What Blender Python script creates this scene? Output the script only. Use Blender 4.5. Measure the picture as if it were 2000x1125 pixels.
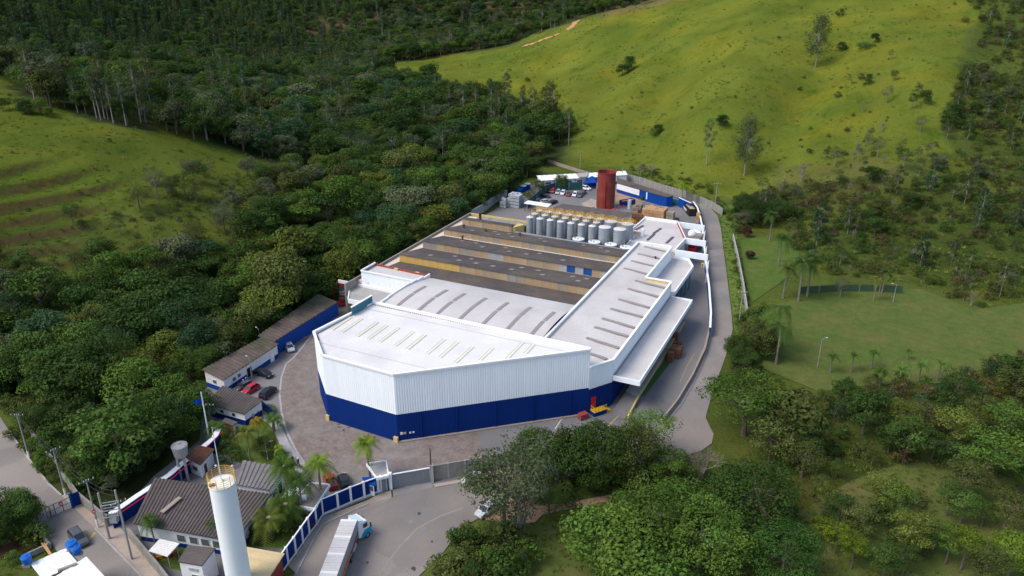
import bpy, bmesh, math, random
import numpy as np
from mathutils import Vector
R = math.radians
for o in list(bpy.data.objects): bpy.data.objects.remove(o)
scene = bpy.context.scene
COL = scene.collection
random.seed(7)
NR = np.random.RandomState(11)

# ------------------------------------------------------------------ camera, sky, sun, exposure
F, VH, CX, CY, CAMH = 1505.0, -72.0, 1000.0, 562.5, 81.0      # pixels of the 2000 x 1125 photograph, metres
PITCH = math.atan((CY - VH) / F); SP, CP = math.sin(PITCH), math.cos(PITCH)
cd = bpy.data.cameras.new('camera'); cam = bpy.data.objects.new('camera', cd); COL.objects.link(cam)
cam.location = (0, 0, CAMH); cam.rotation_euler = (math.pi/2 - PITCH, 0, 0)
cd.sensor_width = 36.0; cd.lens = 36.0 * F / 2000.0; cd.clip_start = 1.0; cd.clip_end = 6000.0
scene.camera = cam
SUN_EL, SUN_AZ = R(52), math.atan2(-0.93, -0.37)             # sun stands left of and a little behind the camera
world = bpy.data.worlds.new('World'); scene.world = world; world.use_nodes = True
wn = world.node_tree; sky = wn.nodes.new('ShaderNodeTexSky'); sky.sky_type = 'NISHITA'; sky.sun_disc = False
sky.sun_elevation = SUN_EL; sky.sun_rotation = SUN_AZ; sky.air_density = 1.0; sky.dust_density = 2.0; sky.ozone_density = 1.0
bg = wn.nodes['Background']; bg.inputs['Strength'].default_value = 0.15
wn.links.new(sky.outputs['Color'], bg.inputs['Color'])
sl = bpy.data.lights.new('sun', 'SUN'); sl.energy = 1.65; sl.angle = R(28); sl.color = (1.0, 0.96, 0.90)
sun = bpy.data.objects.new('sun', sl); COL.objects.link(sun); sun.location = (-80, -40, 200)
sd = Vector((math.sin(SUN_AZ)*math.cos(SUN_EL), math.cos(SUN_AZ)*math.cos(SUN_EL), math.sin(SUN_EL)))
sun.rotation_euler = sd.to_track_quat('Z', 'Y').to_euler()
vs = scene.view_settings; vs.view_transform = 'Standard'; vs.look = 'None'; vs.exposure = 0.66; vs.gamma = 1.0

# ------------------------------------------------------------------ pixels <-> places
def G(x, y, h=0.0):
    """photo pixel -> point on the level plane z = h"""
    a = (x-CX)/F; b = (y-CY)/F; d = Vector((a, CP-b*SP, -SP-b*CP)); t = (h-CAMH)/d.z
    return Vector((a*t, d.y*t, h))
def PD(x, y, Z):
    a = (x-CX)/F; b = (y-CY)/F
    return (a*Z, (CP-b*SP)*Z, CAMH-(SP+b*CP)*Z)
def proj(X, Y, z):
    dz = z-CAMH; Z = Y*CP-dz*SP; v = -(Y*SP+dz*CP)
    return CX+F*X/Z, CY+F*v/Z, Z
AZ = R(25.4); UX, UY = math.cos(AZ), -math.sin(AZ); VX, VY = math.sin(AZ), math.cos(AZ)
def L(u, v, z=0.0):
    """factory grid: u along the saw-tooth roofs, v along the long hall"""
    return Vector((u*UX+v*VX, u*UY+v*VY, z))

# ------------------------------------------------------------------ materials
MAT = {}
def nodes_of(m):
    m.use_nodes = True; nt = m.node_tree; return nt, nt.nodes['Principled BSDF']
def mat(name, col, rough=0.75, var=0.12, scale=0.6, metal=0.0, bump=0.0, bscale=None, streak=None, objcol=False, col2=None, c2scale=None, c2thr=0.55, spec=0.3, coords='Object', fine=0.0):
    m = bpy.data.materials.new(name); nt, b = nodes_of(m); N = nt.nodes; K = nt.links
    tc = N.new('ShaderNodeTexCoord'); src = tc.outputs[coords]
    if streak:
        mp = N.new('ShaderNodeMapping'); mp.inputs['Scale'].default_value = streak; K.new(src, mp.inputs['Vector']); src_s = mp.outputs['Vector']
    else: src_s = src
    nz = N.new('ShaderNodeTexNoise'); nz.inputs['Scale'].default_value = scale; nz.inputs['Detail'].default_value = 7; nz.inputs['Roughness'].default_value = 0.65
    K.new(src_s, nz.inputs['Vector'])
    base = N.new('ShaderNodeRGB'); base.outputs[0].default_value = (*col, 1); cur = base.outputs[0]
    if objcol:
        oi = N.new('ShaderNodeObjectInfo'); cur = oi.outputs['Color']
    if col2:
        n2 = N.new('ShaderNodeTexNoise'); n2.inputs['Scale'].default_value = c2scale or scale*0.4; n2.inputs['Detail'].default_value = 6; K.new(src, n2.inputs['Vector'])
        rp = N.new('ShaderNodeValToRGB'); rp.color_ramp.elements[0].position = c2thr-0.12; rp.color_ramp.elements[1].position = c2thr+0.12; K.new(n2.outputs['Fac'], rp.inputs['Fac'])
        mx = N.new('ShaderNodeMix'); mx.data_type = 'RGBA'; K.new(rp.outputs['Color'], mx.inputs['Factor']); K.new(cur, mx.inputs['A']); mx.inputs['B'].default_value = (*col2, 1); cur = mx.outputs['Result']
    mr = N.new('ShaderNodeMapRange'); mr.inputs['From Min'].default_value = 0.25; mr.inputs['From Max'].default_value = 0.75
    mr.inputs['To Min'].default_value = 1-var; mr.inputs['To Max'].default_value = 1+var; K.new(nz.outputs['Fac'], mr.inputs['Value'])
    fac = mr.outputs['Result']
    if fine > 0:
        nf = N.new('ShaderNodeTexNoise'); nf.inputs['Scale'].default_value = 4.0; nf.inputs['Detail'].default_value = 4; K.new(src, nf.inputs['Vector'])
        m2 = N.new('ShaderNodeMapRange'); m2.inputs['From Min'].default_value = 0.3; m2.inputs['From Max'].default_value = 0.7; m2.inputs['To Min'].default_value = 1-fine; m2.inputs['To Max'].default_value = 1+fine; K.new(nf.outputs['Fac'], m2.inputs['Value'])
        mm = N.new('ShaderNodeMath'); mm.operation = 'MULTIPLY'; K.new(fac, mm.inputs[0]); K.new(m2.outputs['Result'], mm.inputs[1]); fac = mm.outputs[0]
    vm = N.new('ShaderNodeVectorMath'); vm.operation = 'SCALE'; K.new(cur, vm.inputs[0]); K.new(fac, vm.inputs['Scale'])
    K.new(vm.outputs['Vector'], b.inputs['Base Color'])
    b.inputs['Roughness'].default_value = rough; b.inputs['Metallic'].default_value = metal; b.inputs['Specular IOR Level'].default_value = spec
    if bump:
        bz = N.new('ShaderNodeTexNoise'); bz.inputs['Scale'].default_value = bscale or scale*6; bz.inputs['Detail'].default_value = 5; K.new(src, bz.inputs['Vector'])
        bp = N.new('ShaderNodeBump'); bp.inputs['Strength'].default_value = 1.0; bp.inputs['Distance'].default_value = bump; K.new(bz.outputs['Fac'], bp.inputs['Height']); K.new(bp.outputs['Normal'], b.inputs['Normal'])
    MAT[name] = m; return m

mat('white_sheet', (0.82, 0.85, 0.87), 0.5, 0.06, 0.9, streak=(1, 1, .06), fine=.02)
mat('blue_sheet', (0.002, 0.024, 0.150), 0.7, 0.12, 0.3, streak=(1, 1, .2), spec=.12, fine=.05)
mat('blue_paint', (0.003, 0.050, 0.27), 0.65, 0.14, 0.4, spec=.15)
mat('white_trim', (0.80, 0.80, 0.80), 0.5, 0.05, 0.5)
mat('white_wall', (0.72, 0.72, 0.72), 0.8, 0.08, 0.5, col2=(.52, .5, .47), c2scale=.5, c2thr=.66)
mat('roof_pale', (0.535, 0.50, 0.475), 0.75, 0.09, 0.12, col2=(.45, .415, .39), c2scale=.08, c2thr=.55, fine=.05)
mat('roof_white', (0.70, 0.67, 0.645), 0.7, 0.08, 0.15, col2=(.60, .57, .545), c2scale=.1, c2thr=.6, fine=.04)
mat('skylight_tan', (0.56, 0.53, 0.34), 0.5, 0.10, 0.8)
mat('skylight_grey', (0.27, 0.235, 0.215), 0.5, 0.12, 0.9)
mat('skylight_brown', (0.10, 0.075, 0.075), 0.5, 0.2, 0.9)
mat('roof_dark', (0.075, 0.064, 0.062), 0.9, 0.30, 0.25, col2=(.11, .085, .065), c2scale=.09, c2thr=.52, fine=.15)
mat('roof_brown', (0.105, 0.082, 0.075), 0.9, 0.25, 0.5, col2=(.06, .065, .045), c2scale=.2, c2thr=.6, fine=.12)
mat('roof_moss', (0.105, 0.078, 0.066), 0.9, 0.3, 0.5, col2=(.06, .062, .034), c2scale=.16, c2thr=.58, fine=.12)
mat('roof_greybrown', (0.17, 0.155, 0.15), 0.85, 0.22, 0.5, col2=(.12, .105, .10), c2scale=.2, c2thr=.6, fine=.12)
mat('roof_rust', (0.12, 0.055, 0.032), 0.9, 0.3, 0.7, col2=(.06, .035, .03), c2scale=.5, fine=.15)
mat('panel_brown', (0.36, 0.26, 0.14), 0.75, 0.22, 0.5, objcol=True, streak=(1.6, 1.6, .12), fine=.08)
mat('gutter', (0.62, 0.60, 0.56), 0.6, 0.15, 0.3)
mat('yellow_trim', (0.55, 0.42, 0.16), 0.6, 0.15, 0.5)
mat('red_trim', (0.30, 0.055, 0.045), 0.6, 0.2, 0.6)
mat('red_paint', (0.50, 0.015, 0.03), 0.45, 0.1, 0.6)
mat('red_tower', (0.20, 0.032, 0.026), 0.7, 0.22, 0.45, col2=(.24, .06, .035), c2scale=.35, c2thr=.6, streak=(1, 1, .3), fine=.1)
mat('steel', (0.29, 0.32, 0.345), 0.5, 0.06, 0.4, metal=0.2, streak=(2, 2, .3))
mat('steel_top', (0.62, 0.58, 0.55), 0.55, 0.14, 0.9, metal=0.1)
mat('tank_white', (0.66, 0.69, 0.73), 0.5, 0.12, 1.1)
mat('yellow_rail', (0.62, 0.36, 0.03), 0.5, 0.15, 1.0)
mat('pale_band', (0.62, 0.50, 0.42), 0.8, 0.1, 0.4)
mat('concrete', (0.33, 0.315, 0.30), 0.9, 0.18, 0.5, bump=.01, fine=.08)
mat('concrete_old', (0.26, 0.245, 0.215), 0.95, 0.25, 0.4, col2=(.14, .13, .11), c2scale=.4, c2thr=.6, fine=.1)
mat('concrete_beige', (0.30, 0.245, 0.20), 0.95, 0.16, 0.35, fine=.08)
mat('asphalt', (0.180, 0.170, 0.166), 0.92, 0.12, 0.05, col2=(.138, .133, .132), c2scale=.04, c2thr=.56, fine=.07)
mat('road', (0.236, 0.203, 0.178), 0.92, 0.16, 0.06, col2=(.172, .160, .153), c2scale=.05, c2thr=.54, fine=.08)
mat('tar', (0.19, 0.185, 0.185), 0.92, 0.12, 0.1, col2=(.25, .24, .235), c2scale=.12, c2thr=.6, fine=.1)
mat('soil', (0.33, 0.20, 0.125), 0.95, 0.22, 0.3, col2=(.20, .16, .08), c2scale=.25, c2thr=.62, fine=.15)
mat('laterite', (0.42, 0.21, 0.10), 0.95, 0.15, 0.3)
mat('mud_water', (0.055, 0.03, 0.016), 0.25, 0.2, 0.3)
mat('pave_beige', (0.36, 0.285, 0.235), 0.9, 0.16, 0.4, col2=(.27, .23, .2), c2scale=.3, c2thr=.6, fine=.1)
mat('black_paint', (0.015, 0.015, 0.018), 0.5, 0.2, 0.8)
mat('dark_metal', (0.05, 0.055, 0.06), 0.6, 0.2, 0.8)
mat('grey_metal', (0.32, 0.33, 0.34), 0.55, 0.12, 0.6)
mat('gate_grey', (0.20, 0.21, 0.225), 0.6, 0.08, 0.4)
mat('glass', (0.02, 0.025, 0.03), 0.12, 0.1, 1.0, spec=.6)
mat('window', (0.10, 0.11, 0.12), 0.3, 0.3, 0.8)
mat('rubber', (0.012, 0.012, 0.012), 0.9, 0.2, 1.0)
mat('rim', (0.35, 0.35, 0.36), 0.4, 0.1, 1.0, metal=.6)
mat('car_paint', (.5, .5, .5), 0.28, 0.03, 1.0, objcol=True, spec=.5)
mat('cloth', (.5, .5, .5), 0.9, 0.1, 3.0, objcol=True)
mat('lamp_glass', (0.5, 0.5, 0.48), 0.3, 0.05, 1.0)
mat('tail_red', (0.35, 0.01, 0.01), 0.3, 0.05, 1.0)
mat('wood', (0.42, 0.23, 0.11), 0.85, 0.22, 1.2, objcol=True, fine=.1)
mat('pole_concrete', (0.30, 0.29, 0.275), 0.9, 0.15, 0.8)
mat('bark', (0.13, 0.10, 0.075), 0.95, 0.3, 1.5, bump=.02, bscale=6)
mat('bark_pale', (0.26, 0.235, 0.20), 0.9, 0.25, 0.8)
mat('twig_grey', (0.20, 0.165, 0.15), 0.95, 0.2, 1.0)
mat('palm_bark', (0.20, 0.165, 0.13), 0.95, 0.25, 2.0)
mat('tower_white', (0.80, 0.82, 0.84), 0.4, 0.03, 0.4)
mat('tower_lid', (0.78, 0.76, 0.68), 0.5, 0.08, 0.8)
mat('blue_tank', (0.008, 0.11, 0.42), 0.45, 0.08, 1.0)
mat('teal_paint', (0.03, 0.14, 0.19), 0.6, 0.15, 0.8)
mat('tan_roof', (0.55, 0.42, 0.22), 0.6, 0.12, 0.5, fine=.05)
mat('turf', (0.045, 0.10, 0.018), 0.95, 0.12, 1.0)
mat('line_faint', (0.265, 0.230, 0.19), 0.9, 0.2, 1.0)
mat('line_yellow', (0.42, 0.30, 0.09), 0.9, 0.3, 1.0)
mat('line_white', (0.50, 0.48, 0.45), 0.9, 0.3, 1.0)
mat('field_net', (0.05, 0.085, 0.045), 0.9, 0.2, 0.6)
mat('net_green', (0.02, 0.075, 0.07), 0.9, 0.2, 0.6)
mat('ibc_white', (0.50, 0.52, 0.54), 0.6, 0.2, 1.0)
mat('skin', (0.30, 0.17, 0.11), 0.7, 0.05, 3.0)
mat('orange', (0.60, 0.13, 0.02), 0.7, 0.1, 1.0)
mat('green_bin', (0.02, 0.12, 0.05), 0.6, 0.1, 1.0)

def crack(name, width=.012, sc=.16, dark=.72):
    m = MAT[name]; nt = m.node_tree; N = nt.nodes; K = nt.links; b = N['Principled BSDF']; src = b.inputs['Base Color'].links[0].from_socket
    tc = N.new('ShaderNodeTexCoord'); nz = N.new('ShaderNodeTexNoise'); nz.inputs['Scale'].default_value = .5; nz.inputs['Detail'].default_value = 5; K.new(tc.outputs['Object'], nz.inputs['Vector'])
    vm = N.new('ShaderNodeVectorMath'); vm.operation = 'MULTIPLY_ADD'; K.new(nz.outputs['Color'], vm.inputs[0]); vm.inputs[1].default_value = (2.2, 2.2, 0); K.new(tc.outputs['Object'], vm.inputs[2])
    vo = N.new('ShaderNodeTexVoronoi'); vo.feature = 'DISTANCE_TO_EDGE'; vo.inputs['Scale'].default_value = sc; K.new(vm.outputs[0], vo.inputs['Vector'])
    mr = N.new('ShaderNodeMapRange'); mr.inputs['From Min'].default_value = width*.3; mr.inputs['From Max'].default_value = width; mr.inputs['To Min'].default_value = dark; mr.inputs['To Max'].default_value = 1; K.new(vo.outputs['Distance'], mr.inputs['Value'])
    vc = N.new('ShaderNodeTexVoronoi'); vc.inputs['Scale'].default_value = sc*.6; K.new(vm.outputs[0], vc.inputs['Vector']); sc_ = N.new('ShaderNodeSeparateColor'); K.new(vc.outputs['Color'], sc_.inputs['Color'])
    m2 = N.new('ShaderNodeMapRange'); m2.inputs['To Min'].default_value = .90; m2.inputs['To Max'].default_value = 1.09; K.new(sc_.outputs['Red'], m2.inputs['Value'])
    mm = N.new('ShaderNodeMath'); mm.operation = 'MULTIPLY'; K.new(mr.outputs[0], mm.inputs[0]); K.new(m2.outputs[0], mm.inputs[1])
    s_ = N.new('ShaderNodeVectorMath'); s_.operation = 'SCALE'; K.new(src, s_.inputs[0]); K.new(mm.outputs[0], s_.inputs['Scale']); K.new(s_.outputs[0], b.inputs['Base Color'])
crack('road', .006, .13, .88); crack('asphalt', .008, .17, .88)
def foliage(name, translucent=0.25, fixed=None):
    m = bpy.data.materials.new(name); m.use_nodes = True; nt = m.node_tree; N = nt.nodes; K = nt.links; b = N['Principled BSDF']
    oi = N.new('ShaderNodeObjectInfo'); at = N.new('ShaderNodeAttribute'); at.attribute_name = 'tint'
    sep = N.new('ShaderNodeSeparateColor'); K.new(at.outputs['Color'], sep.inputs['Color'])
    hs = N.new('ShaderNodeHueSaturation')
    if fixed: hs.inputs['Color'].default_value = (*fixed, 1)
    else: K.new(oi.outputs['Color'], hs.inputs['Color'])
    a1 = N.new('ShaderNodeMapRange'); K.new(sep.outputs['Red'], a1.inputs['Value']); a1.inputs['To Min'].default_value = 0.482; a1.inputs['To Max'].default_value = 0.518
    a2 = N.new('ShaderNodeMapRange'); K.new(sep.outputs['Green'], a2.inputs['Value']); a2.inputs['To Min'].default_value = 0.62; a2.inputs['To Max'].default_value = 1.45
    a3 = N.new('ShaderNodeMapRange'); K.new(oi.outputs['Random'], a3.inputs['Value']); a3.inputs['To Min'].default_value = 0.78; a3.inputs['To Max'].default_value = 1.22
    mm = N.new('ShaderNodeMath'); mm.operation = 'MULTIPLY'; K.new(a2.outputs[0], mm.inputs[0]); K.new(a3.outputs[0], mm.inputs[1])
    K.new(a1.outputs[0], hs.inputs['Hue']); K.new(mm.outputs[0], hs.inputs['Value']); K.new(hs.outputs['Color'], b.inputs['Base Color'])
    b.inputs['Roughness'].default_value = 0.7; b.inputs['Specular IOR Level'].default_value = 0.06
    tr = N.new('ShaderNodeBsdfTranslucent'); K.new(hs.outputs['Color'], tr.inputs['Color'])
    ms = N.new('ShaderNodeMixShader'); ms.inputs['Fac'].default_value = translucent
    K.new(b.outputs['BSDF'], ms.inputs[1]); K.new(tr.outputs['BSDF'], ms.inputs[2]); K.new(ms.outputs[0], N['Material Output'].inputs['Surface'])
    MAT[name] = m
foliage('leaves')

# ------------------------------------------------------------------ mesh builder
class MB:
    def __init__(s): s.v = []; s.f = []; s.m = []
    def add(s, vs, fs, mi=0):
        n = len(s.v); s.v += [tuple(v) for v in vs]; s.f += [tuple(i+n for i in f) for f in fs]; s.m += [mi]*len(fs); return s
    def quad(s, a, b, c, d, mi=0): return s.add([a, b, c, d], [(0, 1, 2, 3)], mi)
    def prism(s, pts, z0, z1, mi=0, cap_mi=None):
        """closed vertical prism over a polygon; z0, z1 numbers or lists"""
        n = len(pts); z0 = z0 if isinstance(z0, (list, tuple)) else [z0]*n; z1 = z1 if isinstance(z1, (list, tuple)) else [z1]*n
        a = sum(pts[i][0]*pts[(i+1) % n][1]-pts[(i+1) % n][0]*pts[i][1] for i in range(n))
        if a < 0: pts = pts[::-1]; z0 = z0[::-1]; z1 = z1[::-1]
        vs = [(p[0], p[1], z) for p, z in zip(pts, z0)] + [(p[0], p[1], z) for p, z in zip(pts, z1)]
        s.add(vs, [(i, (i+1) % n, n+(i+1) % n, n+i) for i in range(n)] + [tuple(range(n-1, -1, -1))], mi)
        k = len(s.v)-2*n
        s.f.append(tuple(k+n+i for i in range(n))); s.m.append(mi if cap_mi is None else cap_mi); return s
    def box(s, c, sx, sy, sz, rz=0.0, mi=0):
        """box with its bottom centre at c"""
        ca, sa = math.cos(rz), math.sin(rz)
        p = [(c[0]+x*ca-y*sa, c[1]+x*sa+y*ca) for x, y in ((-sx/2, -sy/2), (sx/2, -sy/2), (sx/2, sy/2), (-sx/2, sy/2))]
        return s.prism(p, c[2], c[2]+sz, mi)
    def beam(s, a, b, w, h, mi=0):
        """bar from a to b (top centre line ends), width w, height h below"""
        a = Vector(a); b = Vector(b); d = b-a; n = Vector((-d.y, d.x, 0))
        n = n.normalized()*w/2 if n.length > 1e-6 else Vector((w/2, 0, 0)); z = Vector((0, 0, h))
        vs = [a-n-z, a+n-z, a+n, a-n, b-n-z, b+n-z, b+n, b-n]
        return s.add(vs, [(0, 1, 2, 3), (7, 6, 5, 4), (0, 4, 5, 1), (1, 5, 6, 2), (2, 6, 7, 3), (3, 7, 4, 0)], mi)
    def lathe(s, c, prof, n=16, mi=0, cap=True):
        """prof = [(radius, z)...] bottom to top, relative to c"""
        vs = []
        for r, z in prof:
            vs += [(c[0]+r*math.cos(2*math.pi*k/n), c[1]+r*math.sin(2*math.pi*k/n), c[2]+z) for k in range(n)]
        fs = []
        for j in range(len(prof)-1):
            fs += [(j*n+k, j*n+(k+1) % n, (j+1)*n+(k+1) % n, (j+1)*n+k) for k in range(n)]
        if cap: fs += [tuple(range(n-1, -1, -1)), tuple((len(prof)-1)*n+k for k in range(n))]
        return s.add(vs, fs, mi)
    def tube(s, pts, r, n=6, mi=0, cap=True):
        pts = [Vector(p) for p in pts]; r = r if isinstance(r, (list, tuple)) else [r]*len(pts); vs = []
        up = Vector((0, 0, 1)); prev = None
        for i, p in enumerate(pts):
            d = (pts[min(i+1, len(pts)-1)]-pts[max(i-1, 0)]); d = d.normalized() if d.length > 1e-9 else up
            x = prev - d*prev.dot(d) if prev is not None else (d.cross(up) if abs(d.z) < .95 else d.cross(Vector((0, 1, 0))))
            x.normalize(); prev = x; y = d.cross(x)
            vs += [p+(x*math.cos(2*math.pi*k/n)+y*math.sin(2*math.pi*k/n))*r[i] for k in range(n)]
        fs = []
        for j in range(len(pts)-1):
            fs += [(j*n+k, j*n+(k+1) % n, (j+1)*n+(k+1) % n, (j+1)*n+k) for k in range(n)]
        if cap: fs += [tuple(range(n-1, -1, -1)), tuple((len(pts)-1)*n+k for k in range(n))]
        return s.add(vs, fs, mi)
    def ribbed(s, a, b, c, d, pitch=0.4, depth=0.06, thick=0.0, mi=0, duty=0.5):
        """ribs run a->d and b->c; the profile steps along a->b; relief along the face normal"""
        a, b, c, d = Vector(a), Vector(b), Vector(c), Vector(d)
        nrm = (b-a).cross(d-a); nrm.normalize(); n = max(2, int(round((b-a).length/pitch))); vs = []; ts = []
        for i in range(n):
            for q, o in ((0, 0), (.5*(1-duty)+.06, 0), (.5*(1-duty)+.2, 1), (.5*(1+duty)+.06, 1), (.99-.0, 0)):
                ts.append(((i+min(q, .999))/n, o))
        ts.append((1.0, 0))
        for t, o in ts:
            e = nrm*depth*o; vs += [a.lerp(b, t)+e, d.lerp(c, t)+e]
        fs = [(2*i, 2*i+2, 2*i+3, 2*i+1) for i in range(len(ts)-1)]
        s.add(vs, fs, mi)
        if thick:
            k = nrm*(-thick); q = [a+k, b+k, c+k, d+k]; s.add(q, [(3, 2, 1, 0)], mi)
            for p0, p1 in ((a, b), (b, c), (c, d), (d, a)): s.quad(p0+k, p1+k, p1, p0, mi)
        return s
    def build(s, name, mats, parent=None, loc=None, smooth=False, rel=True):
        me = bpy.data.meshes.new(name)
        off = parent.location if (parent is not None and rel) else None
        root = parent
        while root is not None and root.parent is not None: root = root.parent
        off = root.location if (root is not None and rel) else (Vector(loc) if loc is not None else Vector((0, 0, 0)))
        me.from_pydata([(x-off[0], y-off[1], z-off[2]) for x, y, z in s.v], [], s.f)
        if isinstance(mats, str): mats = [mats]
        for m in mats: me.materials.append(MAT[m])
        if len(mats) > 1: me.polygons.foreach_set('material_index', s.m)
        if smooth: me.polygons.foreach_set('use_smooth', [True]*len(me.polygons))
        me.update(); o = bpy.data.objects.new(name, me); COL.objects.link(o)
        if parent is not None: o.parent = parent
        elif loc is not None: o.location = loc
        return o
def thing(name, label, cat, loc=(0, 0, 0), rz=0.0, group=None):
    o = bpy.data.objects.new(name, None); o.empty_display_size = .5; COL.objects.link(o); o.location = loc; o.rotation_euler = (0, 0, rz)
    return tag(o, label, cat, group)
def tag(o, label, cat, group=None):
    o['label'] = label; o['category'] = cat
    if group: o['group'] = group
    return o
def struct(o, label=None): 
    o['kind'] = 'structure'
    if label: o['label'] = label
    return o
def child(name, me, parent, color=None, loc=None, rot=None, scale=None):
    o = bpy.data.objects.new(name, me); COL.objects.link(o); o.parent = parent
    if color is not None: o.color = (*color, 1)
    if loc is not None: o.location = loc
    if rot is not None: o.rotation_euler = rot
    if scale is not None: o.scale = scale
    return o
def clone(o, parent=None):
    c = o.copy(); COL.objects.link(c); c.parent = parent
    for ch in list(o.children): clone(ch, c)
    return c
def lerp2(a, b, t): return Vector(a).lerp(Vector(b), t)

# ------------------------------------------------------------------ terrain
CTRL = [(1250,300,337),(1250,250,352),(1250,200,378),(1250,100,452),(1250,30,540),(1300,0,590),(1125,45,600),(990,95,612),(850,120,622),(720,130,625),
 (1100,250,385),(1100,200,430),(1000,170,500),(1100,120,520),(1400,330,315),(1400,250,335),(1400,120,400),(1400,0,520),(1500,350,300),(1500,300,312),(1500,200,345),(1500,100,400),(1500,0,480),(1500,-60,560),
 (1750,430,250),(1750,350,270),(1750,250,300),(1750,150,335),(1750,50,385),(1750,-40,450),(1990,450,238),(1990,300,278),(1990,150,328),(1990,0,388),(2300,300,268),(2300,0,375),(2300,450,235),
 (250,350,236),(0,350,216),(0,450,203),(250,450,213),(500,330,288),(500,300,310),(300,250,286),(100,215,272),(0,250,250),(450,400,240),(0,190,305),(-200,300,235),(-200,420,195),
 (300,200,400),(500,200,430),(700,250,405),(700,180,500),(100,600,192),(0,520,199),(-200,550,185),(900,300,345),(850,250,400),
 (0,100,420),(0,0,480),(200,100,560),(200,0,640),(400,100,640),(400,0,740),(700,80,720),(700,0,820),(900,60,800),(900,0,900),(1100,0,900),(1100,-50,1050),(700,-50,1000),(300,-60,800),(0,-60,560),(-250,100,380),(-250,0,430)]
CP3 = [PD(*c) for c in CTRL] + [(200,860,22),(330,820,45),(500,760,70),(-900,1500,120),(0,1500,125),(900,1500,120),(-700,700,110),(900,600,110),(-600,300,70),(700,250,45)]
CP3 = np.array(CP3); _n = len(CP3)
def _tk(r2): return np.where(r2 > 1e-9, r2*np.log(np.maximum(r2, 1e-9)), 0.0)
_S = 100.0; _xy = CP3[:, :2]/_S
_A = np.zeros((_n+3, _n+3)); _d = _xy[:, None, :]-_xy[None, :, :]; _A[:_n, :_n] = _tk((_d**2).sum(-1)) + np.eye(_n)*0.02
_A[:_n, _n] = 1; _A[:_n, _n+1:] = _xy; _A[_n, :_n] = 1; _A[_n+1:, :_n] = _xy.T
_w = np.linalg.solve(_A, np.concatenate([CP3[:, 2], [0, 0, 0]]))
def tps(X, Y):
    P_ = np.stack([X, Y], -1)/_S; out = np.zeros(len(X))
    for i in range(0, len(X), 20000):
        d = P_[i:i+20000, None, :]-_xy[None]; out[i:i+20000] = _tk((d**2).sum(-1))@_w[:_n] + _w[_n] + P_[i:i+20000]@_w[_n+1:]
    return out
FLATPX = [(-500,1500),(-500,760),(-200,770),(20,785),(150,850),(300,900),(370,760),(480,640),(640,535),(830,432),(960,362),(1060,335),(1150,318),(1225,325),(1290,352),(1420,396),(1450,450),(1500,440),(1600,480),(1700,535),(2000,580),(2300,620),(2500,1500)]
FLAT = np.array([G(x, y).xy[:] for x, y in FLATPX])
def polydist(X, Y, poly):
    """distance outside the polygon (0 inside)"""
    P_ = np.stack([X, Y], -1); best = np.full(len(X), 1e9); ins = np.zeros(len(X), bool); n = len(poly)
    for i in range(n):
        a = poly[i]; b = poly[(i+1) % n]; ab = b-a; t = np.clip(((P_-a)@ab)/max(ab@ab, 1e-9), 0, 1)
        d = np.hypot(*(P_-(a+t[:, None]*ab)).T); best = np.minimum(best, d)
        c = ((a[1] > Y) != (b[1] > Y)); 
        with np.errstate(divide='ignore', invalid='ignore'):
            xi = (b[0]-a[0])*(Y-a[1])/(b[1]-a[1]+1e-12)+a[0]
        ins ^= c & (X < xi)
    return np.where(ins, 0.0, best)
def _h2(ix, iy, s):
    v = np.sin(ix*127.1+iy*311.7+s*74.7)*43758.5453; return v-np.floor(v)
def vnoise(X, Y, sc, s=0):
    x = X/sc; y = Y/sc; ix = np.floor(x); iy = np.floor(y); fx = x-ix; fy = y-iy; fx = fx*fx*(3-2*fx); fy = fy*fy*(3-2*fy)
    return (_h2(ix, iy, s)*(1-fx)+_h2(ix+1, iy, s)*fx)*(1-fy)+(_h2(ix, iy+1, s)*(1-fx)+_h2(ix+1, iy+1, s)*fx)*fy-0.5
RAV = [(np.array(PD(*a)[:2]), np.array(PD(*c)[:2]), dp, wd) for a, c, dp, wd in [((1620,110,380),(1490,330,305),11,15),((1330,90,430),(1230,300,335),10,16),((1760,140,335),(1600,340,290),8,12),((1480,30,440),(1400,250,335),-6,16),((1250,60,480),(1110,240,390),7,18),((1860,60,365),(1720,300,290),-4,14),((1120,140,500),(980,180,490),4,18)]]
def hz(X, Y):
    X = np.asarray(X, float); Y = np.asarray(Y, float)
    z = tps(X, Y); d = polydist(X, Y, FLAT); k = np.clip(d/26.0, 0, 1); k = k*k*(3-2*k)
    rv = 0
    for a, c, dp, wd in RAV:
        ab = c-a; t = np.clip(((X-a[0])*ab[0]+(Y-a[1])*ab[1])/(ab@ab), 0, 1); dd = np.hypot(X-a[0]-t*ab[0], Y-a[1]-t*ab[1]); rv = rv - dp*np.exp(-(dd/wd)**2)*(.35+.65*np.sin(np.pi*np.clip(t, .05, .95)))
    z = z + rv + 6.0*vnoise(X, Y, 85, 1) + 2.4*vnoise(X, Y, 38, 4) + 1.2*vnoise(X, Y, 22, 2) + 0.5*vnoise(X, Y, 9, 3)
    # farm terraces on the left knoll
    tm = np.clip((-X-104)/16, 0, 1)*np.clip((246-Y)/22, 0, 1)*np.clip((Y-170)/10, 0, 1)*np.clip(1.15+1.6*vnoise(X, Y, 26, 17), 0, 1); st = 2.9; z = z+1.5*vnoise(X, Y, 30, 18)*tm
    q = z/st; fr = q-np.floor(q); zq = st*(np.floor(q)+np.clip((fr-.84)/.16, 0, 1)*.93+fr*.07); z = z*(1-tm)+zq*tm
    return np.maximum(z, -1.0)*k - 0.10
def hz1(x, y): return float(hz([x], [y])[0])
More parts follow.
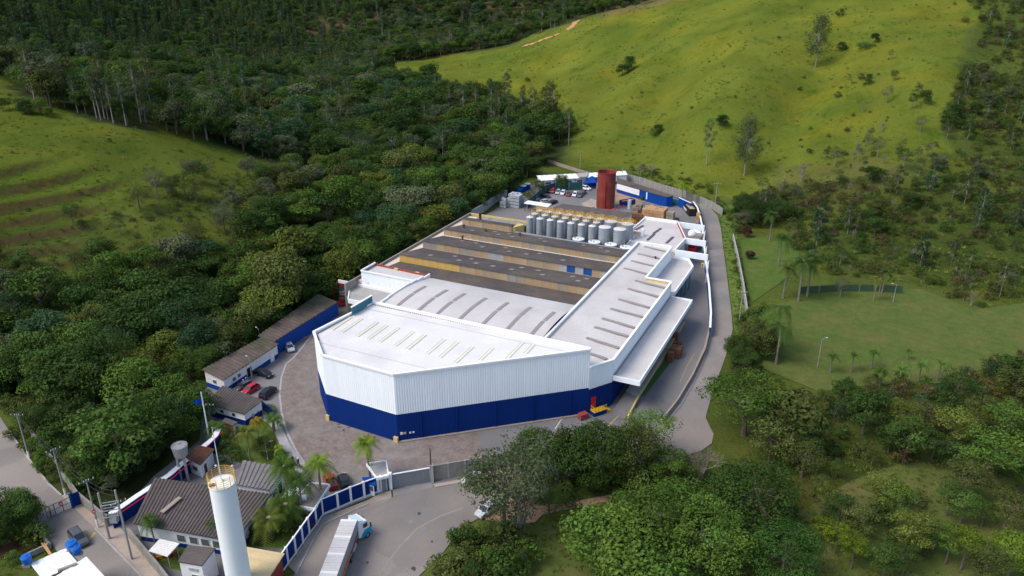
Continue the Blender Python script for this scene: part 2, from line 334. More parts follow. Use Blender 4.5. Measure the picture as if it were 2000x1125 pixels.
_Zs = np.concatenate([np.arange(90, 420, 1.0), np.arange(420, 1500, 3.0)])
def T(px, py):
    """photo pixel -> point on the terrain"""
    a = (px-CX)/F; b = (py-CY)/F; X = a*_Zs; Y = (CP-b*SP)*_Zs; z = CAMH-(SP+b*CP)*_Zs
    h = hz(X, Y); i = int(np.argmax(z <= h)) if (z <= h).any() else len(_Zs)-1
    return Vector((X[i], Y[i], max(h[i], 0.0) if h[i] < 0.01 else h[i]))
def inpoly(px, py, poly):
    px = np.asarray(px, float); py = np.asarray(py, float); ins = np.zeros(len(px), bool); n = len(poly)
    for i in range(n):
        a = poly[i]; b = poly[(i+1) % n]; c = ((a[1] > py) != (b[1] > py)); ins ^= c & (px < (b[0]-a[0])*(py-a[1])/(b[1]-a[1]+1e-12)+a[0])
    return ins
def projv(X, Y, z):
    dz = z-CAMH; Z = Y*CP-dz*SP; v = -(Y*SP+dz*CP); return CX+F*X/Z, CY+F*v/Z
# ground cover regions, as pixel outlines on the ground
FOREST_NEAR = [(-300,640),(-100,600),(40,570),(200,575),(300,530),(480,470),(560,400),(640,335),(760,332),(900,335),(1050,330),(1035,345),(1005,375),(960,406),(885,449),(795,502),(718,548),(655,586),(622,596),(508,681),(394,750),(386,800),(404,846),(300,934),(222,982),(205,985),(135,915),(72,846),(20,788),(-300,750)]
FOREST_MID = [(90,212),(200,232),(350,266),(500,306),(640,330),(1050,330),(1095,300),(1110,262),(1060,240),(900,190),(740,150),(700,132),(850,112),(990,88),(1125,38),(1260,8),(1300,-60),(-250,-60),(-250,120),(0,145),(60,186)]
SCRUB_RIGHT = [(1425,405),(1500,372),(1600,352),(1800,335),(1880,300),(1850,200),(1890,130),(1925,60),(1890,0),(1940,-80),(2300,-80),(2300,600),(2000,590),(1900,604),(1830,568),(1720,548),(1610,535),(1545,482),(1520,432),(1440,452)]
SCRUB_LOW = [(1620,770),(1700,752),(1850,748),(2000,690),(2250,700),(2250,950),(2000,945),(1900,898),(1760,900),(1660,935),(1570,1000),(1540,945),(1545,870),(1575,810)]
SCRUB_LEFT = [(-250,470),(0,462),(210,425),(265,368),(400,343),(520,342),(600,345),(540,420),(470,470),(300,545),(200,590),(40,585),(-250,620)]
HILLTOP = [(700,135),(850,115),(990,92),(1125,42),(1260,10),(1300,-60),(1930,-60),(1900,60),(1860,200),(1870,300),(1600,352),(1420,400),(1215,335),(1130,320),(1110,262),(1000,215)]
KNOLL = [(-250,180),(0,160),(90,205),(200,232),(350,268),(560,318),(640,335),(540,342),(400,346),(260,372),(200,430),(0,470),(-250,480)]
def build_terrain():
    xs = np.concatenate([np.arange(-760, -330, 12.0), np.arange(-330, -250, 4.0), np.arange(-250, -70, 1.8), np.arange(-70, 330, 4.0), np.arange(330, 900, 12.0)])
    ys = np.concatenate([np.arange(20, 160, 4.0), np.arange(160, 285, 1.8), np.arange(285, 640, 4.0), np.arange(640, 1500, 9.0)])
    XX, YY = np.meshgrid(xs, ys); X = XX.ravel(); Y = YY.ravel(); Z = hz(X, Y); nx, ny = len(xs), len(ys)
    me = bpy.data.meshes.new('terrain'); idx = (np.arange(ny-1)[:, None]*nx+np.arange(nx-1)[None, :]).ravel()
    f = np.stack([idx, idx+1, idx+1+nx, idx+nx], -1)
    me.from_pydata(np.stack([X, Y, Z], -1).tolist(), [], f.tolist())
    px, py = projv(X + 14*vnoise(X, Y, 25, 5), Y + 14*vnoise(X, Y, 25, 6), Z)
    col = np.tile(np.array([0.080, 0.100, 0.024]), (len(X), 1))                      # rough pasture
    n1 = vnoise(X, Y, 45, 8)[:, None]; n2 = vnoise(X, Y, 14, 9)[:, None]
    col = col*(1+.35*n1+.25*n2)
    def put(poly, c, a=1.0):
        i = inpoly(px, py, poly); col[i] = col[i]*(1-a)+np.array(c)*a*(1+.3*n2[i])
    put(HILLTOP, (0.116, 0.138, 0.020), .85); put(KNOLL, (0.088, 0.112, 0.017), .85)
    put(SCRUB_RIGHT, (0.066, 0.086, 0.020), .9); put(SCRUB_LOW, (0.065, 0.075, 0.022), .9); put(SCRUB_LEFT, (0.080, 0.100, 0.022), .8)
    put(FOREST_NEAR, (0.028, 0.036, 0.014), .95); put(FOREST_MID, (0.034, 0.044, 0.018), .92)
    put([(560,60),(700,20),(900,-40),(1000,-20),(1080,40),(960,20),(800,20),(650,70)], (.12, .08, .05), .6)
    put([(1180,40),(1300,10),(1420,-20),(1300,-40),(1180,20)], (.13, .10, .06), .6)
    put([(1500,330),(1700,300),(1760,350),(1600,420),(1480,400)], (.09, .075, .035), .5)
    cl = np.ones((len(X), 4), np.float32); cl[:, :3] = np.clip(col, 0.01, 1); cl[:, 3] = ((X < -95) & (Y < 275)).astype(np.float32)
    ca = me.color_attributes.new('ground', 'FLOAT_COLOR', 'POINT'); ca.data.foreach_set('color', cl.ravel())
    me.polygons.foreach_set('use_smooth', [True]*len(me.polygons))
    m = bpy.data.materials.new('terrain'); nt, b = nodes_of(m); N = nt.nodes; K = nt.links
    at = N.new('ShaderNodeAttribute'); at.attribute_name = 'ground'; tc = N.new('ShaderNodeTexCoord'); cur = at.outputs['Color']
    def noise(sc, det=6, ro=.6):
        n = N.new('ShaderNodeTexNoise'); n.inputs['Scale'].default_value = sc; n.inputs['Detail'].default_value = det; n.inputs['Roughness'].default_value = ro; K.new(tc.outputs['Object'], n.inputs['Vector']); return n.outputs['Fac']
    def ramp(src, a, b_):
        r = N.new('ShaderNodeMapRange'); r.inputs['From Min'].default_value = a; r.inputs['From Max'].default_value = b_; K.new(src, r.inputs['Value']); return r.outputs['Result']
    def mix(fac, c1, c2v=None, mul=None):
        x = N.new('ShaderNodeMix'); x.data_type = 'RGBA'; K.new(fac, x.inputs['Factor']); K.new(c1, x.inputs['A'])
        if mul: x.blend_type = 'MULTIPLY'; x.inputs['B'].default_value = (*mul, 1)
        else: x.inputs['B'].default_value = (*c2v, 1)
        return x.outputs['Result']
    cur = mix(ramp(noise(.03), .50, .66), cur, mul=(1.35, 1.12, .9))               # drier straw patches
    cur = mix(ramp(noise(.02, 5, .6), .50, .62), cur, mul=(.74, .84, .8)); cur = mix(ramp(noise(.11, 8, .7), .52, .70), cur, mul=(.58, .72, .62))          # rank weeds
    cur = mix(ramp(noise(.9, 8, .75), .50, .68), cur, mul=(.62, .70, .6))           # tussocks
    cur = mix(ramp(noise(2.6, 4, .7), .48, .62), cur, mul=(1.25, 1.2, 1.1))
    ge = N.new('ShaderNodeNewGeometry'); sp = N.new('ShaderNodeSeparateXYZ'); K.new(ge.outputs['Normal'], sp.inputs[0])
    st = N.new('ShaderNodeMapRange'); st.inputs['From Min'].default_value = .90; st.inputs['From Max'].default_value = .78; K.new(sp.outputs['Z'], st.inputs['Value'])
    mm = N.new('ShaderNodeMath'); mm.operation = 'MULTIPLY'; K.new(st.outputs[0], mm.inputs[0]); K.new(ramp(noise(.25), .22, .48), mm.inputs[1])
    m3 = N.new('ShaderNodeMath'); m3.operation = 'MULTIPLY'; K.new(mm.outputs[0], m3.inputs[0]); K.new(at.outputs['Alpha'], m3.inputs[1])
    cur = mix(m3.outputs[0], cur, c2v=(.080, .052, .026))                           # bare earth on the terrace banks
    K.new(cur, b.inputs['Base Color']); b.inputs['Roughness'].default_value = .95; b.inputs['Specular IOR Level'].default_value = .0
    bp = N.new('ShaderNodeBump'); bp.inputs['Distance'].default_value = .5; K.new(noise(.8, 9, .75), bp.inputs['Height']); K.new(bp.outputs['Normal'], b.inputs['Normal'])
    me.materials.append(m); o = bpy.data.objects.new('terrain', me); COL.objects.link(o); struct(o, 'grassy hills and valley floor around the factory')
build_terrain()

# ------------------------------------------------------------------ flat ground sheets
def sheet(name, px, z, m, world=None):
    pts = [G(x, y) for x, y in px] if world is None else world
    bm = bmesh.new(); vs_ = [bm.verts.new((p.x, p.y, z)) for p in pts]; f = bm.faces.new(vs_); bm.normal_update()
    if f.normal.z < 0: f.normal_flip()
    bmesh.ops.triangulate(bm, faces=bm.faces[:]); me = bpy.data.meshes.new(name); bm.to_mesh(me); bm.free()
    me.materials.append(MAT[m]); o = bpy.data.objects.new(name, me); COL.objects.link(o); return struct(o)
def grassmat(name, c, c2, bare=None):
    m = mat(name, c, .95, .22, .5, bump=.06, bscale=5, col2=c2, c2scale=.12, c2thr=.54, spec=.1, fine=.2); return m
grassmat('lawn', (.068, .110, .018), (.094, .120, .024)); grassmat('pitch', (.076, .106, .022), (.104, .110, .030)); grassmat('verge', (.085, .135, .025), (.12, .15, .03)); grassmat('meadow', (.072, .098, .022), (.108, .102, .032))
# cobbles: brick pattern in earthy tones with worn pale patches
def cobble():
    m = bpy.data.materials.new('cobbles'); nt, b = nodes_of(m); N = nt.nodes; K = nt.links; tc = N.new('ShaderNodeTexCoord')
    br = N.new('ShaderNodeTexVoronoi'); br.inputs['Scale'].default_value = 2.6; K.new(tc.outputs['Object'], br.inputs['Vector'])
    cr = N.new('ShaderNodeValToRGB'); e = cr.color_ramp.elements; e[0].color = (.150, .119, .104, 1); e[1].color = (.215, .174, .152, 1)
    hs = N.new('ShaderNodeSeparateColor'); K.new(br.outputs['Color'], hs.inputs['Color']); K.new(hs.outputs['Red'], cr.inputs['Fac'])
    n1 = N.new('ShaderNodeTexNoise'); n1.inputs['Scale'].default_value = .07; n1.inputs['Detail'].default_value = 9; n1.inputs['Roughness'].default_value = .65; K.new(tc.outputs['Object'], n1.inputs['Vector'])
    r1 = N.new('ShaderNodeMapRange'); r1.inputs['From Min'].default_value = .42; r1.inputs['From Max'].default_value = .68; K.new(n1.outputs['Fac'], r1.inputs['Value'])
    mx = N.new('ShaderNodeMix'); mx.data_type = 'RGBA'; K.new(r1.outputs[0], mx.inputs['Factor']); K.new(cr.outputs['Color'], mx.inputs['A']); mx.inputs['B'].default_value = (.205, .180, .168, 1)
    n2 = N.new('ShaderNodeTexNoise'); n2.inputs['Scale'].default_value = .5; n2.inputs['Detail'].default_value = 6; K.new(tc.outputs['Object'], n2.inputs['Vector'])
    r2 = N.new('ShaderNodeMapRange'); r2.inputs['From Min'].default_value = .3; r2.inputs['From Max'].default_value = .7; r2.inputs['To Min'].default_value = .82; r2.inputs['To Max'].default_value = 1.18; K.new(n2.outputs['Fac'], r2.inputs['Value'])
    vm = N.new('ShaderNodeVectorMath'); vm.operation = 'SCALE'; K.new(mx.outputs['Result'], vm.inputs[0]); K.new(r2.outputs[0], vm.inputs['Scale']); K.new(vm.outputs[0], b.inputs['Base Color'])
    b.inputs['Roughness'].default_value = .9; b.inputs['Specular IOR Level'].default_value = .2
    bp = N.new('ShaderNodeBump'); bp.inputs['Distance'].default_value = .03; K.new(br.outputs['Distance'], bp.inputs['Height']); bp.invert = True; K.new(bp.outputs['Normal'], b.inputs['Normal']); MAT['cobbles'] = m
cobble()
sheet('yard_ground', [(398,760),(515,692),(628,605),(655,592),(720,553),(800,506),(890,454),(975,404),(1015,380),(1060,340),(1215,345),(1300,372),(1352,392),(1366,420),(1374,470),(1384,550),(1388,620),(1382,665),(1355,735),(1325,785),(1290,830),(1150,862),(1000,905),(905,938),(845,945),(765,955),(735,966),(690,984),(632,1010),(604,1046),(560,1106),(520,1160),(300,1160),(250,1080),(225,1015),(300,930),(390,860)], 0.0, 'asphalt')
sheet('cobbled_yard', [(680,600),(640,625),(610,653),(573,698),(558,710),(549,735),(545,770),(549,806),(558,841),(568,862),(576,878),(591,902),(594,922),(602,936),(650,936),(707,930),(762,923),(840,912),(900,900),(944,892),(932,841),(940,800),(800,780),(720,700)], 0.006, 'cobbles')
sheet('garden_lawn', [(408,842),(440,826),(466,834),(490,826),(508,812),(530,818),(545,845),(560,885),(578,915),(588,935),(556,930),(470,905),(420,880)], 0.008, 'lawn')
sheet('garden_bed', [(512,1012),(560,985),(612,1008),(596,1040),(560,1072),(480,1066),(505,1040)], 0.008, 'lawn')
sheet('side_lawn', [(352,1052),(420,1062),(424,1075),(405,1125),(330,1110),(290,1082),(300,1062)], 0.008, 'lawn')
sheet('street', [(-250,690),(-250,975),(0,988),(50,1003),(75,1030),(108,1072),(150,1130),(200,1230),(360,1230),(275,1125),(186,1033),(120,968),(95,945),(53,892),(18,842),(-5,805),(-60,740),(-120,690)], 0.010, 'road')
sheet('entrance_road', [(540,1170),(575,1122),(597,1081),(616,1045),(630,1024),(720,984),(765,971),(849,951),(905,938),(1000,906),(1150,863),(1240,845),(1300,826),(1330,790),(1352,752),(1373,707),(1389,653),(1392,624),(1389,575),(1384,520),(1379,470),(1373,430),(1366,402),(1345,388),(1300,374),(1300,364),(1345,378),(1385,402),(1402,423),(1408,445),(1412,480),(1420,540),(1429,615),(1431,644),(1416,700),(1392,765),(1378,815),(1386,832),(1394,848),(1390,866),(1370,880),(1300,900),(1150,920),(1050,960),(960,1000),(935,1012),(899,1032),(868,1076),(818,1125),(780,1180),(700,1260),(480,1260)], 0.012, 'road')
sheet('gate_apron', [(767,956),(842,943),(850,951),(768,970)], 0.016, 'tar')
sheet('soil_bank', [(934,1012),(1000,975),(1045,962),(1060,985),(1090,985),(1250,955),(1330,925),(1340,932),(1260,965),(1110,995),(1060,1005),(1045,1020),(1000,1025)], 0.014, 'soil')
sheet('soil_strip', [(578,1120),(600,1078),(618,1042),(629,1024),(720,985),(765,972),(764,957),(740,964),(720,976),(632,1010),(605,1046),(563,1106)], 0.016, 'concrete_beige')
sheet('kerbside_soil', [(845,946),(905,935),(960,918),(960,930),(905,942),(848,952)], 0.016, 'pave_beige')
sheet('street_pavement', [(186,1033),(275,1125),(330,1180),(352,1165),(300,1105),(262,1060),(228,1024),(208,1012)], 0.016, 'pave_beige')
sheet('street_pavement', [(120,968),(186,1033),(206,1012),(160,985),(135,962)], 0.016, 'concrete_beige')
sheet('sports_field', [(1480,640),(1495,600),(1640,562),(1800,565),(1900,605),(2000,592),(2250,640),(2250,700),(2000,690),(1850,748),(1700,752),(1600,765),(1490,720)], 0.02, 'pitch')
sheet('park_lawn', [(1446,470),(1500,460),(1560,480),(1560,520),(1520,555),(1470,590),(1458,560),(1450,510)], 0.02, 'lawn')
sheet('road_verge', [(1404,400),(1445,400),(1440,460),(1452,530),(1464,610),(1440,655),(1434,644),(1431,612),(1422,540),(1414,480),(1410,445)], 0.02, 'verge')
sheet('meadow', [(1300,1000),(1440,1030),(1560,1000),(1660,940),(1760,905),(1900,900),(2000,950),(2250,960),(2250,1300),(900,1300),(1000,1100),(1040,1030)], 0.008, 'meadow')
sheet('grass_strip', [(1243,772),(1298,705),(1308,668),(1316,668),(1307,712),(1258,774)], 0.008, 'turf')
sheet('muddy_stream', [(-60,1095),(0,1092),(45,1090),(85,1068),(70,1050),(30,1055),(-60,1060)], 0.012, 'mud_water')
sheet('bare_ground', [(1200,372),(1240,380),(1262,392),(1240,402),(1205,398)], 0.01, 'soil')
sheet('bare_ground', [(1135,398),(1155,388),(1168,392),(1165,402),(1145,408)], 0.01, 'pave_beige')
# painted lines and repairs
def line(name, path, w, z, m, lab=None):
    b = MB(); pts = [G(*p) for p in path]; lr = []
    for i, p in enumerate(pts):
        d = (pts[min(i+1, len(pts)-1)]-pts[max(i-1, 0)]).normalized(); n = Vector((-d.y, d.x, 0))*w/2; lr.append(((p.x-n.x, p.y-n.y, z), (p.x+n.x, p.y+n.y, z)))
    for (a, d), (c, e) in zip(lr, lr[1:]): b.quad(a, c, e, d)
    return struct(b.build(name, m))
line('yellow_line', [(1215,805),(1186,834)], .18, .014, 'line_yellow'); line('yellow_line', [(1236,802),(1222,830),(1212,846)], .18, .014, 'line_yellow')
line('yellow_line', [(1356,690),(1342,715),(1328,746)], .15, .014, 'line_yellow'); line('yellow_line', [(186,1040),(174,1054)], .35, .018, 'line_yellow')
line('white_line', [(1104,808),(1084,838)], .2, .014, 'line_white'); line('white_line', [(905,992),(860,1008),(815,1032),(780,1068),(745,1115)], .3, .018, 'line_faint')
line('kerb_line', [(610,653),(574,698),(559,710),(550,735),(546,770),(550,806),(559,841),(569,862),(577,878),(593,902),(596,924)], .35, .012, 'concrete')
line('garden_path', [(514,812),(540,832),(556,868),(572,890),(584,910),(588,935)], 1.6, .014, 'concrete')
for i in range(26):                                                            # tar patches and stains on the road
    x = random.choice([random.uniform(640, 880), random.uniform(640, 880), random.uniform(1395, 1425)]); y = random.uniform(1000, 1120) if x < 1000 else random.uniform(480, 700)
    w_ = random.uniform(.15, .5); p = G(x, y); pts = [Vector((p.x+w_*random.uniform(.6, 1.4)*math.cos(a*1.05), p.y+w_*random.uniform(.6, 1.4)*math.sin(a*1.05), 0)) for a in range(6)]
    sheet('tar_patch', None, .019, 'dark_metal' if i % 4 == 0 else 'tar', world=pts)
def kerb(name, path, w=.25, h=.14, m='concrete'):
    b = MB(); pts = [G(*p) for p in path]
    for a, c in zip(pts, pts[1:]): b.beam((a.x, a.y, h), (c.x, c.y, h), w, h+.1)
    return struct(b.build(name, m))
kerb('kerb', [(578,1122),(599,1081),(617,1045),(631,1024),(720,984)]); kerb('kerb', [(849,952),(905,941),(915,938)])
kerb('kerb', [(18,842),(53,892),(95,945),(120,968)]); kerb('kerb', [(186,1033),(275,1125),(330,1182)])
kerb('kerb', [(1392,624),(1389,653),(1373,707),(1352,752),(1330,790),(1300,828)], w=.35)
sheet('pavement', [(1384,640),(1391,640),(1388,655),(1372,707),(1350,752),(1328,790),(1296,828),(1288,822),(1322,780),(1352,730),(1374,680)], 0.05, 'pave_beige')

# ------------------------------------------------------------------ the factory: front warehouse
def wall_line(b, p, q, z0, z1, pitch=.45, depth=.032, mi=0):
    """ribbed cladding seen from the right-hand side of p->q ... outward = (q-p) x up"""
    b.ribbed((p.x, p.y, z0), (q.x, q.y, z0), (q.x, q.y, z1), (p.x, p.y, z1), pitch, depth, 0, mi)
def coping(b, pts, z, w=.45, h=.3):
    for p, q in zip(pts, pts[1:]): b.beam((p.x, p.y, z), (q.x, q.y, z), w, h)
fw = thing('front_warehouse', 'large white and blue ribbed metal warehouse with chamfered corner facing the cobbled yard', 'warehouse', L(-70, 110))
A1, A2, A3, A4, A5 = L(-93.8, 106.5), L(-86.2, 99.4), L(-70.1, 98.9), L(-42.0, 122.9), L(-91.6, 123.4)
ZB, ZT = 5.8, 14.2
for nm, p, q in (('left', A1, A2), ('front', A2, A3), ('right', A3, A4), ('west', A5, A1)):
    b = MB(); wall_line(b, p, q, ZB, ZT-.02); b.build('white_cladding', 'white_sheet', fw)
    b = MB(); wall_line(b, p, q, 0.0, ZB-.03, .45, .03); b.build('blue_cladding', 'blue_sheet', fw)
b = MB(); b.quad(A4, A5, (A5.x, A5.y, ZT-.3), (A4.x, A4.y, ZT-.3)); b.build('rear_wall', 'white_sheet', fw)
# roof falls gently to the front; ribs run front to back
rb = MB(); nrib = 120
def fw_front(u):      # front boundary v for a given u (inside the parapet)
    pts = [(-93.4, 106.7), (-86.0, 99.8), (-70.0, 99.3), (-42.4, 122.8)]
    for (u0, v0), (u1, v1) in zip(pts, pts[1:]):
        if u <= u1: return v0+(v1-v0)*(u-u0)/(u1-u0)
    return 122.8
us = np.linspace(-93.2, -42.6, nrib*4+1); prof = [0, 0, .055, .055]
zroof = lambda v: 13.35 + (v-99)*0.018
for i in range(len(us)-1):
    u0, u1 = us[i], us[i+1]; e0, e1 = prof[i % 4], prof[(i+1) % 4]; f0, f1 = fw_front(u0), fw_front(u1); b0 = b1 = 123.2
    if u0 < -91.4: continue
    rb.quad(L(u0, f0, zroof(f0)+e0), L(u1, f1, zroof(f1)+e1), L(u1, b1, zroof(b1)+e1), L(u0, b0, zroof(b0)+e0))
rb.quad(L(-93.3, 106.9, 13.5), L(-91.35, 105.2, 13.47), L(-91.35, 123.2, 13.8), L(-91.45, 123.2, 13.8))
rb.build('roof', 'roof_white', fw)
b = MB(); coping(b, [A5, A1, A2, A3, A4], ZT+.06, .5, .35); b.build('parapet_cap', 'white_trim', fw)
for v_ in (104.2, 120.6):                                              # sheet laps across the roof
    us_ = [u for u in np.linspace(-91.2, -43, 200) if fw_front(u) < v_-.3]; b = MB(); b.beam(L(us_[0], v_, zroof(v_)+.085), L(us_[-1], v_, zroof(v_)+.085), .16, .03); b.build('roof_lap', 'roof_pale', fw)
for t_ in (.12, .3, .5, .7, .9):                                              # downpipes on the long facade
    p = A3.lerp(A4, t_); n_ = Vector(((A4-A3).y, -(A4-A3).x, 0)).normalized()*.12; b = MB(); b.tube([p+n_+Vector((0, 0, .2)), p+n_+Vector((0, 0, ZB-.1))], .07, 6); b.build('downpipe', 'blue_sheet', fw)
b = MB(); p = A3.lerp(A4, .82); n_ = Vector(((A4-A3).y, -(A4-A3).x, 0)).normalized(); dw = (A4-A3).normalized(); b.beam(A3+n_*.25+Vector((0, 0, .22)), A4+n_*.25+Vector((0, 0, .22)), .5, .3); b.build('plinth_curb', 'concrete_beige', fw)
b = MB(); b.beam(L(-91.6, 123.5, ZT+.05), L(-42.0, 123.0, ZT+.05), .9, .5); b.build('rear_gutter', 'white_trim', fw)
b = MB()
for i in range(95):
    u = -91+i*.51; b.box(L(u, 122.9, 13.82), .16, .3, .2, -AZ)
b.build('gutter_teeth', 'skylight_grey', fw)['kind'] = 'stuff'
b = MB(); b.prism([L(-92.0, 116.5), L(-91.75, 116.5), L(-91.55, 123.3), L(-91.8, 123.3)], ZT-.2, ZT+1.5); o = b.build('blue_parapet', 'teal_paint', fw)
b = MB(); b.beam(L(-91.9, 116.4, ZT+1.62), L(-91.68, 123.4, ZT+1.62), .45, .12); b.build('parapet_cap', 'white_trim', fw)
for i, (x0, y0, x1, y1) in enumerate([(648,645,694,621),(667,650,717,625),(697,658,744,631),(719,663,766,638),(741,669,788,642),(771,677,817,650),(795,683,839,656),(834,692,878,665),(859,699,901,669),(889,709,930,679),(938,703,968,681),(990,702,1016,668),(1026,692,1052,675)]):
    if i == 10: x0, y0, x1, y1 = 938, 704, 970, 682
    p, q = G(x0, y0, 13.5), G(x1, y1, 13.7); vv = (p-q); vp = p.x*VX+p.y*VY; vq = q.x*VX+q.y*VY; up = p.x*UX+p.y*UY
    b = MB(); 
    for du in (-.28, .28):
        b.beam(L(up+du, vp, zroof(vp)+.12), L(up+du, vq, zroof(vq)+.12), .22, .12)
    b.beam(L(up, vp, zroof(vp)+.09), L(up, vq, zroof(vq)+.09), .36, .08, 1)
    b.build('skylight', ['skylight_tan', 'roof_white'], fw)
# strip windows, signs and door on the facade
b = MB(); b.box(L(-70.4, 98.70, 0.0), .9, .4, 1.1, -AZ); b.build('corner_guard', 'yellow_trim', fw)
b = MB(); b.box(L(-86.3, 99.3, 0.0), .8, .4, 1.1, -AZ); b.build('corner_guard', 'yellow_trim', fw)
dirw = (A4-A3).normalized(); rzw = math.atan2(dirw.y, dirw.x); nw = Vector((dirw.y, -dirw.x, 0))
for k, (d, w_, h_, m_) in enumerate([(.7, .45, .5, 'white_trim'), (1.3, .5, .4, 'yellow_trim'), (2.3, .35, .3, 'white_trim'), (2.9, .35, .3, 'white_trim')]):
    p = A3+dirw*d+nw*.08; b = MB(); b.box((p.x, p.y, 1.5), w_, .06, h_, rzw); b.build('wall_sign', m_, fw)
# stub wall of the long hall in line with the facade
lh = thing('long_hall', 'long hall with pale flat roof, white parapet and crosswise grey skylights', 'factory hall', L(-47, 150))
H0, H1 = L(-42.0, 122.9), L(-38.9, 127.6)
b = MB(); wall_line(b, H0, H1, 5.4, 10.3); b.build('white_cladding', 'white_sheet', lh)
b = MB(); wall_line(b, H0, H1, 0, 5.37, .45, .05); b.build('blue_cladding', 'blue_sheet', lh)
b = MB(); wall_line(b, L(-38.9, 127.6), L(-38.9, 171.4), 5.4, 10.3, .6); b.build('white_cladding', 'white_sheet', lh)
b = MB(); wall_line(b, L(-38.9, 127.6), L(-38.9, 171.4), 0, 5.37, .6, .05); b.build('blue_cladding', 'blue_sheet', lh)
b = MB(); wall_line(b, L(-45.2, 171.4), L(-45.2, 196.0), 0, 10.3, .6); b.build('white_cladding', 'white_sheet', lh)
b = MB(); b.prism([L(-54.7, 129), L(-54.4, 129), L(-54.4, 196), L(-54.7, 196)], 0, 10.3); b.build('rear_wall', 'white_wall', lh)
b = MB(); b.prism([L(-45.2, 171.35), L(-38.9, 171.35), L(-38.9, 171.65), L(-45.2, 171.65)], 0, 10.3); b.build('end_wall', 'yellow_trim', lh)
b = MB(); b.prism([L(-54.6, 195.8), L(-45.2, 195.8), L(-45.2, 196.1), L(-54.6, 196.1)], 0, 10.3); b.build('end_wall', 'white_wall', lh)
b = MB(); b.ribbed(L(-54.4, 171.35, 9.75), L(-54.4, 127.9, 9.75), L(-39.1, 127.9, 9.45), L(-39.1, 171.35, 9.45), .9, -.035)
b.add([L(-54.4, 123.6, 9.75), L(-41.8, 123.6, 9.5), L(-39.1, 127.7, 9.45), L(-39.1, 127.9, 9.45), L(-54.4, 127.9, 9.75)], [(0, 1, 2, 3, 4)])
b.v = b.v; b.ribbed(L(-54.4, 195.8, 9.75), L(-54.4, 171.4, 9.75), L(-45.4, 171.4, 9.55), L(-45.4, 195.8, 9.55), .9, -.035); b.build('roof', 'roof_pale', lh)
b = MB(); coping(b, [H0, H1, L(-38.9, 171.5), L(-45.2, 171.5), L(-45.2, 196.0), L(-54.55, 196.0), L(-54.55, 126.0)], 10.45, .5, .3); b.build('parapet_cap', 'white_trim', lh)
def strips(par, quads, m, h, w=.55, lab='skylight'):
    for (x0, y0, x1, y1) in quads:
        p, q = G(x0, y0, h), G(x1, y1, h); b = MB(); b.beam((p.x, p.y, h+.14), (q.x, q.y, h+.14), w, .12); b.build(lab, m, par)
zs = lambda x, y: (1150+x/6.657, 540+y/6.657)
S = [((600,55),(990,150)),((508,160),(905,265)),((390,298),(790,408)),((282,420),(700,528)),((172,545),(592,668)),((75,658),(510,782)),((-30,800),(390,932)),((15,1003),(230,1075))]
strips(lh, [(*zs(*a), *zs(*c)) for a, c in S], 'skylight_grey', 9.62, .8)
zq = lambda x, y: (1200+x/7.98, 400+y/7.98)
S2 = [((470,655),(830,738)),((365,765),(735,848)),((258,875),(635,962)),((148,990),(525,1085)),]
strips(lh, [(*zq(*a), *zq(*c)) for a, c in S2], 'skylight_grey', 9.66, .75)
b = MB(); b.lathe(L(-47.2, 187, 9.6), [(.2, 0), (.2, .5), (.3, .5), (.3, .6)], 8); b.build('roof_vent', 'dark_metal', lh)
# red side door with yellow stair landing
pd = L(-40.4, 125.3); dh = (H1-H0).normalized(); rzh = math.atan2(dh.y, dh.x); nh = Vector((dh.y, -dh.x, 0))
b = MB(); p = H0+dh*1.2+nh*.1; b.box((p.x, p.y, .9), 1.05, .1, 2.5, rzh); b.build('door', 'red_paint', lh, )
st_ = thing('stair_landing', 'small yellow railed landing with steps below the red door', 'stairs', (p.x, p.y, 0))
c = p+nh*.9+dh*.6; b = MB(); b.box((c.x, c.y, 0), 3.0, 1.5, .85, rzh); b.build('platform', 'blue_sheet', st_)
b = MB(); b.box((c.x, c.y, .86), 3.0, 1.5, .08, rzh); b.build('deck', 'yellow_rail', st_)
b = MB()
for t in (-1.4, -.5, .5, 1.4):
    q = c+dh*t+nh*.7; b.tube([(q.x, q.y, .9), (q.x, q.y, 1.9)], .05)
for zz in (1.4, 1.9):
    a_ = c-dh*1.45+nh*.7; d_ = c+dh*1.45+nh*.7; e_ = c-dh*1.45-nh*.6; b.tube([(e_.x, e_.y, zz), (a_.x, a_.y, zz), (d_.x, d_.y, zz)], .05)
b.build('hand_rail', 'yellow_rail', st_)
b = MB()
for k in range(4):
    q = c+dh*(1.7+.3*k); b.box((q.x, q.y, 0), .3, 1.3, .7-.18*k, rzh)
b.build('steps', 'yellow_rail', st_)
bn = MB(); p = H0-dh*1.9+nh*1.0; bn.box((p.x, p.y, .12), 1.7, 1.1, 1.0, rzh); bn.box((p.x, p.y, 1.14), 1.8, 1.2, .1, rzh)
for sx in (-.6, .6): bn.box((p.x+dh.x*sx, p.y+dh.y*sx, 0), .2, .9, .13, rzh)
tag(bn.build('waste_bin', 'red_trim', None, loc=(p.x, p.y, 0)), 'dark red lidded waste bin beside the blue warehouse wall', 'bin')
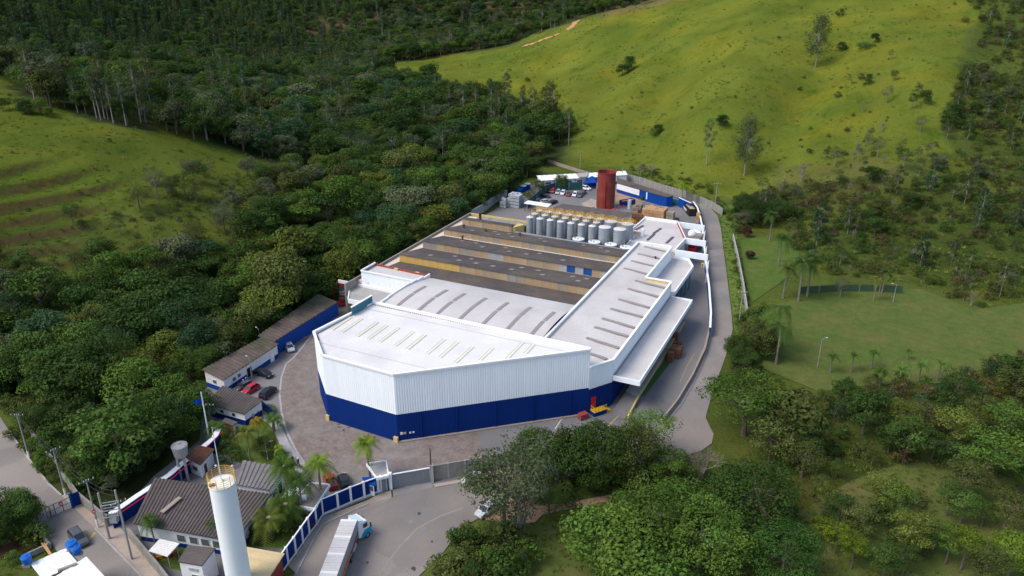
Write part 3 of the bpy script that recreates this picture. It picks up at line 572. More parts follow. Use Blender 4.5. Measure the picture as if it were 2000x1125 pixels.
# loading canopy along the long hall
cn = thing('loading_canopy', 'long pale cantilever canopy over the loading dock with white fascia', 'canopy', L(-36, 150))
b = MB(); b.ribbed(L(-38.7, 171, 6.55), L(-38.7, 128.0, 6.55), L(-33.6, 128.0, 6.35), L(-33.6, 171, 6.35), .8, -.03, .2); b.build('roof', 'roof_pale', cn)
b = MB(); b.prism([L(-33.6, 127.8), L(-33.35, 127.8), L(-33.35, 171.2), L(-33.6, 171.2)], 5.7, 6.75); b.build('fascia', 'white_sheet', cn)
b = MB(); b.prism([L(-38.8, 127.75), L(-33.6, 127.75), L(-33.6, 128.0), L(-38.8, 128.0)], 5.7, 6.75); b.build('fascia', 'white_sheet', cn)
b = MB(); b.prism([L(-38.8, 171.0), L(-33.6, 171.0), L(-33.6, 171.2), L(-38.8, 171.2)], 5.7, 6.75); b.build('fascia', 'white_sheet', cn)
b = MB(); b.beam(L(-38.66, 128, 6.72), L(-38.66, 171, 6.72), .22, .2); b.build('gutter', 'skylight_grey', cn)
for k in range(9):
    b = MB(); q0, q1 = L(-38.6, 129+5.1*k, 6.1), L(-33.7, 129+5.1*k, 6.0); b.beam(q0, q1, .2, .4); b.build('bracket', 'grey_metal', cn)
c2 = thing('side_canopy', 'pale angular canopy roof with white parapet beside the long hall', 'canopy', L(-41, 185))
poly = [L(-45.0, 171.8), L(-38.4, 173.5), L(-38.4, 192.9), L(-40.8, 198.0), L(-45.0, 198.2)]
b = MB(); b.prism(poly, 6.1, 6.35); b.build('roof', 'roof_pale', c2)
b = MB(); 
for p, q in zip(poly, poly[1:]): b.beam((p.x, p.y, 7.0), (q.x, q.y, 7.0), .3, 1.1)
b.build('parapet', 'white_sheet', c2)
for k in range(5):
    b = MB(); p = L(-39.0, 175+4.5*k); b.tube([(p.x, p.y, 0), (p.x, p.y, 6.1)], .16, 8); b.build('column', 'teal_paint', c2)
dk = thing('loading_dock', 'raised concrete loading dock with yellow edge under the long canopy', 'dock', L(-36, 148))
b = MB(); b.prism([L(-37.4, 132.5), L(-34.6, 131.5), L(-34.6, 170), L(-37.4, 170)], 0, 1.1); b.build('platform', 'concrete', dk)
b = MB(); b.add([L(-37.4, 132.4, 1.05), L(-34.6, 131.4, 1.05), L(-34.9, 124.2, .03), L(-38.0, 125.2, .03), L(-37.4, 132.4, 0), L(-34.6, 131.4, 0)], [(0, 3, 2, 1), (1, 2, 5), (0, 4, 3)]); b.build('ramp', 'asphalt', dk)
b = MB(); b.beam(L(-34.45, 124.6, .5), L(-34.45, 132, 1.4), .3, .5); b.build('ramp_edge', 'yellow_trim', dk)
b = MB(); b.beam(L(-34.5, 132, 1.22), L(-34.5, 170, 1.22), .3, .3); b.build('edge_curb', 'yellow_trim', dk)
# ------------------------------------------------------------------ arched hall
ah = thing('arched_hall', 'wide pale arched roof hall with paired grey skylights', 'factory hall', L(-75, 138))
def zarch(v): t = (v-137.5)/14.5; return 10.9-1.9*t*t
b = MB(); vsn = np.linspace(123.7, 150.6, 15)
for i in range(14): b.ribbed(L(-94.3, vsn[i], zarch(vsn[i])), L(-54.9, vsn[i], zarch(vsn[i])), L(-54.9, vsn[i+1], zarch(vsn[i+1])), L(-94.3, vsn[i+1], zarch(vsn[i+1])), .62, .02)
b.build('roof', 'roof_pale', ah)
z7 = lambda x, y: (640+x/4, 380+y/4)
PAIRS = [((545,875),(660,785)),((670,778),(770,722)),((705,912),(825,818)),((830,808),(945,752)),((850,943),(965,848)),((970,838),(1085,780)),((1025,982),(1140,882)),((1145,875),(1245,815)),((1205,1025),(1310,922)),((1315,912),(1420,852)),((1390,1068),(1495,962)),((1495,953),(1595,888)),((1580,1108),(1680,1003)),((1685,995),(1780,927))]
for (a, c) in PAIRS:
    p0 = G(*z7(*a), 10.6); q0 = G(*z7(*c), 10.5)
    up = (p0.x*UX+p0.y*UY+q0.x*UX+q0.y*UY)/2; v0 = p0.x*VX+p0.y*VY; v1 = min(q0.x*VX+q0.y*VY, 150)
    b = MB(); n = 4
    for k in range(n):
        va, vb = v0+(v1-v0)*k/n, v0+(v1-v0)*(k+1)/n; b.beam(L(up, va, zarch(va)+.09), L(up, vb, zarch(vb)+.09), .85, .05)
    b.build('skylight', 'skylight_grey', ah)
b = MB(); b.prism([L(-94.6, 124), L(-94.2, 124), L(-94.2, 151), L(-94.6, 151)], 0, [8.6, 8.6, 9.1, 9.1]); b.build('side_wall', 'white_wall', ah)
b = MB()
va = 123.8
for k in range(9):
    vb = va+3.05; zz = max(zarch(va), zarch(vb))+.35; b.beam(L(-94.4, va, zz), L(-94.4, vb, max(zarch(vb), zarch(va))+.35), .4, 1.2); va = vb
b.build('verge_parapet', 'white_trim', ah)
b = MB(); b.beam(L(-94.3, 150.75, 9.25), L(-70.5, 150.55, 9.25), .35, .9); b.build('rear_gutter', 'yellow_trim', ah)
b = MB(); b.beam(L(-70.5, 150.55, 9.25), L(-54.9, 150.4, 9.25), .35, .9); b.build('rear_gutter', 'red_trim', ah)
# ------------------------------------------------------------------ saw-tooth hall
sw = thing('sawtooth_hall', 'old saw-tooth factory hall with dark stained roofs and brown patchwork walls', 'factory hall', L(-82, 172))
ROWS = [160.0, 171.8, 183.4, 194.4]; UL, UR = -109.0, -54.8
b = MB(); b.ribbed(L(UL, 151.0, 8.9), L(UR, 150.9, 8.9), L(UR, 160, 8.0), L(UL, 160, 8.0), .9, .03); b.build('roof_slope', 'roof_dark', sw)
def panel_mesh(w, h):
    b = MB(); b.ribbed((0, 0, 0), (w, 0, 0), (w, 0, h), (0, 0, h), .38, .05, .04); o = b.build('panel', 'panel_brown'); me = o.data; bpy.data.objects.remove(o); return me
PW = 2.26; PM = panel_mesh(PW-.03, 2.0)
browns = [(.37, .27, .165), (.40, .30, .19), (.33, .265, .18), (.42, .31, .185), (.30, .255, .20), (.39, .27, .155)]
for r, v in enumerate(ROWS):
    ur = UR if r < 3 else -92.4
    n = int((ur-UL)/PW)+1
    for k in range(n):
        u = UL+k*PW
        c = random.choice(browns); sxx = 1.0
        if u+PW > ur: sxx = max((ur-u)/PW, .05)
        if r == 0 and k < 8: c = (.56, .365, .115)
        if r == 1 and k in (9, 10): c = (.33, .335, .33)
        if r == 1 and k < 2: c = (.27, .245, .21)
        if r == 1 and k in (19, 21): c = (.012, .075, .26)
        if r == 1 and k in (18, 20, 23): c = (.38, .37, .35)
        if r == 0 and k == 14: c = (.30, .28, .25)
        p = L(u, v, 8.0)-sw.location; child('panel', PM, sw, c, p, (0, 0, -AZ), (sxx, 1, 1))
    vn = ROWS[r+1] if r < 3 else 198.0
    zb = 8.0 if r < 3 else 9.3
    b = MB(); b.ribbed(L(UL-.15, v-.25, 10.12), L(ur, v-.25, 10.12), L(ur, vn, zb), L(UL-.15, vn, zb), 1.1, .035, .08); b.build('roof_slope', 'roof_dark', sw)
    b = MB(); b.prism([L(UL, v+.1), L(UL, vn), L(UL+.2, vn), L(UL+.2, v+.1)], 6.5, [9.98, zb-.05, zb-.05, 9.98]); b.build('gable_wall', 'panel_brown', sw).color = (.40, .31, .18, 1)
    rnd = random.Random(r)
    for k in range(11 if r < 3 else 0):                                       # translucent sheets in the dark roofs
        for t in (.3, .62):
            if rnd.random() < .45: continue
            u = UL+6+k*4.7+rnd.uniform(-.8, .8)+(1.2 if t > .5 else 0); 
            if u > UR-2: continue
            va, vb = v+(vn-v)*t, v+(vn-v)*(t+.13); za = 10.12+(zb-10.12)*t+.1; zb_ = 10.12+(zb-10.12)*(t+.13)+.1
            b = MB(); b.quad(L(u, va, za), L(u+1.15, va, za), L(u+1.15, vb, zb_), L(u, vb, zb_)); b.build('roof_light', 'skylight_grey', sw)
    if r > 0:
        b = MB(); b.beam(L(UL, v-.12, 8.12), L(ur, v-.12, 8.12), .5 if r == 2 else .25, .3); b.build('gutter', 'gutter' if r == 2 else 'skylight_grey', sw)
b = MB(); b.beam(L(-92, 195.2, 8.2), L(UR, 194.3, 8.2), .35, .4); b.build('rear_gutter', 'grey_metal', sw)
b = MB(); b.prism([L(UL, 150.8), L(UR, 150.8), L(UR, 194.2), L(UL, 194.2)], 0, 6.5); b.build('hall_walls', 'white_wall', sw)
b = MB(); b.prism([L(-109, 194.5), L(-92.4, 194.5), L(-92.4, 198.0), L(-109, 198.0)], 0, [7.9, 7.9, 9.1, 9.1]); b.build('hall_walls', 'pale_band', sw)
b = MB(); b.prism([L(-92.3, 194.6), L(-91.6, 195.0), L(-90.2, 197.8), L(-90.2, 198.6), L(-92.3, 198.6)], 0, 9.6); b.build('end_bay', 'yellow_trim', sw)
# pale gutter deck and parapet along the west side
b = MB(); b.prism([L(-112.4, 146), L(-109.05, 146), L(-109.05, 205), L(-112.4, 205)], 6.5, 7.3); b.build('side_deck', 'pale_band', sw)
b = MB(); b.prism([L(-112.9, 141), L(-112.45, 141), L(-112.45, 206.5), L(-112.9, 206.5)], 0, 8.0); b.build('side_parapet', 'concrete_old', sw)
b = MB(); b.prism([L(-112.9, 206.1), L(-92, 206.3), L(-92, 206.6), L(-112.9, 206.6)], 0, 7.9); b.build('rear_parapet', 'yellow_trim', sw)
b = MB(); b.quad(L(-109, 198.05, 7.6), L(-92, 198.05, 7.6), L(-92, 206.2, 7.4), L(-109, 206.2, 7.4)); b.build('rear_roof', 'concrete_old', sw)
for u, v in ((-101.5, 181), (-98.5, 189.5), (-106, 190), (-88, 190.5)):
    b = MB(); p = L(u, v, 8.6); b.lathe(p, [(.25, 0), (.25, .9), (.5, .9), (.5, 1.05), (.1, 1.3)], 10); b.build('roof_ventilator', 'roof_rust', sw)
b = MB(); p = L(-104.2, 197, 8.3); b.lathe(p, [(.42, 0), (.42, 3.2), (.62, 3.3), (.62, 3.45), (.3, 3.5)], 12); b.build('chimney', 'roof_rust', sw)
# ------------------------------------------------------------------ white annex and side shed at the west flank
an = thing('white_annex', 'tall white box annex with red back parapet between shed and arched hall', 'annex', L(-103, 148))
b = MB(); wall_line(b, L(-111.2, 146), L(-94.7, 146), 0, 10.0, .5, .03); b.build('front_wall', 'white_sheet', an)
b = MB(); b.prism([L(-111.2, 146.1), L(-94.75, 146.1), L(-94.75, 152.0), L(-111.2, 152.0)], 0, 9.3); b.build('body', 'roof_pale', an)
b = MB(); coping(b, [L(-111.2, 152.2), L(-111.2, 146.0), L(-94.7, 146.0)], 10.15, .4, .3); b.build('parapet_cap', 'white_trim', an)
b = MB(); b.prism([L(-111.3, 146.2), L(-111.05, 146.2), L(-111.05, 152.2), L(-111.3, 152.2)], 6, 9.9); b.build('side_wall', 'concrete_old', an)
b = MB(); b.beam(L(-111, 152.15, 9.75), L(-94.6, 151.3, 9.75), .3, .8); b.build('red_parapet', 'red_trim', an)
for u in (-105, -98.8): 
    b = MB(); b.beam(L(u, 151.7, 9.78), L(u+1.1, 151.6, 9.78), .5, .4); b.build('parapet_block', 'yellow_trim', an)
sh = thing('side_shed', 'low grey fibre cement shed roof with white edges beside the white annex', 'shed', L(-104, 141))
b = MB(); b.ribbed(L(-114.5, 145.7, 5.75), L(-109.4, 138.0, 5.75), L(-95.2, 138.0, 5.55), L(-95.2, 145.7, 5.55), .6, -.02, .06); b.build('roof', 'roof_greybrown', sh)
bpy.data.objects[sh.children[0].name].data.materials[0] = MAT['concrete']
b = MB(); coping(b, [L(-95.2, 137.8), L(-109.5, 137.8)], 5.9, .3, 1.1); coping(b, [L(-109.5, 137.8), L(-114.7, 145.8)], 6.0, .3, .5); coping(b, [L(-118.5, 145.9), L(-95.2, 145.85)], 6.35, .35, .8); b.build('fascia', 'white_trim', sh)
b = MB(); b.prism([L(-109, 138.4), L(-95.3, 138.4), L(-95.3, 145.6), L(-112, 145.6)], 0, 5.3); b.build('body', 'white_wall', sh)
rg = thing('red_dock_frame', 'red steel portal frame at the service dock west of the shed', 'frame', L(-117, 146))
for u in (-121.5, -116.5):
    b = MB(); p = L(u, 147); b.tube([(p.x, p.y, 0), (p.x, p.y, 4.6)], .18, 6); b.build('post', 'red_paint', rg)
b = MB(); b.beam(L(-121.7, 147, 4.8), L(-114.8, 146.4, 4.8), .35, .4); b.build('lintel', 'red_paint', rg)
b = MB(); p = L(-119.7, 148.3); b.box(p, 1.0, 1.0, 4.4, -AZ); b.build('column', 'concrete', rg)
for k in range(3):
    b = MB(); b.beam(L(-119, 146.5, 1.2+.7*k), L(-116, 148.5, 1.6+.7*k), .25, .25); b.build('rail', 'gutter' if k else 'red_paint', rg)
# ------------------------------------------------------------------ far hall with splayed beams
fh = thing('far_hall', 'pale roofed far hall with splayed side and dark skylights beside the silos', 'factory hall', L(-53, 212))
P8 = [L(-61.2, 225.4), L(-50.8, 225.3), L(-45.0, 211.2), L(-45.3, 200.3), L(-59.0, 200.3), L(-59.2, 211), L(-61.6, 213)]
b = MB(); b.prism(P8, 0, 7.4); b.build('body', ['roof_pale'], fh)
b = MB(); 
for i0, i1, zz, ww, h2 in ((0, 1, 8.3, .4, 1.2), (2, 3, 8.1, .4, 1.2), (6, 0, 7.9, .35, .8), (4, 5, 7.7, .3, .5)): b = MB(); coping(b, [P8[i0], P8[i1]], zz, ww, h2); b.build('parapet', 'white_trim', fh)
b = MB(); coping(b, [P8[1], P8[2]], 8.1, .45, 1.0); b.build('red_parapet', 'red_trim', fh)
b = MB(); coping(b, [P8[1], P8[2]], 8.2, .3, .08); b.build('parapet_cap', 'white_trim', fh)
for a, c in (((330,390),(450,322)), ((610,445),(725,365)), ((512,552),(620,455)), ((808,598),(915,500))):
    p, q = G(*zq(*a), 7.5), G(*zq(*c), 7.5); b = MB(); b.beam((p.x, p.y, 7.55), (q.x, q.y, 7.55), .75, .12); b.build('skylight', 'skylight_brown', fh)
for (u0, u1, v, zt) in ((-50.4, -42.5, 225.1, 8.1), (-44.8, -39.0, 211.2, 8.1), (-45.0, -36.0, 199.9, 8.2)):
    b = MB(); b.beam(L(u0, v, zt), L(u1, v-.1, zt), .5, 1.7); b.build('cross_beam', 'white_sheet', fh)
    b = MB(); p = L(u1+.2, v); b.box(p, .4, .4, zt-1.7, -AZ); b.build('column', 'white_trim', fh)
b = MB(); b.prism([L(-61.7, 213.0), L(-58.0, 211.2), L(-58, 213.5), L(-61.5, 215)], 4, 7.0); b.build('side_box', 'white_sheet', fh)
b = MB(); wall_line(b, L(-62.2, 200.4), L(-59.0, 200.4), 3.0, 7.3, .5, .03); b.build('side_panel', 'white_sheet', fh)

# ------------------------------------------------------------------ silos
GS = 'steel silos in rows behind the saw-tooth hall'
def silo_mesh(r, h):
    b = MB(); b.lathe((0, 0, 0), [(r, 0), (r, h)], 32, cap=False); n = len(b.f); k = 1.5
    b.lathe((0, 0, h-.01), [(r, 0), (.01, .01)], 32, cap=False)
    o = b.build('shell', 'steel'); me = o.data; bpy.data.objects.remove(o); me.polygons.foreach_set('use_smooth', [i < n for i in range(len(me.polygons))]); return me
def hoop_mesh(r, h):
    b = MB(); k = 1.5
    while k < h: b.lathe((0, 0, k), [(r, -.06), (r+.03, -.05), (r+.03, .05), (r, .06)], 32, cap=False); k += 1.5
    o = b.build('hoops', 'steel'); me = o.data; bpy.data.objects.remove(o); return me
def top_mesh(r):
    b = MB(); b.lathe((0, 0, 0), [(r+.04, 0), (r+.04, .08), (r*.3, .34), (.22, .36), (.22, .55), (.02, .56)], 24); o = b.build('top', 'steel_top'); me = o.data; bpy.data.objects.remove(o); return me
def rail_mesh(r, h=1.1, n=10, cage=True):
    b = MB()
    for zz in (h*.5, h): b.tube([(r*math.cos(2*math.pi*k/16), r*math.sin(2*math.pi*k/16), zz) for k in range(17)], .035, 4, cap=False)
    for k in range(n): a = 2*math.pi*k/n; b.tube([(r*math.cos(a), r*math.sin(a), 0), (r*math.cos(a), r*math.sin(a), h)], .035, 4)
    o = b.build('guard_rail', 'yellow_rail'); me = o.data; bpy.data.objects.remove(o); return me
def ladder_mesh(r, h):
    b = MB()
    for s_ in (-.25, .25): b.tube([(s_, r+.15, 0), (s_, r+.15, h+1)], .03, 4)
    for k in range(int(h/.5)): b.tube([(-.25, r+.15, .3+.5*k), (.25, r+.15, .3+.5*k)], .02, 3)
    o = b.build('ladder', 'yellow_rail'); me = o.data; bpy.data.objects.remove(o); return me
HM, HB = hoop_mesh(1.0, 12), hoop_mesh(1.72, 12)
SM, TM, RM_, LM_ = silo_mesh(1.0, 12), top_mesh(1.0), rail_mesh(1.02, 1.25), ladder_mesh(1.0, 12)
BM, BT, BR, BL_ = silo_mesh(1.72, 12), top_mesh(1.72), rail_mesh(1.72, 1.25, 14), ladder_mesh(1.72, 12)
rown = ['front', 'second', 'back']
ordn = ['first', 'second', 'third', 'fourth', 'fifth', 'sixth', 'seventh', 'eighth', 'ninth']
for r, v in enumerate((198.6, 202.3, 205.9)):
    for k in range(7):
        u = -88.5+3.24*k; t = thing('silo', 'slim grey steel silo, %s from the left in the %s row' % (ordn[k], rown[r]), 'silo', L(u, v), 0, GS)
        child('shell', SM, t); child('top', TM, t, loc=(0, 0, 12)); child('ladder', LM_, t, rot=(0, 0, 0.2)); child('hoops', HM, t)['kind'] = 'stuff'
        if r > 0: child('guard_rail', RM_, t, loc=(0, 0, 12))
for u, v, nm in ((-65.5, 199.3, 'wide grey steel silo in the front row left of the last one'), (-61.1, 199.4, 'wide grey steel silo at the right end of the front row'), (-65.6, 205.0, 'wide steel silo behind the wide front silos, left one'), (-60.6, 204.9, 'wide steel silo at the right rear corner of the tank farm')):
    t = thing('silo', nm, 'silo', L(u, v), 0, GS); child('shell', BM, t); child('top', BT, t, loc=(0, 0, 12)); child('ladder', BL_, t, rot=(0, 0, -.6)); child('hoops', HB, t)['kind'] = 'stuff'
    if v > 201: child('guard_rail', BR, t, loc=(0, 0, 12))
LT, LTT = silo_mesh(1.7, 8.35), top_mesh(1.7)
for i, (u, v) in enumerate(((-72.3, 196.9), (-67.3, 196.4), (-62.4, 196.4), (-57.8, 196.0))):
    t = thing('low_tank', 'low white topped tank behind the dark roof gutter, %s from the left' % ordn[i], 'tank', L(u, v-.4), 0, 'low tanks in front of the silos')
    child('shell', LT, t); o = child('top', LTT, t, loc=(0, 0, 8.35)); 
    b = MB(); b.lathe(L(u-.8, v-.9, 8.5), [(.28, 0), (.28, .35), (.05, .4)], 10); b.lathe(L(u+.1, v-1.3, 8.45), [(.18, 0), (.18, .45)], 8); b.build('hatch', 'grey_metal', t)
    b = MB(); b.tube([L(u-1.5, v-.4, 8.35), L(u-1.5, v-.4, 9.5), L(u-.9, v+.7, 9.5), L(u-.9, v+.7, 8.35)], .04, 5); b.build('hand_rail', 'yellow_rail', t)
for me in (LTT,): me.materials[0] = MAT['tank_white']
wk = thing('silo_walkway', 'yellow railed catwalk with pale deck behind the silo tops', 'walkway', L(-76, 208))
b = MB(); b.beam(L(-90, 208.3, 11.2), L(-59, 207.6, 11.2), 1.0, .25); b.build('deck', 'pale_band', wk)
for s_ in (-.5, .5):
    b = MB()
    for zz in (11.8, 12.3): b.tube([L(-90, 208.3+s_, zz), L(-59, 207.6+s_, zz)], .035, 4)
    for k in range(16): p = L(-90+31*k/15, 208.3+s_-.7*k/15, 11.2); b.tube([p, p+Vector((0, 0, 1.1))], .03, 4)
    b.build('guard_rail', 'yellow_rail', wk)
for k in range(4):
    b = MB(); p = L(-88+9.3*k, 208.2, 0); b.tube([p, p+Vector((0, 0, 11))], .12, 6); b.build('column', 'grey_metal', wk)
bw = thing('bund_wall', 'pale concrete wall with pilasters behind the right hand silos', 'wall', L(-68, 209))
b = MB(); b.prism([L(-76, 209.6), L(-57, 209.0), L(-57, 209.4), L(-76, 210.0)], 0, 8.6); b.build('wall', 'pale_band', bw)
for u in (-75.8, -67, -57.2): b = MB(); b.box(L(u, 209.4), .8, .9, 9.6, -AZ); b.build('pilaster', 'white_trim', bw)
# dark low roof behind silos
dr = thing('dark_lean_to', 'low dark brown roof between the silos and the red tower', 'shed', L(-75, 222))
z6 = lambda x, y: (850+x/3.99, 300+y/3.99)
q4 = [G(*z6(*p), 5.0) for p in ((900,430),(990,392),(1535,462),(1500,520))]
b = MB(); b.ribbed(q4[3], q4[0], q4[1], q4[2], 1.0, .04, .1); b.build('roof', 'roof_brown', dr)
b = MB(); c4 = sum(q4, Vector())/4; b.prism([c4+(p-c4)*.93 for p in q4], 0, 4.8); b.build('body', 'concrete_old', dr)
# ------------------------------------------------------------------ red round tower
rt_c = G(1182, 405.5); RH = 13.2; RR = 3.25
rt = thing('red_tower', 'rust red round steel tower open at the top with a bright red pipe', 'tower', rt_c)
b = MB(); pr = [(RR, 0)]
for k in range(1, 9): zz = k*RH/9; pr += [(RR, zz-.04), (RR+.05, zz-.02), (RR+.05, zz+.05), (RR, zz+.07)]
pr += [(RR, RH), (RR-.15, RH), (RR-.15, RH-2.5), (0.05, RH-2.6)]; b.lathe(rt_c, pr, 40, cap=False); o = b.build('shell', 'red_tower', rt); 
b = MB(); b.tube([rt_c+Vector((RR*1.03*math.cos(2*math.pi*k/40), RR*1.03*math.sin(2*math.pi*k/40), RH)) for k in range(41)], .12, 6, cap=False); b.build('rim', 'red_tower', rt)
ang = math.atan2(-1, -.22); pp = rt_c+Vector(((RR+.25)*math.cos(ang), (RR+.25)*math.sin(ang), 0)); qq = rt_c+Vector((2.6, -4.4, 0)); rr_ = rt_c+Vector((6.5, -2.0, 0))
b = MB(); b.tube([pp+Vector((0, 0, RH-2.6)), pp+Vector((0, 0, .6)), qq+Vector((0, 0, .5)), rr_+Vector((0, 0, 1.4))], .16, 8); b.build('pipe', 'red_paint', rt)
b = MB(); b.box(rt_c+Vector((0, 0, RH-2.55)), .5, .5, 1.3); b.build('hatch', 'red_tower', rt)
b = MB(); b.lathe(rt_c, [(RR+.5, 0), (RR+.5, .25)], 32); b.build('plinth', 'concrete', rt)

# ------------------------------------------------------------------ smaller buildings
def house(name, label, cat, px, hs, roofm, wallm='white_wall', band=None, band_h=1.0, inset=.35, pitch=.9, depth=.12, flat=False, fascia=None, walls=True, group=None):
    """px: four roof corners in the photo, ribs run from edge 0-1 to edge 3-2; hs: eave heights of the corners"""
    pts = [G(x, y, h) for (x, y), h in zip(px, hs)]; c = sum(pts, Vector())/4
    t = thing(name, label, cat, (c.x, c.y, 0), 0, group)
    n = (pts[1]-pts[0]).cross(pts[3]-pts[0])
    q = pts if n.z > 0 else [pts[1], pts[0], pts[3], pts[2]]
    b = MB()
    if flat: b.prism([p for p in pts], [h-.22 for h in hs], hs); b.build('roof', roofm, t)
    else: b.ribbed(*q, pitch, depth, .1); b.build('roof', roofm, t)
    ins = []
    for i, p in enumerate(pts):
        e1 = (pts[(i+1) % 4]-p); e2 = (pts[i-1]-p); e1.z = e2.z = 0; ins.append(p+(e1.normalized()+e2.normalized())*inset)
    if walls:
        b = MB(); b.prism([p for p in ins], 0, [h-.16 for h in hs]); b.build('walls', wallm, t)
        if band:
            cc = sum(ins, Vector())/4; o2 = [p+(p-cc).normalized()*.04 for p in ins]
            b = MB(); b.prism(o2, .01, band_h); b.build('base_band', band, t)
    if fascia:
        b = MB(); 
        for i in range(4):
            p, r = pts[i], pts[(i+1) % 4]; b = MB(); b.beam((p.x, p.y, p.z+.12), (r.x, r.y, r.z+.12), .22, .5); b.build('fascia', fascia, t)
    t_info[t.name] = (pts, ins); return t
t_info = {}
def on_wall(t, i, s, z, w, h, m, name='window', proud=.06, frame=None):
    """a window or door on wall i (between inset corners i, i+1) at fraction s"""
    ins = t_info[t.name][1]; p, q = ins[i], ins[(i+1) % 4]; d = (q-p); d.z = 0; d.normalize(); o = Vector((d.y, -d.x, 0)); cc = sum(ins, Vector())/4
    if (p+o-cc).length < (p-o-cc).length: o = -o
    c = p.lerp(q, s)+o*proud/2; rz = math.atan2(d.y, d.x)
    if frame:
        b = MB(); b.box((c.x, c.y, z-.08), w+.16, proud+.04, h+.16, rz); par = b.build('window' if name == 'window' else 'door', frame, t)
        b = MB(); c2_ = c+o*.03; b.box((c2_.x, c2_.y, z), w, proud+.04, h, rz); b.build('pane' if name == 'window' else 'leaf', m, par); return
    b = MB(); b.box((c.x, c.y, z), w, proud+.06, h, rz); b.build(name, m, t)
Hs = [3.4, 3.4, 3.4, 3.4]
l1 = house('blue_workshop', 'long low workshop with mossy ribbed roof and bright blue wall at forest edge', 'workshop', [(536,667),(660,590),(622,574),(503,656)], [3.6, 3.6, 4.2, 4.2], 'roof_moss', 'blue_paint', pitch=1.1, depth=.16, inset=.12)
l2 = house('white_workshop', 'white workshop with blue base band and mossy ribbed roof behind parked cars', 'workshop', [(436,743),(545,672),(512,658),(394,722)], [3.3, 3.3, 4.0, 4.0], 'roof_moss', 'white_wall', 'blue_paint', 1.05, pitch=1.0, depth=.14)
on_wall(l2, 0, .44, .1, 1.4, 2.2, 'black_paint', 'door', frame='white_trim'); on_wall(l2, 0, .17, 1.5, .8, .7, 'window', frame='gutter'); on_wall(l2, 0, .26, 1.6, .8, .7, 'window', frame='gutter'); on_wall(l2, 0, .88, .1, 1.1, 2.1, 'white_trim', 'door', frame='gutter'); on_wall(l2, 3, .5, 1.6, .9, .7, 'window', frame='gutter')
l3 = house('gatehouse_office', 'small white office with blue base and dark ribbed roof by the lawn', 'office', [(477,809),(401,788),(434,753),(514,781)], [2.9, 2.9, 3.3, 3.3], 'roof_brown', 'white_wall', 'teal_paint', 1.2, pitch=.55, depth=.12)
bpy.data.objects[[c.name for c in l3.children if c.name.startswith('base_band')][0]].data.materials[0] = MAT['blue_sheet']
for s_ in (.3, .62, .85): on_wall(l3, 0, s_, 1.6, .7, .6, 'black_paint', 'window', frame='gutter')
on_wall(l3, 3, .55, 1.0, .5, .6, 'grey_metal', 'meter_box')
l4 = house('bicycle_shed', 'tiny lean-to shed with brown flat roof and timber door beside the lawn', 'shed', [(455,831),(432,823),(440,815.5),(464,824)], [2.2, 2.2, 2.3, 2.3], 'roof_brown', 'white_wall', flat=True)
on_wall(l4, 0, .5, .05, 2.0, 1.7, 'wood', 'door'); [setattr(c, 'color', (.25, .15, .06, 1)) for c in l4.children if c.name.startswith('door')]
l5 = house('rust_roof_hut', 'white hut with rusty red-brown ribbed roof beside the concrete water tank', 'hut', [(391,909),(420,877),(386,869),(362,893)], [2.9, 2.9, 3.2, 3.2], 'roof_rust', 'white_wall', pitch=.6, depth=.12)
on_wall(l5, 0, .3, .1, .8, 1.9, 'roof_rust', 'door', frame='white_trim'); on_wall(l5, 3, .5, 1.0, 1.2, .8, 'roof_rust', frame='gutter')
l6 = house('canteen_building', 'large low building with dark ribbed asbestos roof behind the white water tower', 'building', [(458,1058),(258,1023),(302,933),(531,965)], [3.5, 3.5, 3.9, 3.9], 'roof_brown', 'white_wall', 'blue_sheet', .8, pitch=.52, depth=.13, inset=.6)
for s_ in (.06, .18, .3, .42, .55): on_wall(l6, 0, s_, 1.3, 1.25, 1.1, 'window', frame='gutter')
on_wall(l6, 3, .55, .1, 1.0, 2.2, 'black_paint', 'door', frame='gutter'); on_wall(l6, 3, .25, 1.0, 2.4, 1.2, 'skylight_grey', frame='gutter'); on_wall(l6, 3, .82, 1.0, 1.8, 1.2, 'skylight_grey', frame='gutter')
b = MB(); p, q = G(352, 973, 4.0), G(317, 1002, 3.9); b.beam((p.x, p.y, 4.25), (q.x, q.y, 4.15), .7, .2); b.build('roof_light', 'concrete_beige', l6)
p, q = G(352, 940, 4.1), G(316, 968, 4.0); l6.children[0]
l7 = house('grey_roof_office', 'white office with grey ribbed roof between the lawn and the dark roof building', 'office', [(526,958),(460,947),(474,899),(559,914)], [3.6, 3.6, 3.9, 3.9], 'roof_greybrown', 'white_wall', 'blue_sheet', .5, pitch=.7, depth=.14)
on_wall(l7, 3, .35, .1, 1.0, 2.2, 'black_paint', 'door', frame='gutter'); on_wall(l7, 3, .7, 1.2, 1.4, 1.0, 'window', frame='gutter')
l8 = house('guard_house', 'white guard house with flat brown roof and white fascia behind the blue fence', 'guard house', [(614,994),(568,986),(606,943),(644,947)], [3.0]*4, 'concrete_beige', 'white_wall', flat=True, fascia='white_trim', inset=.3)
for s_ in (.2, .5, .8): on_wall(l8, 0, s_, .9, .9, 1.2, 'window', frame='white_trim')
on_wall(l8, 3, .3, .1, .9, 2.1, 'glass', 'door', frame='white_trim'); on_wall(l8, 3, .65, 1.0, 1.4, 1.1, 'window', frame='white_trim')
b = MB(); p = G(593, 975, 3.0); b.box(p, .9, .7, .6, .5); b.build('air_conditioner', 'white_trim', l8)
l9 = house('gate_pergola', 'open white framed pergola with sheer roof beside the sliding gate', 'pergola', [(736,934),(716,906),(754,900),(759,929)], [3.0]*4, 'concrete', flat=True, fascia='white_trim', walls=False)
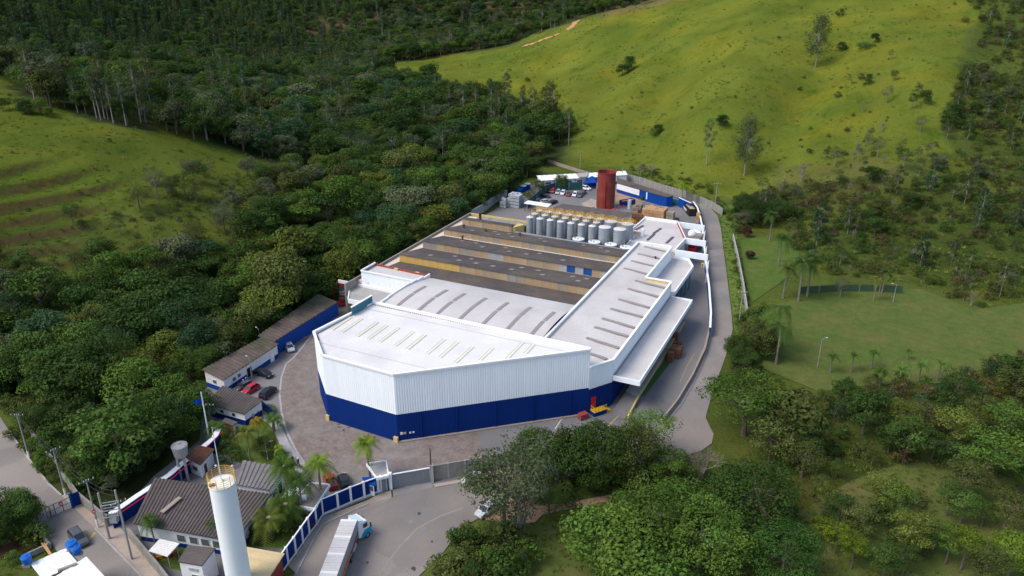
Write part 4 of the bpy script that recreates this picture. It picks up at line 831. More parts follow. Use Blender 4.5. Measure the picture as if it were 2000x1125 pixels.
for p in t_info[l9.name][1]: b = MB(); b.box((p.x, p.y, 0), .25, .25, 2.8); b.build('post', 'white_trim', l9)
lk = house('gate_kiosk', 'white kiosk with blue roof next to the palm at the gate', 'kiosk', [(734,948),(712,943),(707,932),(733,930)], [2.5]*4, 'blue_paint', 'white_wall', flat=True)
on_wall(lk, 0, .5, 1, 1.2, .9, 'window', frame='white_trim')
l10 = house('substation_block', 'white block hut with flat brown roof left of the white water tower', 'hut', [(394,1104),(347,1096),(367,1064),(421,1070)], [4.6]*4, 'roof_brown', 'white_wall', flat=True, inset=.15)
on_wall(l10, 0, .35, 1.6, 1.2, .9, 'window', frame='gutter'); on_wall(l10, 0, .4, 3.2, 1.4, .45, 'grey_metal', 'insulator_rack')
l11 = house('playground_canopy', 'light grey corrugated canopy on posts beside the street wall', 'canopy', [(327,1087),(351,1061),(312,1052),(290,1076)], [2.6, 2.7, 2.7, 2.6], 'gutter', walls=False, pitch=.35, depth=.05)
for p in t_info[l11.name][1]: b = MB(); b.tube([(p.x, p.y, 0), (p.x, p.y, 2.5)], .06, 6); b.build('post', 'grey_metal', l11)
for k in range(7):
    x, y = 306+5.5*k+random.uniform(-2, 2), 1093-2.2*k+random.uniform(-4, 3); p = G(x, y)
    b = MB(); b.box((p.x, p.y, .0), .9, .6, .5+.1*(k % 3), .4*k); b.box((p.x, p.y, .62+.1*(k % 3)), .95, .1, .08, .4*k)
    tag(b.build('scrap_box', 'yellow_rail' if k % 2 else 'red_trim', None, loc=(p.x, p.y, 0)), 'small %s box in the clutter under the light grey canopy' % ('yellow' if k % 2 else 'dark red'), 'box', 'clutter under the canopy')
l12 = house('tan_roof_shed', 'shed with tan sheet roof between white tower and blue fence', 'shed', [(466,1150),(482,1068),(556,1081),(505,1160)], [3.4, 3.6, 3.6, 3.4], 'tan_roof', 'red_trim', pitch=1.6, depth=.04)
# bottom-left house
l13 = house('street_house', 'house with bright white metal roof at the bottom left corner', 'house', [(59,1101),(128,1071),(152,1099),(84,1132)], [6.0]*4, 'roof_white', 'concrete_beige', pitch=.95, depth=.05)
l13.children[0].data.materials[0] = MAT['white_trim']
hp = [G(x, y, 6.3) for x, y in ((102,1130),(169,1087),(215,1137),(150,1178))]
b = MB(); b.ribbed(hp[3], hp[2], hp[1], hp[0], .95, .05, .12); b.build('front_roof', 'white_trim', l13)
hc = sum(hp, Vector())/4; b = MB(); b.prism([hc+(p-hc)*.93 for p in hp], 0, 6.1); b.build('front_walls', 'concrete_beige', l13)
p, q = G(112, 1113, 6.6), G(150, 1099, 6.6); b = MB(); b.beam(p, q, .35, .3); b.build('ridge_board', 'concrete_beige', l13)
tz = [G(x, y, 6.0) for x, y in ((136,1068),(160,1078),(162,1092),(140,1090))]; b = MB(); b.prism(tz, 0, 5.6); b.build('tank_block', 'concrete_old', l13)
for i, (x, y, z, lab, r) in enumerate(((142, 1071, 6.1, 'larger of the two blue water tanks above the parked dark car', .78), (151, 1080, 5.7, 'smaller blue water tank next to the larger one on the roof', .68), (54, 1099, 6.2, 'bright blue water tank alone at the white roof corner', .70))):
    p = G(x, y, z); t = thing('water_tank', lab, 'water tank', p, 0, 'blue plastic roof tanks'); b = MB(); b.lathe(p, [(r*.78, 0), (r*.92, .9)], 20); b.build('body', 'blue_tank', t, smooth=False)
    b = MB(); b.lathe(p, [(r*1.02, .88), (r*1.02, 1.02), (r*.85, 1.18), (r*.4, 1.22), (r*.38, 1.3), (.05, 1.32)], 20); b.build('lid', 'blue_tank', t)
    b = MB(); b.box((p.x, p.y, p.z-.45), 1.5*r, 1.5*r, .45); b.build('plinth', 'concrete_old', t)
tl = thing('timber_plank', 'two pale timber planks leaning across the ditch above the white roof house', 'planks', G(92, 1070))
for dx in (0, 5):
    b = MB(); b.beam(G(81+dx, 1060, .9), G(98+dx*.6, 1084, 1.0), .18, .1); o = b.build('plank', 'wood', tl); o.color = (.50, .27, .11, 1)
# ------------------------------------------------------------------ back lot: white offices, tent, blue shed
lb = house('white_office_row', 'row of low white offices with white roof behind the far car park', 'office', [(1056,353),(1226,341.5),(1222,334),(1048,343)], [3.6, 3.6, 4.0, 4.0], 'white_trim', 'white_wall', 'blue_paint', 1.2, pitch=2.0, depth=.06)
for k in range(7): on_wall(lb, 0, .08+.12*k, 1.9, 2.2, .9, 'window', frame='white_trim')
for k in range(8): on_wall(lb, 0, .02+.125*k, .05, .15, 3.3, 'black_paint', 'downpipe')
p = [G(x, y, 4.05) for x, y in ((1125,340),(1150,338),(1146,346),(1132,347))]; b = MB(); b.prism(p, 3.6, 4.3); b.build('roof_patch', 'concrete', lb)
tn = thing('blue_tent', 'blue peaked tent canopy left of the red tower', 'tent', G(1152, 362))
ts = [G(x, y, 2.6) for x, y in ((1138,357),(1166,357),(1172,350),(1146,349))]; tcn = sum(ts, Vector())/4
b = MB(); b.add([*ts, (tcn.x, tcn.y, 4.6)], [(0, 1, 4), (1, 2, 4), (2, 3, 4), (3, 0, 4)]); b.build('canopy', 'blue_paint', tn)
for q in ts: b = MB(); b.tube([(q.x, q.y, 0), (q.x, q.y, 2.6)], .07, 6); b.build('pole', 'white_trim', tn)
ls = house('blue_shed_row', 'long shed with dark roof, white and blue front right of the red tower', 'shed', [(1205,358),(1302,385),(1316,382),(1205,347)], [3.6, 3.8, 4.2, 4.2], 'roof_dark', 'blue_paint', pitch=1.0, depth=.08, inset=.15)
pts_, ins_ = t_info[ls.name]
p, q = ins_[0], ins_[0].lerp(ins_[1], .47); d = (q-p); d.z = 0; d.normalize(); o_ = Vector((d.y, -d.x, 0))
b = MB(); p2, q2 = p+o_*.06, q+o_*.06; b.prism([p2, q2, q2+o_*.1, p2+o_*.1], 1.4, 3.5); b.build('white_panel', 'white_wall', ls)
on_wall(ls, 0, .62, .8, .5, 2.6, 'white_trim', 'downpipe', .1)
# boundary walls --------------------------------------------------------------
def boundary(name, label, path, top, h, bodym, capm=None, w=.3, capw=.5, panel=None, cat='wall', px_top=True, base=0.0, postm=None, postw=.35, group=None):
    """wall whose coping line follows the pixels; panels become parts"""
    pts = [G(x, y, top if px_top else 0) for x, y in path]; t = thing(name, label, cat, (pts[0].x, pts[0].y, 0), 0, group)
    for a, c in zip(pts, pts[1:]):
        ln = (c-a).xy.length; n = max(1, int(round(ln/panel))) if panel else 1
        for k in range(n):
            p = a.lerp(c, k/n); q = a.lerp(c, (k+1)/n); g = (q-p).normalized()*(.02 if panel else 0)
            b = MB(); b.beam((p.x+g.x, p.y+g.y, base+h), (q.x-g.x, q.y-g.y, base+h), w, h); b.build('panel' if panel else 'wall', bodym, t)
            if postm: b = MB(); b.box((p.x, p.y, base), postw, postw, h+.12, math.atan2(g.y, g.x) if g.length else 0); b.build('post', postm, t)
        if capm: b = MB(); b.beam((a.x, a.y, base+h+.1), (c.x, c.y, base+h+.1), capw, .1); b.build('coping', capm, t)
    return t
boundary('road_wall', 'curved white capped blue wall between the yard and the right hand road', [(1354,394),(1362,405),(1368,425),(1372,445),(1375,480),(1380,520),(1385,560),(1388.5,610),(1387,640)], 2.6, 2.6, 'blue_paint', 'white_trim', .25, .5, panel=6)
boundary('low_road_wall', 'low weathered concrete wall curving down beside the right hand road', [(1387,640),(1377,680),(1353,730),(1323,780),(1296,814)], 1.3, 1.3, 'concrete_beige', None, .3, panel=3.2)
boundary('concrete_wall', 'long grey concrete panel wall at the foot of the grassy hill', [(1218,339),(1250,347),(1290,360),(1340,374),(1390,394),(1412,408)], 2.4, 2.6, 'concrete_old', None, .2, panel=3.0, postm='concrete', postw=.28)
boundary('concrete_wall', 'short concrete panel wall right of the sliding gate', [(842,911),(940,894),(1000,880)], 2.9, 2.9, 'concrete_old', 'concrete_old', .2, .25, panel=3.0, postm='concrete', postw=.3)
boundary('park_wall', 'thin pale wall beside the grass verge right of the road', [(1432,457),(1441,495),(1452,550),(1461,612)], 1.8, 1.8, 'concrete', 'concrete', .25, .3, panel=4)
boundary('west_wall', 'white capped wall running down the forest edge toward the street', [(427,838),(418,856),(372,892),(330,928),(269,968),(240,988),(216,1004)], 2.8, 2.8, 'blue_sheet', 'white_trim', .25, 1.0, panel=4)
boundary('stream_wall', 'low concrete wall on the bank of the muddy stream', [(72,1022),(84,1045),(97,1062)], .9, .9, 'concrete_old', None, .3)
boundary('stream_wall', 'low concrete wall from the planks toward the muddy stream', [(97,1060),(75,1070),(53,1080),(40,1090)], .9, .9, 'concrete_old', None, .3)
boundary('street_wall', 'dark weathered wall along the street pavement below the power poles', [(248,1030),(275,1062),(310,1104),(345,1150)], 1.8, 1.8, 'concrete_old', None, .35, panel=2.5)
boundary('lower_wall', 'mossy concrete wall beside the forest at the street bend', [(60,842),(85,868),(112,905),(150,960),(208,1008)], 2.0, 2.0, 'concrete_old', None, .3, panel=3)
boundary('side_wall', 'pale concrete wall behind the grey crate stacks', [(920,412),(945,398),(972,378),(990,371)], 3.0, 3.0, 'concrete', 'concrete', .3, .5, panel=4)
boundary('hill_wall', 'thin pale wall climbing left behind the white offices', [(1070,312),(1100,322),(1150,337)], 1.2, 1.4, 'concrete_beige', None, .3)
boundary('blue_wall', 'blue wall panel row at the end of the dark roofed shed', [(1326,386),(1350,397)], 3.2, 3.2, 'blue_paint', 'white_trim', .2, .4, panel=1.5)
b = MB(); pts = [G(x, y, 3.0) for x, y in ((427,840),(372,893),(330,929),(269,969),(216,1005))]; off = Vector((.9, -.5, 0))
b.tube([p+off for p in pts], .09, 6); tag(b.build('fire_pipe', 'red_paint', None, loc=(0, 0, 0)), 'thin red pipe running along the white capped west wall', 'pipe')
# net fence round the car park
nf = boundary('net_fence', 'dark green net fence round the far car park', [(1030,392),(1066,362),(1085,357),(1138,356)], 3.0, 3.0, 'net_green', None, .06, panel=5, cat='fence', postm='grey_metal', postw=.12)
boundary('field_net', 'green net fence along the far edge of the sports field', [(1562,560),(1640,556),(1720,556),(1765,559)], 2.0, 2.0, 'field_net', None, .05, panel=5, cat='fence', postm='concrete_beige', postw=.14)
# blue street-front fence ----------------------------------------------------
fp = [(745,959),(738.6,961.5),(712,971.5),(686,981.6),(660.6,993),(630.4,1005.5),(618,1025),(604,1043),(591.5,1061),(577.6,1081),(562.5,1101.5),(548.5,1122),(533,1145)]
fpts = [G(*p) for p in fp]; ff = thing('front_fence', 'dark blue panel fence with white posts along the entrance road', 'fence', fpts[0])
for i, (a, c) in enumerate(zip(fpts, fpts[1:])):
    d = (c-a).normalized(); rz = math.atan2(d.y, d.x)
    b = MB(); b.beam(a+d*.2+Vector((0, 0, 2.95)), c-d*.2+Vector((0, 0, 2.95)), .08, 2.6); b.build('panel', 'blue_sheet', ff)
    b = MB(); b.beam(a+d*.17+Vector((0, 0, .34)), c-d*.17+Vector((0, 0, .34)), .22, .34); b.build('plinth', 'white_wall', ff)
    b = MB(); b.beam(a+d*.17+Vector((0, 0, 3.08)), c-d*.17+Vector((0, 0, 3.08)), .2, .12); b.build('top_rail', 'white_trim', ff)
    b = MB(); b.box(a, .34, .34, 3.15, rz); b.build('post', 'white_trim', ff)
sg = thing('sliding_gate', 'wide plain grey sliding gate with white top rail at the yard entrance', 'gate', G(766, 954))
a, c = G(766, 954), G(840, 941)
for k in range(6):
    p, q = a.lerp(c, k/6), a.lerp(c, (k+1)/6); g = (q-p).normalized()*.015; b = MB(); b.beam(p+g+Vector((0, 0, 2.75)), q-g+Vector((0, 0, 2.75)), .08, 2.65); b.build('panel', 'gate_grey', sg)
b = MB(); b.beam(a+Vector((0, 0, 2.9)), c+Vector((0, 0, 2.9)), .22, .14); b.build('top_rail', 'white_trim', sg)
gp = thing('gate_post', 'white and blue gate pier with grey wicket door left of the sliding gate', 'gate pier', G(757, 958))
b = MB(); p = G(764, 955); b.box(p, .5, .5, 3.3); b.build('pier', 'white_trim', gp)
b = MB(); p = G(758, 957); b.box(p, .15, .6, 3.0, .2); b.build('blue_strip', 'blue_sheet', gp)
b = MB(); b.beam(G(755, 958)+Vector((0, 0, 2.3)), G(747, 960.5)+Vector((0, 0, 2.3)), .08, 2.2); b.build('wicket_door', 'gate_grey', gp)
b = MB(); b.beam(G(759, 956.5)+Vector((0, 0, 3.1)), G(744, 961.5)+Vector((0, 0, 3.1)), .5, .25); b.build('lintel', 'white_trim', gp)
gpr = MB(); p = G(845, 941.5); gpr.box(p, .45, .45, 3.4); gpr.box((p.x, p.y, 3.4), .6, .6, .15); tag(gpr.build('gate_post', 'concrete', None, loc=p), 'weathered concrete gate post right of the sliding gate', 'gate post')
# steel gate across the street
bg_ = thing('street_gate', 'open blue steel bar gate with a round no-entry sign across the street', 'gate', G(140, 994))
a, c = G(94, 1014), G(141, 993)
b = MB()
for zz in (.15, 1.2, 2.2): b.tube([a+Vector((0, 0, zz)), c+Vector((0, 0, zz))], .06, 6)
for k in range(0, 4): p = a.lerp(c, k/3); b.tube([p+Vector((0, 0, .12)), p+Vector((0, 0, 2.25))], .06, 6)
b.build('frame', 'teal_paint', bg_)
for k in range(1, 17): p = a.lerp(c, k/17); b = MB(); b.tube([p+Vector((0, 0, .15)), p+Vector((0, 0, 2.2))], .018, 4); b.build('bar', 'teal_paint', bg_)
b = MB(); p = G(143, 992); b.box(p, .3, .3, 2.8); b.build('post', 'blue_paint', bg_)
b = MB(); b.beam(G(145, 991)+Vector((0, 0, 2.6)), G(160, 985)+Vector((0, 0, 2.6)), .1, 2.5); b.build('leaf', 'blue_sheet', bg_)
def round_sign(c, r, nrm, par):
    x = nrm.cross(Vector((0, 0, 1))).normalized(); y = x.cross(nrm).normalized(); b = MB(); n = 20
    ring = [c+x*r*math.cos(2*math.pi*k/n)+y*r*math.sin(2*math.pi*k/n) for k in range(n)]; b.add(ring+[p-nrm*.03 for p in ring], [tuple(range(n)), tuple(range(2*n-1, n-1, -1))]+[(k, n+k, n+(k+1) % n, (k+1) % n) for k in range(n)]); s_ = b.build('sign_disc', 'red_paint', par)
    b = MB(); f = nrm*.012; b.quad(c-x*r*.62-y*r*.16+f, c+x*r*.62-y*r*.16+f, c+x*r*.62+y*r*.16+f, c-x*r*.62+y*r*.16+f); b.build('white_bar', 'white_trim', s_)
sp_ = a.lerp(c, .62)+Vector((0, 0, 1.75)); nr = Vector((.25, -1, 0.1)).normalized(); round_sign(sp_+nr*.12, .34, nr, bg_)
# ------------------------------------------------------------------ white water tower
wt_c = G(433, 941, 20.0); wt_c.z = 0; wt = thing('water_tower', 'tall white cylindrical water tower with yellow railing and lightning mast', 'water tower', wt_c)
b = MB(); b.lathe(wt_c, [(1.62, 0), (1.62, 19.85)], 48, cap=False); o = b.build('shaft', 'tower_white', wt, smooth=True)
for zz in (5, 10, 15): b = MB(); b.lathe(wt_c, [(1.62, zz-.05), (1.628, zz-.04), (1.628, zz+.04), (1.62, zz+.05)], 48, cap=False); b.build('weld_seam', 'tower_white', wt)
b = MB(); b.lathe(wt_c, [(1.68, 19.8), (1.68, 19.95), (1.2, 20.05), (.05, 20.15)], 40); b.build('lid', 'tower_lid', wt)
b = MB()
for zz in (20.15, 20.45, 20.75, 21.05, 21.35): b.tube([wt_c+Vector((1.66*math.cos(2*math.pi*k/32), 1.66*math.sin(2*math.pi*k/32), zz)) for k in range(33)], .03, 4, cap=False)
for k in range(12): aa = 2*math.pi*k/12; q = wt_c+Vector((1.66*math.cos(aa), 1.66*math.sin(aa), 0)); b.tube([q+Vector((0, 0, 19.9)), q+Vector((0, 0, 21.4))], .035, 4)
b.build('railing', 'yellow_rail', wt)
b = MB(); b.tube([wt_c+Vector((0, 0, 20)), wt_c+Vector((0, 0, 28.2))], [.07, .04], 6); b.build('mast', 'white_trim', wt)
b = MB(); b.lathe(wt_c+Vector((0, 0, 20.1)), [(.3, 0), (.3, .12), (.1, .3)], 10); b.build('mast_base', 'tower_lid', wt)
for aa in (2.2, .9): q = wt_c+Vector((1.75*math.cos(aa), 1.75*math.sin(aa), 21.3)); b = MB(); b.lathe(q, [(.05, 0), (.16, .1), (.16, .22), (.05, .3)], 8); b.build('beacon', 'lamp_glass', wt)
b = MB(); b.box(wt_c+Vector((-.9, -.9, 20.1)), .7, .5, .15, .5); b.build('hatch', 'roof_rust', wt)
# cup-shaped concrete tank
cc_ = G(363, 936); ct = thing('concrete_tank', 'cup shaped concrete water tank on slim columns by the rusty roof', 'water tank', cc_)
cz = 4.6
b = MB(); b.lathe(cc_+Vector((0, 0, cz)), [(.75, 0), (1.05, .35), (1.3, 2.1), (1.32, 2.3), (.9, 2.5), (.3, 2.62), (.28, 2.8), (.03, 2.82)], 28); b.build('cup', 'concrete', ct)
for dx, dy in ((-.6, -.4), (.6, -.4), (0, .6)): b = MB(); b.tube([cc_+Vector((dx, dy, 0)), cc_+Vector((dx, dy, cz+.2))], .22, 8); b.build('column', 'concrete', ct)

# ------------------------------------------------------------------ cars
def car_proto(kind):
    """local x forward, metres; returns dict of meshes with materials"""
    if kind == 'hatch': Ln, W, Hh, prof = 3.9, 1.68, 1.5, [(-1.95, .45), (-1.93, .95), (-1.75, 1.0), (1.0, .95), (1.85, .72), (1.95, .45)]; cab = [(-1.75, .98), (-1.35, 1.48), (.25, 1.48), (1.05, .95)]
    elif kind == 'sedan': Ln, W, Hh, prof = 4.4, 1.72, 1.45, [(-2.2, .45), (-2.18, .9), (-2.05, .98), (1.15, .93), (2.1, .72), (2.2, .45)]; cab = [(-1.65, .97), (-.95, 1.42), (.35, 1.42), (1.2, .93)]
    elif kind == 'suv': Ln, W, Hh, prof = 4.4, 1.8, 1.68, [(-2.2, .5), (-2.18, 1.05), (-2.05, 1.1), (1.1, 1.05), (2.05, .9), (2.2, .5)]; cab = [(-2.05, 1.08), (-1.8, 1.64), (.3, 1.64), (1.15, 1.05)]
    else: Ln, W, Hh, prof = 4.5, 1.7, 1.6, [(-2.25, .5), (-2.25, 1.02), (-2.2, 1.02), (1.1, 1.0), (2.1, .85), (2.25, .5)]; cab = [(-.55, 1.02), (-.4, 1.55), (.55, 1.55), (1.25, 1.0)]
    out = {}
    def fin(b, name, mats, sm=False):
        o = b.build(name, mats); me = o.data; bpy.data.objects.remove(o); return me
    hw = W/2; b = MB(); zb = .22; x0 = prof[0][0]; x1 = prof[-1][0]
    st = [(x0, zb+.18, prof[0][1]+.1, .80)]+[(x, zb, z, s_) for (x, z), s_ in zip(prof[1:-1], (.93, .97, 1.0, .95))]+[(x1, zb+.15, prof[-1][1]+.12, .80)]
    vs_ = []; nn = 8
    for x, z0, z1, s_ in st:
        w_ = hw*s_; zm = z0+(z1-z0)*.55; vs_ += [(x, -w_*.92, z0), (x, -w_, z0+.12), (x, -w_, zm), (x, -w_*.9, z1), (x, w_*.9, z1), (x, w_, zm), (x, w_, z0+.12), (x, w_*.92, z0)]
    fs = []
    for j in range(len(st)-1): fs += [(j*nn+k, (j+1)*nn+k, (j+1)*nn+(k+1) % nn, j*nn+(k+1) % nn) for k in range(nn)]
    fs += [tuple(range(nn)), tuple((len(st)-1)*nn+k for k in range(nn-1, -1, -1))]
    b.add(vs_, [f[::-1] for f in fs]); 
    out['body'] = fin(b, 'body', ['car_paint'])
    # glasshouse and roof
    (xa, za), (xb, zb2), (xc, zc), (xd, zd) = cab; wi = hw*.88; wr = hw*.70
    b = MB(); b.add([(xa, -wi, za), (xa, wi, za), (xb, -wr, zb2-.03), (xb, wr, zb2-.03), (xc, -wr, zc-.03), (xc, wr, zc-.03), (xd, -wi, zd), (xd, wi, zd)],
        [(0, 1, 3, 2), (4, 5, 7, 6), (0, 2, 4, 6), (1, 7, 5, 3), (2, 3, 5, 4)]); out['windows'] = fin(b, 'windows', ['glass'])
    b = MB(); b.add([(xb-.06, -wr-.02, zb2-.04), (xc+.08, -wr-.02, zc-.04), (xc+.08, wr+.02, zc-.04), (xb-.06, wr+.02, zb2-.04), (xb+.1, -wr+.12, zb2+.02), (xc-.1, -wr+.12, zc+.02), (xc-.1, wr-.12, zc+.02), (xb+.1, wr-.12, zb2+.02)],
        [(0, 1, 5, 4), (1, 2, 6, 5), (2, 3, 7, 6), (3, 0, 4, 7), (4, 5, 6, 7)])
    for sy in (-1, 1):                                                        # pillars
        b.tube([(xa, sy*(wi+.005), za), (xb, sy*(wr+.005), zb2-.02)], .05, 4); b.tube([(xd, sy*(wi+.005), zd), (xc, sy*(wr+.005), zc-.02)], .045, 4)
        xm = (xb+xc)/2; b.tube([(xm-.1, sy*(wi+.005), (za+zd)/2), (xm-.1, sy*(wr+.005), zb2-.02)], .04, 4)
    out['roof'] = fin(b, 'roof', ['car_paint'])
    if kind == 'pickup': b = MB(); b.prism([(-2.15, -hw*.78), (-.65, -hw*.78), (-.65, hw*.78), (-2.15, hw*.78)], 1.0, 1.035); out['load_bed'] = fin(b, 'load_bed', ['black_paint'])
    b = MB(); n = 14; ring = [(.31*math.cos(2*math.pi*k/n), .31*math.sin(2*math.pi*k/n)) for k in range(n)]
    b.add([(x, -.1, z) for x, z in ring]+[(x, .1, z) for x, z in ring], [tuple(range(n)), tuple(range(2*n-1, n-1, -1))]+[(k, n+k, n+(k+1) % n, (k+1) % n) for k in range(n)]); out['tyre'] = fin(b, 'tyre', ['rubber'])
    b = MB(); b.add([(.19*x/.31, y, .19*z/.31) for y in (-.108, .108) for x, z in ring], [tuple(range(n)), tuple(range(2*n-1, n-1, -1))]+[(k, n+k, n+(k+1) % n, (k+1) % n) for k in range(n)]); out['rim'] = fin(b, 'rim', ['rim'])
    b = MB(); b.box((0, 0, 0), .12, .34, .14); out['headlight'] = fin(b, 'headlight', ['lamp_glass']); b = MB(); b.box((0, 0, 0), .1, .26, .2); out['tail_light'] = fin(b, 'tail_light', ['tail_red'])
    b = MB(); b.box((0, 0, 0), .16, .2, .12); out['mirror'] = fin(b, 'mirror', ['car_paint'])
    out['dim'] = (Ln, W, prof, cab); return out
CARS = {k: car_proto(k) for k in ('hatch', 'sedan', 'suv', 'pickup')}
def car(kind, x, y, head_px, colr, label, group, z=.02):
    """head_px: photo pixel (on the ground) the nose points to"""
    p = G(x, y); h = G(*head_px); rz = math.atan2(h.y-p.y, h.x-p.x); c = CARS[kind]; t = thing('parked_car' if kind != 'pickup' else 'pickup_truck', label, 'car' if kind != 'pickup' else 'pickup', (p.x, p.y, z), rz, group)
    Ln, W, prof, cab = c['dim']
    child('body', c['body'], t, colr); child('windows', c['windows'], t); child('roof', c['roof'], t, colr)
    if 'load_bed' in c: child('load_bed', c['load_bed'], t)
    for sx in (-.30, .31):
        for sy in (-1, 1): w_ = child('wheel', c['tyre'], t, loc=(Ln*sx, sy*(W/2-.09), .31)); child('rim', c['rim'], w_)
    for sy in (-1, 1):
        child('headlight', c['headlight'], t, loc=(Ln/2-.12, sy*W*.3, .62)); child('tail_light', c['tail_light'], t, loc=(-Ln/2+.02, sy*W*.36, .72)); child('mirror', c['mirror'], t, colr, loc=(cab[3][0]-.25, sy*(W/2+.06), cab[3][1]))
    return t
K_ = (.012, .013, .016); WHT = (.72, .73, .74); RED = (.42, .012, .02); SIL = (.40, .42, .44); GRY = (.07, .075, .085)
GY = 'cars parked beside the white workshop'; GF = 'cars in the far car park'; GG = 'cars parked by the guard house'
car('sedan', 566, 682, (560,672), SIL, 'silver sedan parked alone along the blue workshop wall', GY).rotation_euler.z += math.pi
car('sedan', 516, 734, (530,739), K_, 'black sedan standing across in front of the white workshop door', GY)
car('hatch', 477, 759, (466,764), GRY, 'dark grey hatchback half hidden left of the red car', GY)
car('hatch', 490, 765, (478,772), RED, 'red hatchback parked beside the ribbed roof office', GY)
car('suv', 524, 772, (533,764), K_, 'black car parked nearest the cobbled yard, right of the red one', GY)
car('pickup', 645, 945, (640,933), RED, 'red pickup with empty bed behind the blue fence', GG)
car('hatch', 672, 944, (668,932), K_, 'black hatchback beside the red pickup behind the blue fence', GG)
car('suv', 568, 976, (577,962), WHT, 'white car between palms and the flat roofed guard house', GG)
car('suv', 155, 1057, (163,1067), GRY, 'dark grey SUV on the street beside the white roof house', None)
car('hatch', 922, 940, (908,946), SIL, 'silver hatchback at the kerb beside the concrete wall', None)
car('sedan', 952, 1000, (940,1008), (.5, .52, .54), 'silver car half hidden under the big grey-green tree', None)
for i, (x, y, k, c_, lb_) in enumerate([(1072,375,'hatch',K_,'black hatchback at the left end of the far car row'),(1079.5,375.5,'hatch',RED,'bright red car second in the far car row'),(1090,378,'hatch',SIL,'pale silver car beside the bright red one in the far row'),(1099.5,379.5,'hatch',WHT,'white car in the middle of the far car row'),(1111,381.5,'sedan',(.2,.01,.02),'dark red car in the far car row'),(1123,382.5,'hatch',WHT,'white hatchback right of the dark red car in the far row'),(1133,384,'hatch',GRY,'dark grey hatchback at the right end of the far car row')]):
    car(k, x, y, (x-6, y+6.5), c_, lb_, GF).rotation_euler.z += 0
car('hatch', 1139, 378, (1145, 371), (.16, .02, .03), 'maroon car mostly hidden behind the far row of cars', GF)
car('sedan', 1064, 385.5, (1076,387), K_, 'black car parked sideways in front of the far row', GF)
car('suv', 1144, 370.5, (1156,373.5), WHT, 'white car parked apart below the blue tent', GF)
car('hatch', 1043, 392.5, (1036,394), SIL, 'pale car behind the white carport roof, left one', GF)
car('hatch', 1066, 396.5, (1075,395), SIL, 'pale car behind the white carport roof, middle one', GF)
car('sedan', 1079, 398, (1070,401), K_, 'black car right of the white carport roof', GF)
cp_ = house('carport', 'white sheet carport roof left of the dark lean-to', 'carport', [(1023,397),(1070,404.5),(1077,398.5),(1031,391.5)], [3.0, 3.0, 3.2, 3.2], 'white_trim', walls=False, pitch=1.0, depth=.04)
for p in t_info[cp_.name][1]: b = MB(); b.tube([(p.x, p.y, 0), (p.x, p.y, 2.9)], .08, 6); b.build('post', 'dark_metal', cp_)
# motorcycles by the door
for i, (x, y, c_) in enumerate(((474.5,753,RED),(480,749,K_))):
    p = G(x, y); t = thing('motorcycle', '%s motorcycle parked against the white workshop wall' % ('red' if i == 0 else 'black'), 'motorcycle', (p.x, p.y, .01), .9, 'motorcycles at the workshop wall')
    for sx in (-.62, .62): w_ = child('wheel', CARS['hatch']['tyre'], t, loc=(sx, 0, .3), scale=(1, .5, 1)); child('rim', CARS['hatch']['rim'], w_)
    b = MB(); b.add([(-.75, -.1, .62), (-.75, .1, .62), (-.1, -.13, .55), (-.1, .13, .55), (.35, -.12, .7), (.35, .12, .7), (.3, -.14, .95), (.3, .14, .95), (-.1, -.14, .8), (-.1, .14, .8), (-.8, -.1, .85), (-.8, .1, .85)], [(0, 2, 8, 10), (1, 11, 9, 3), (2, 4, 6, 8), (3, 9, 7, 5), (10, 8, 9, 11), (8, 6, 7, 9), (4, 5, 7, 6), (0, 10, 11, 1), (0, 1, 3, 2), (2, 3, 5, 4)])
    b.tube([(.3, 0, .8), (.62, 0, .3)], .05, 5); b.tube([(.25, -.35, 1.05), (.25, .35, 1.05)], .03, 5); o = b.build('body', 'car_paint', t, rel=False); o.color = (*c_, 1)
    b = MB(); b.box((-.4, 0, .86), .7, .26, .1); b.build('seat', 'rubber', t, rel=False); b = MB(); b.lathe((.2, 0, 1.08), [(.05, 0), (.16, .08), (.15, .22), (.05, .28)], 10); b.build('helmet', 'white_trim', t, rel=False)
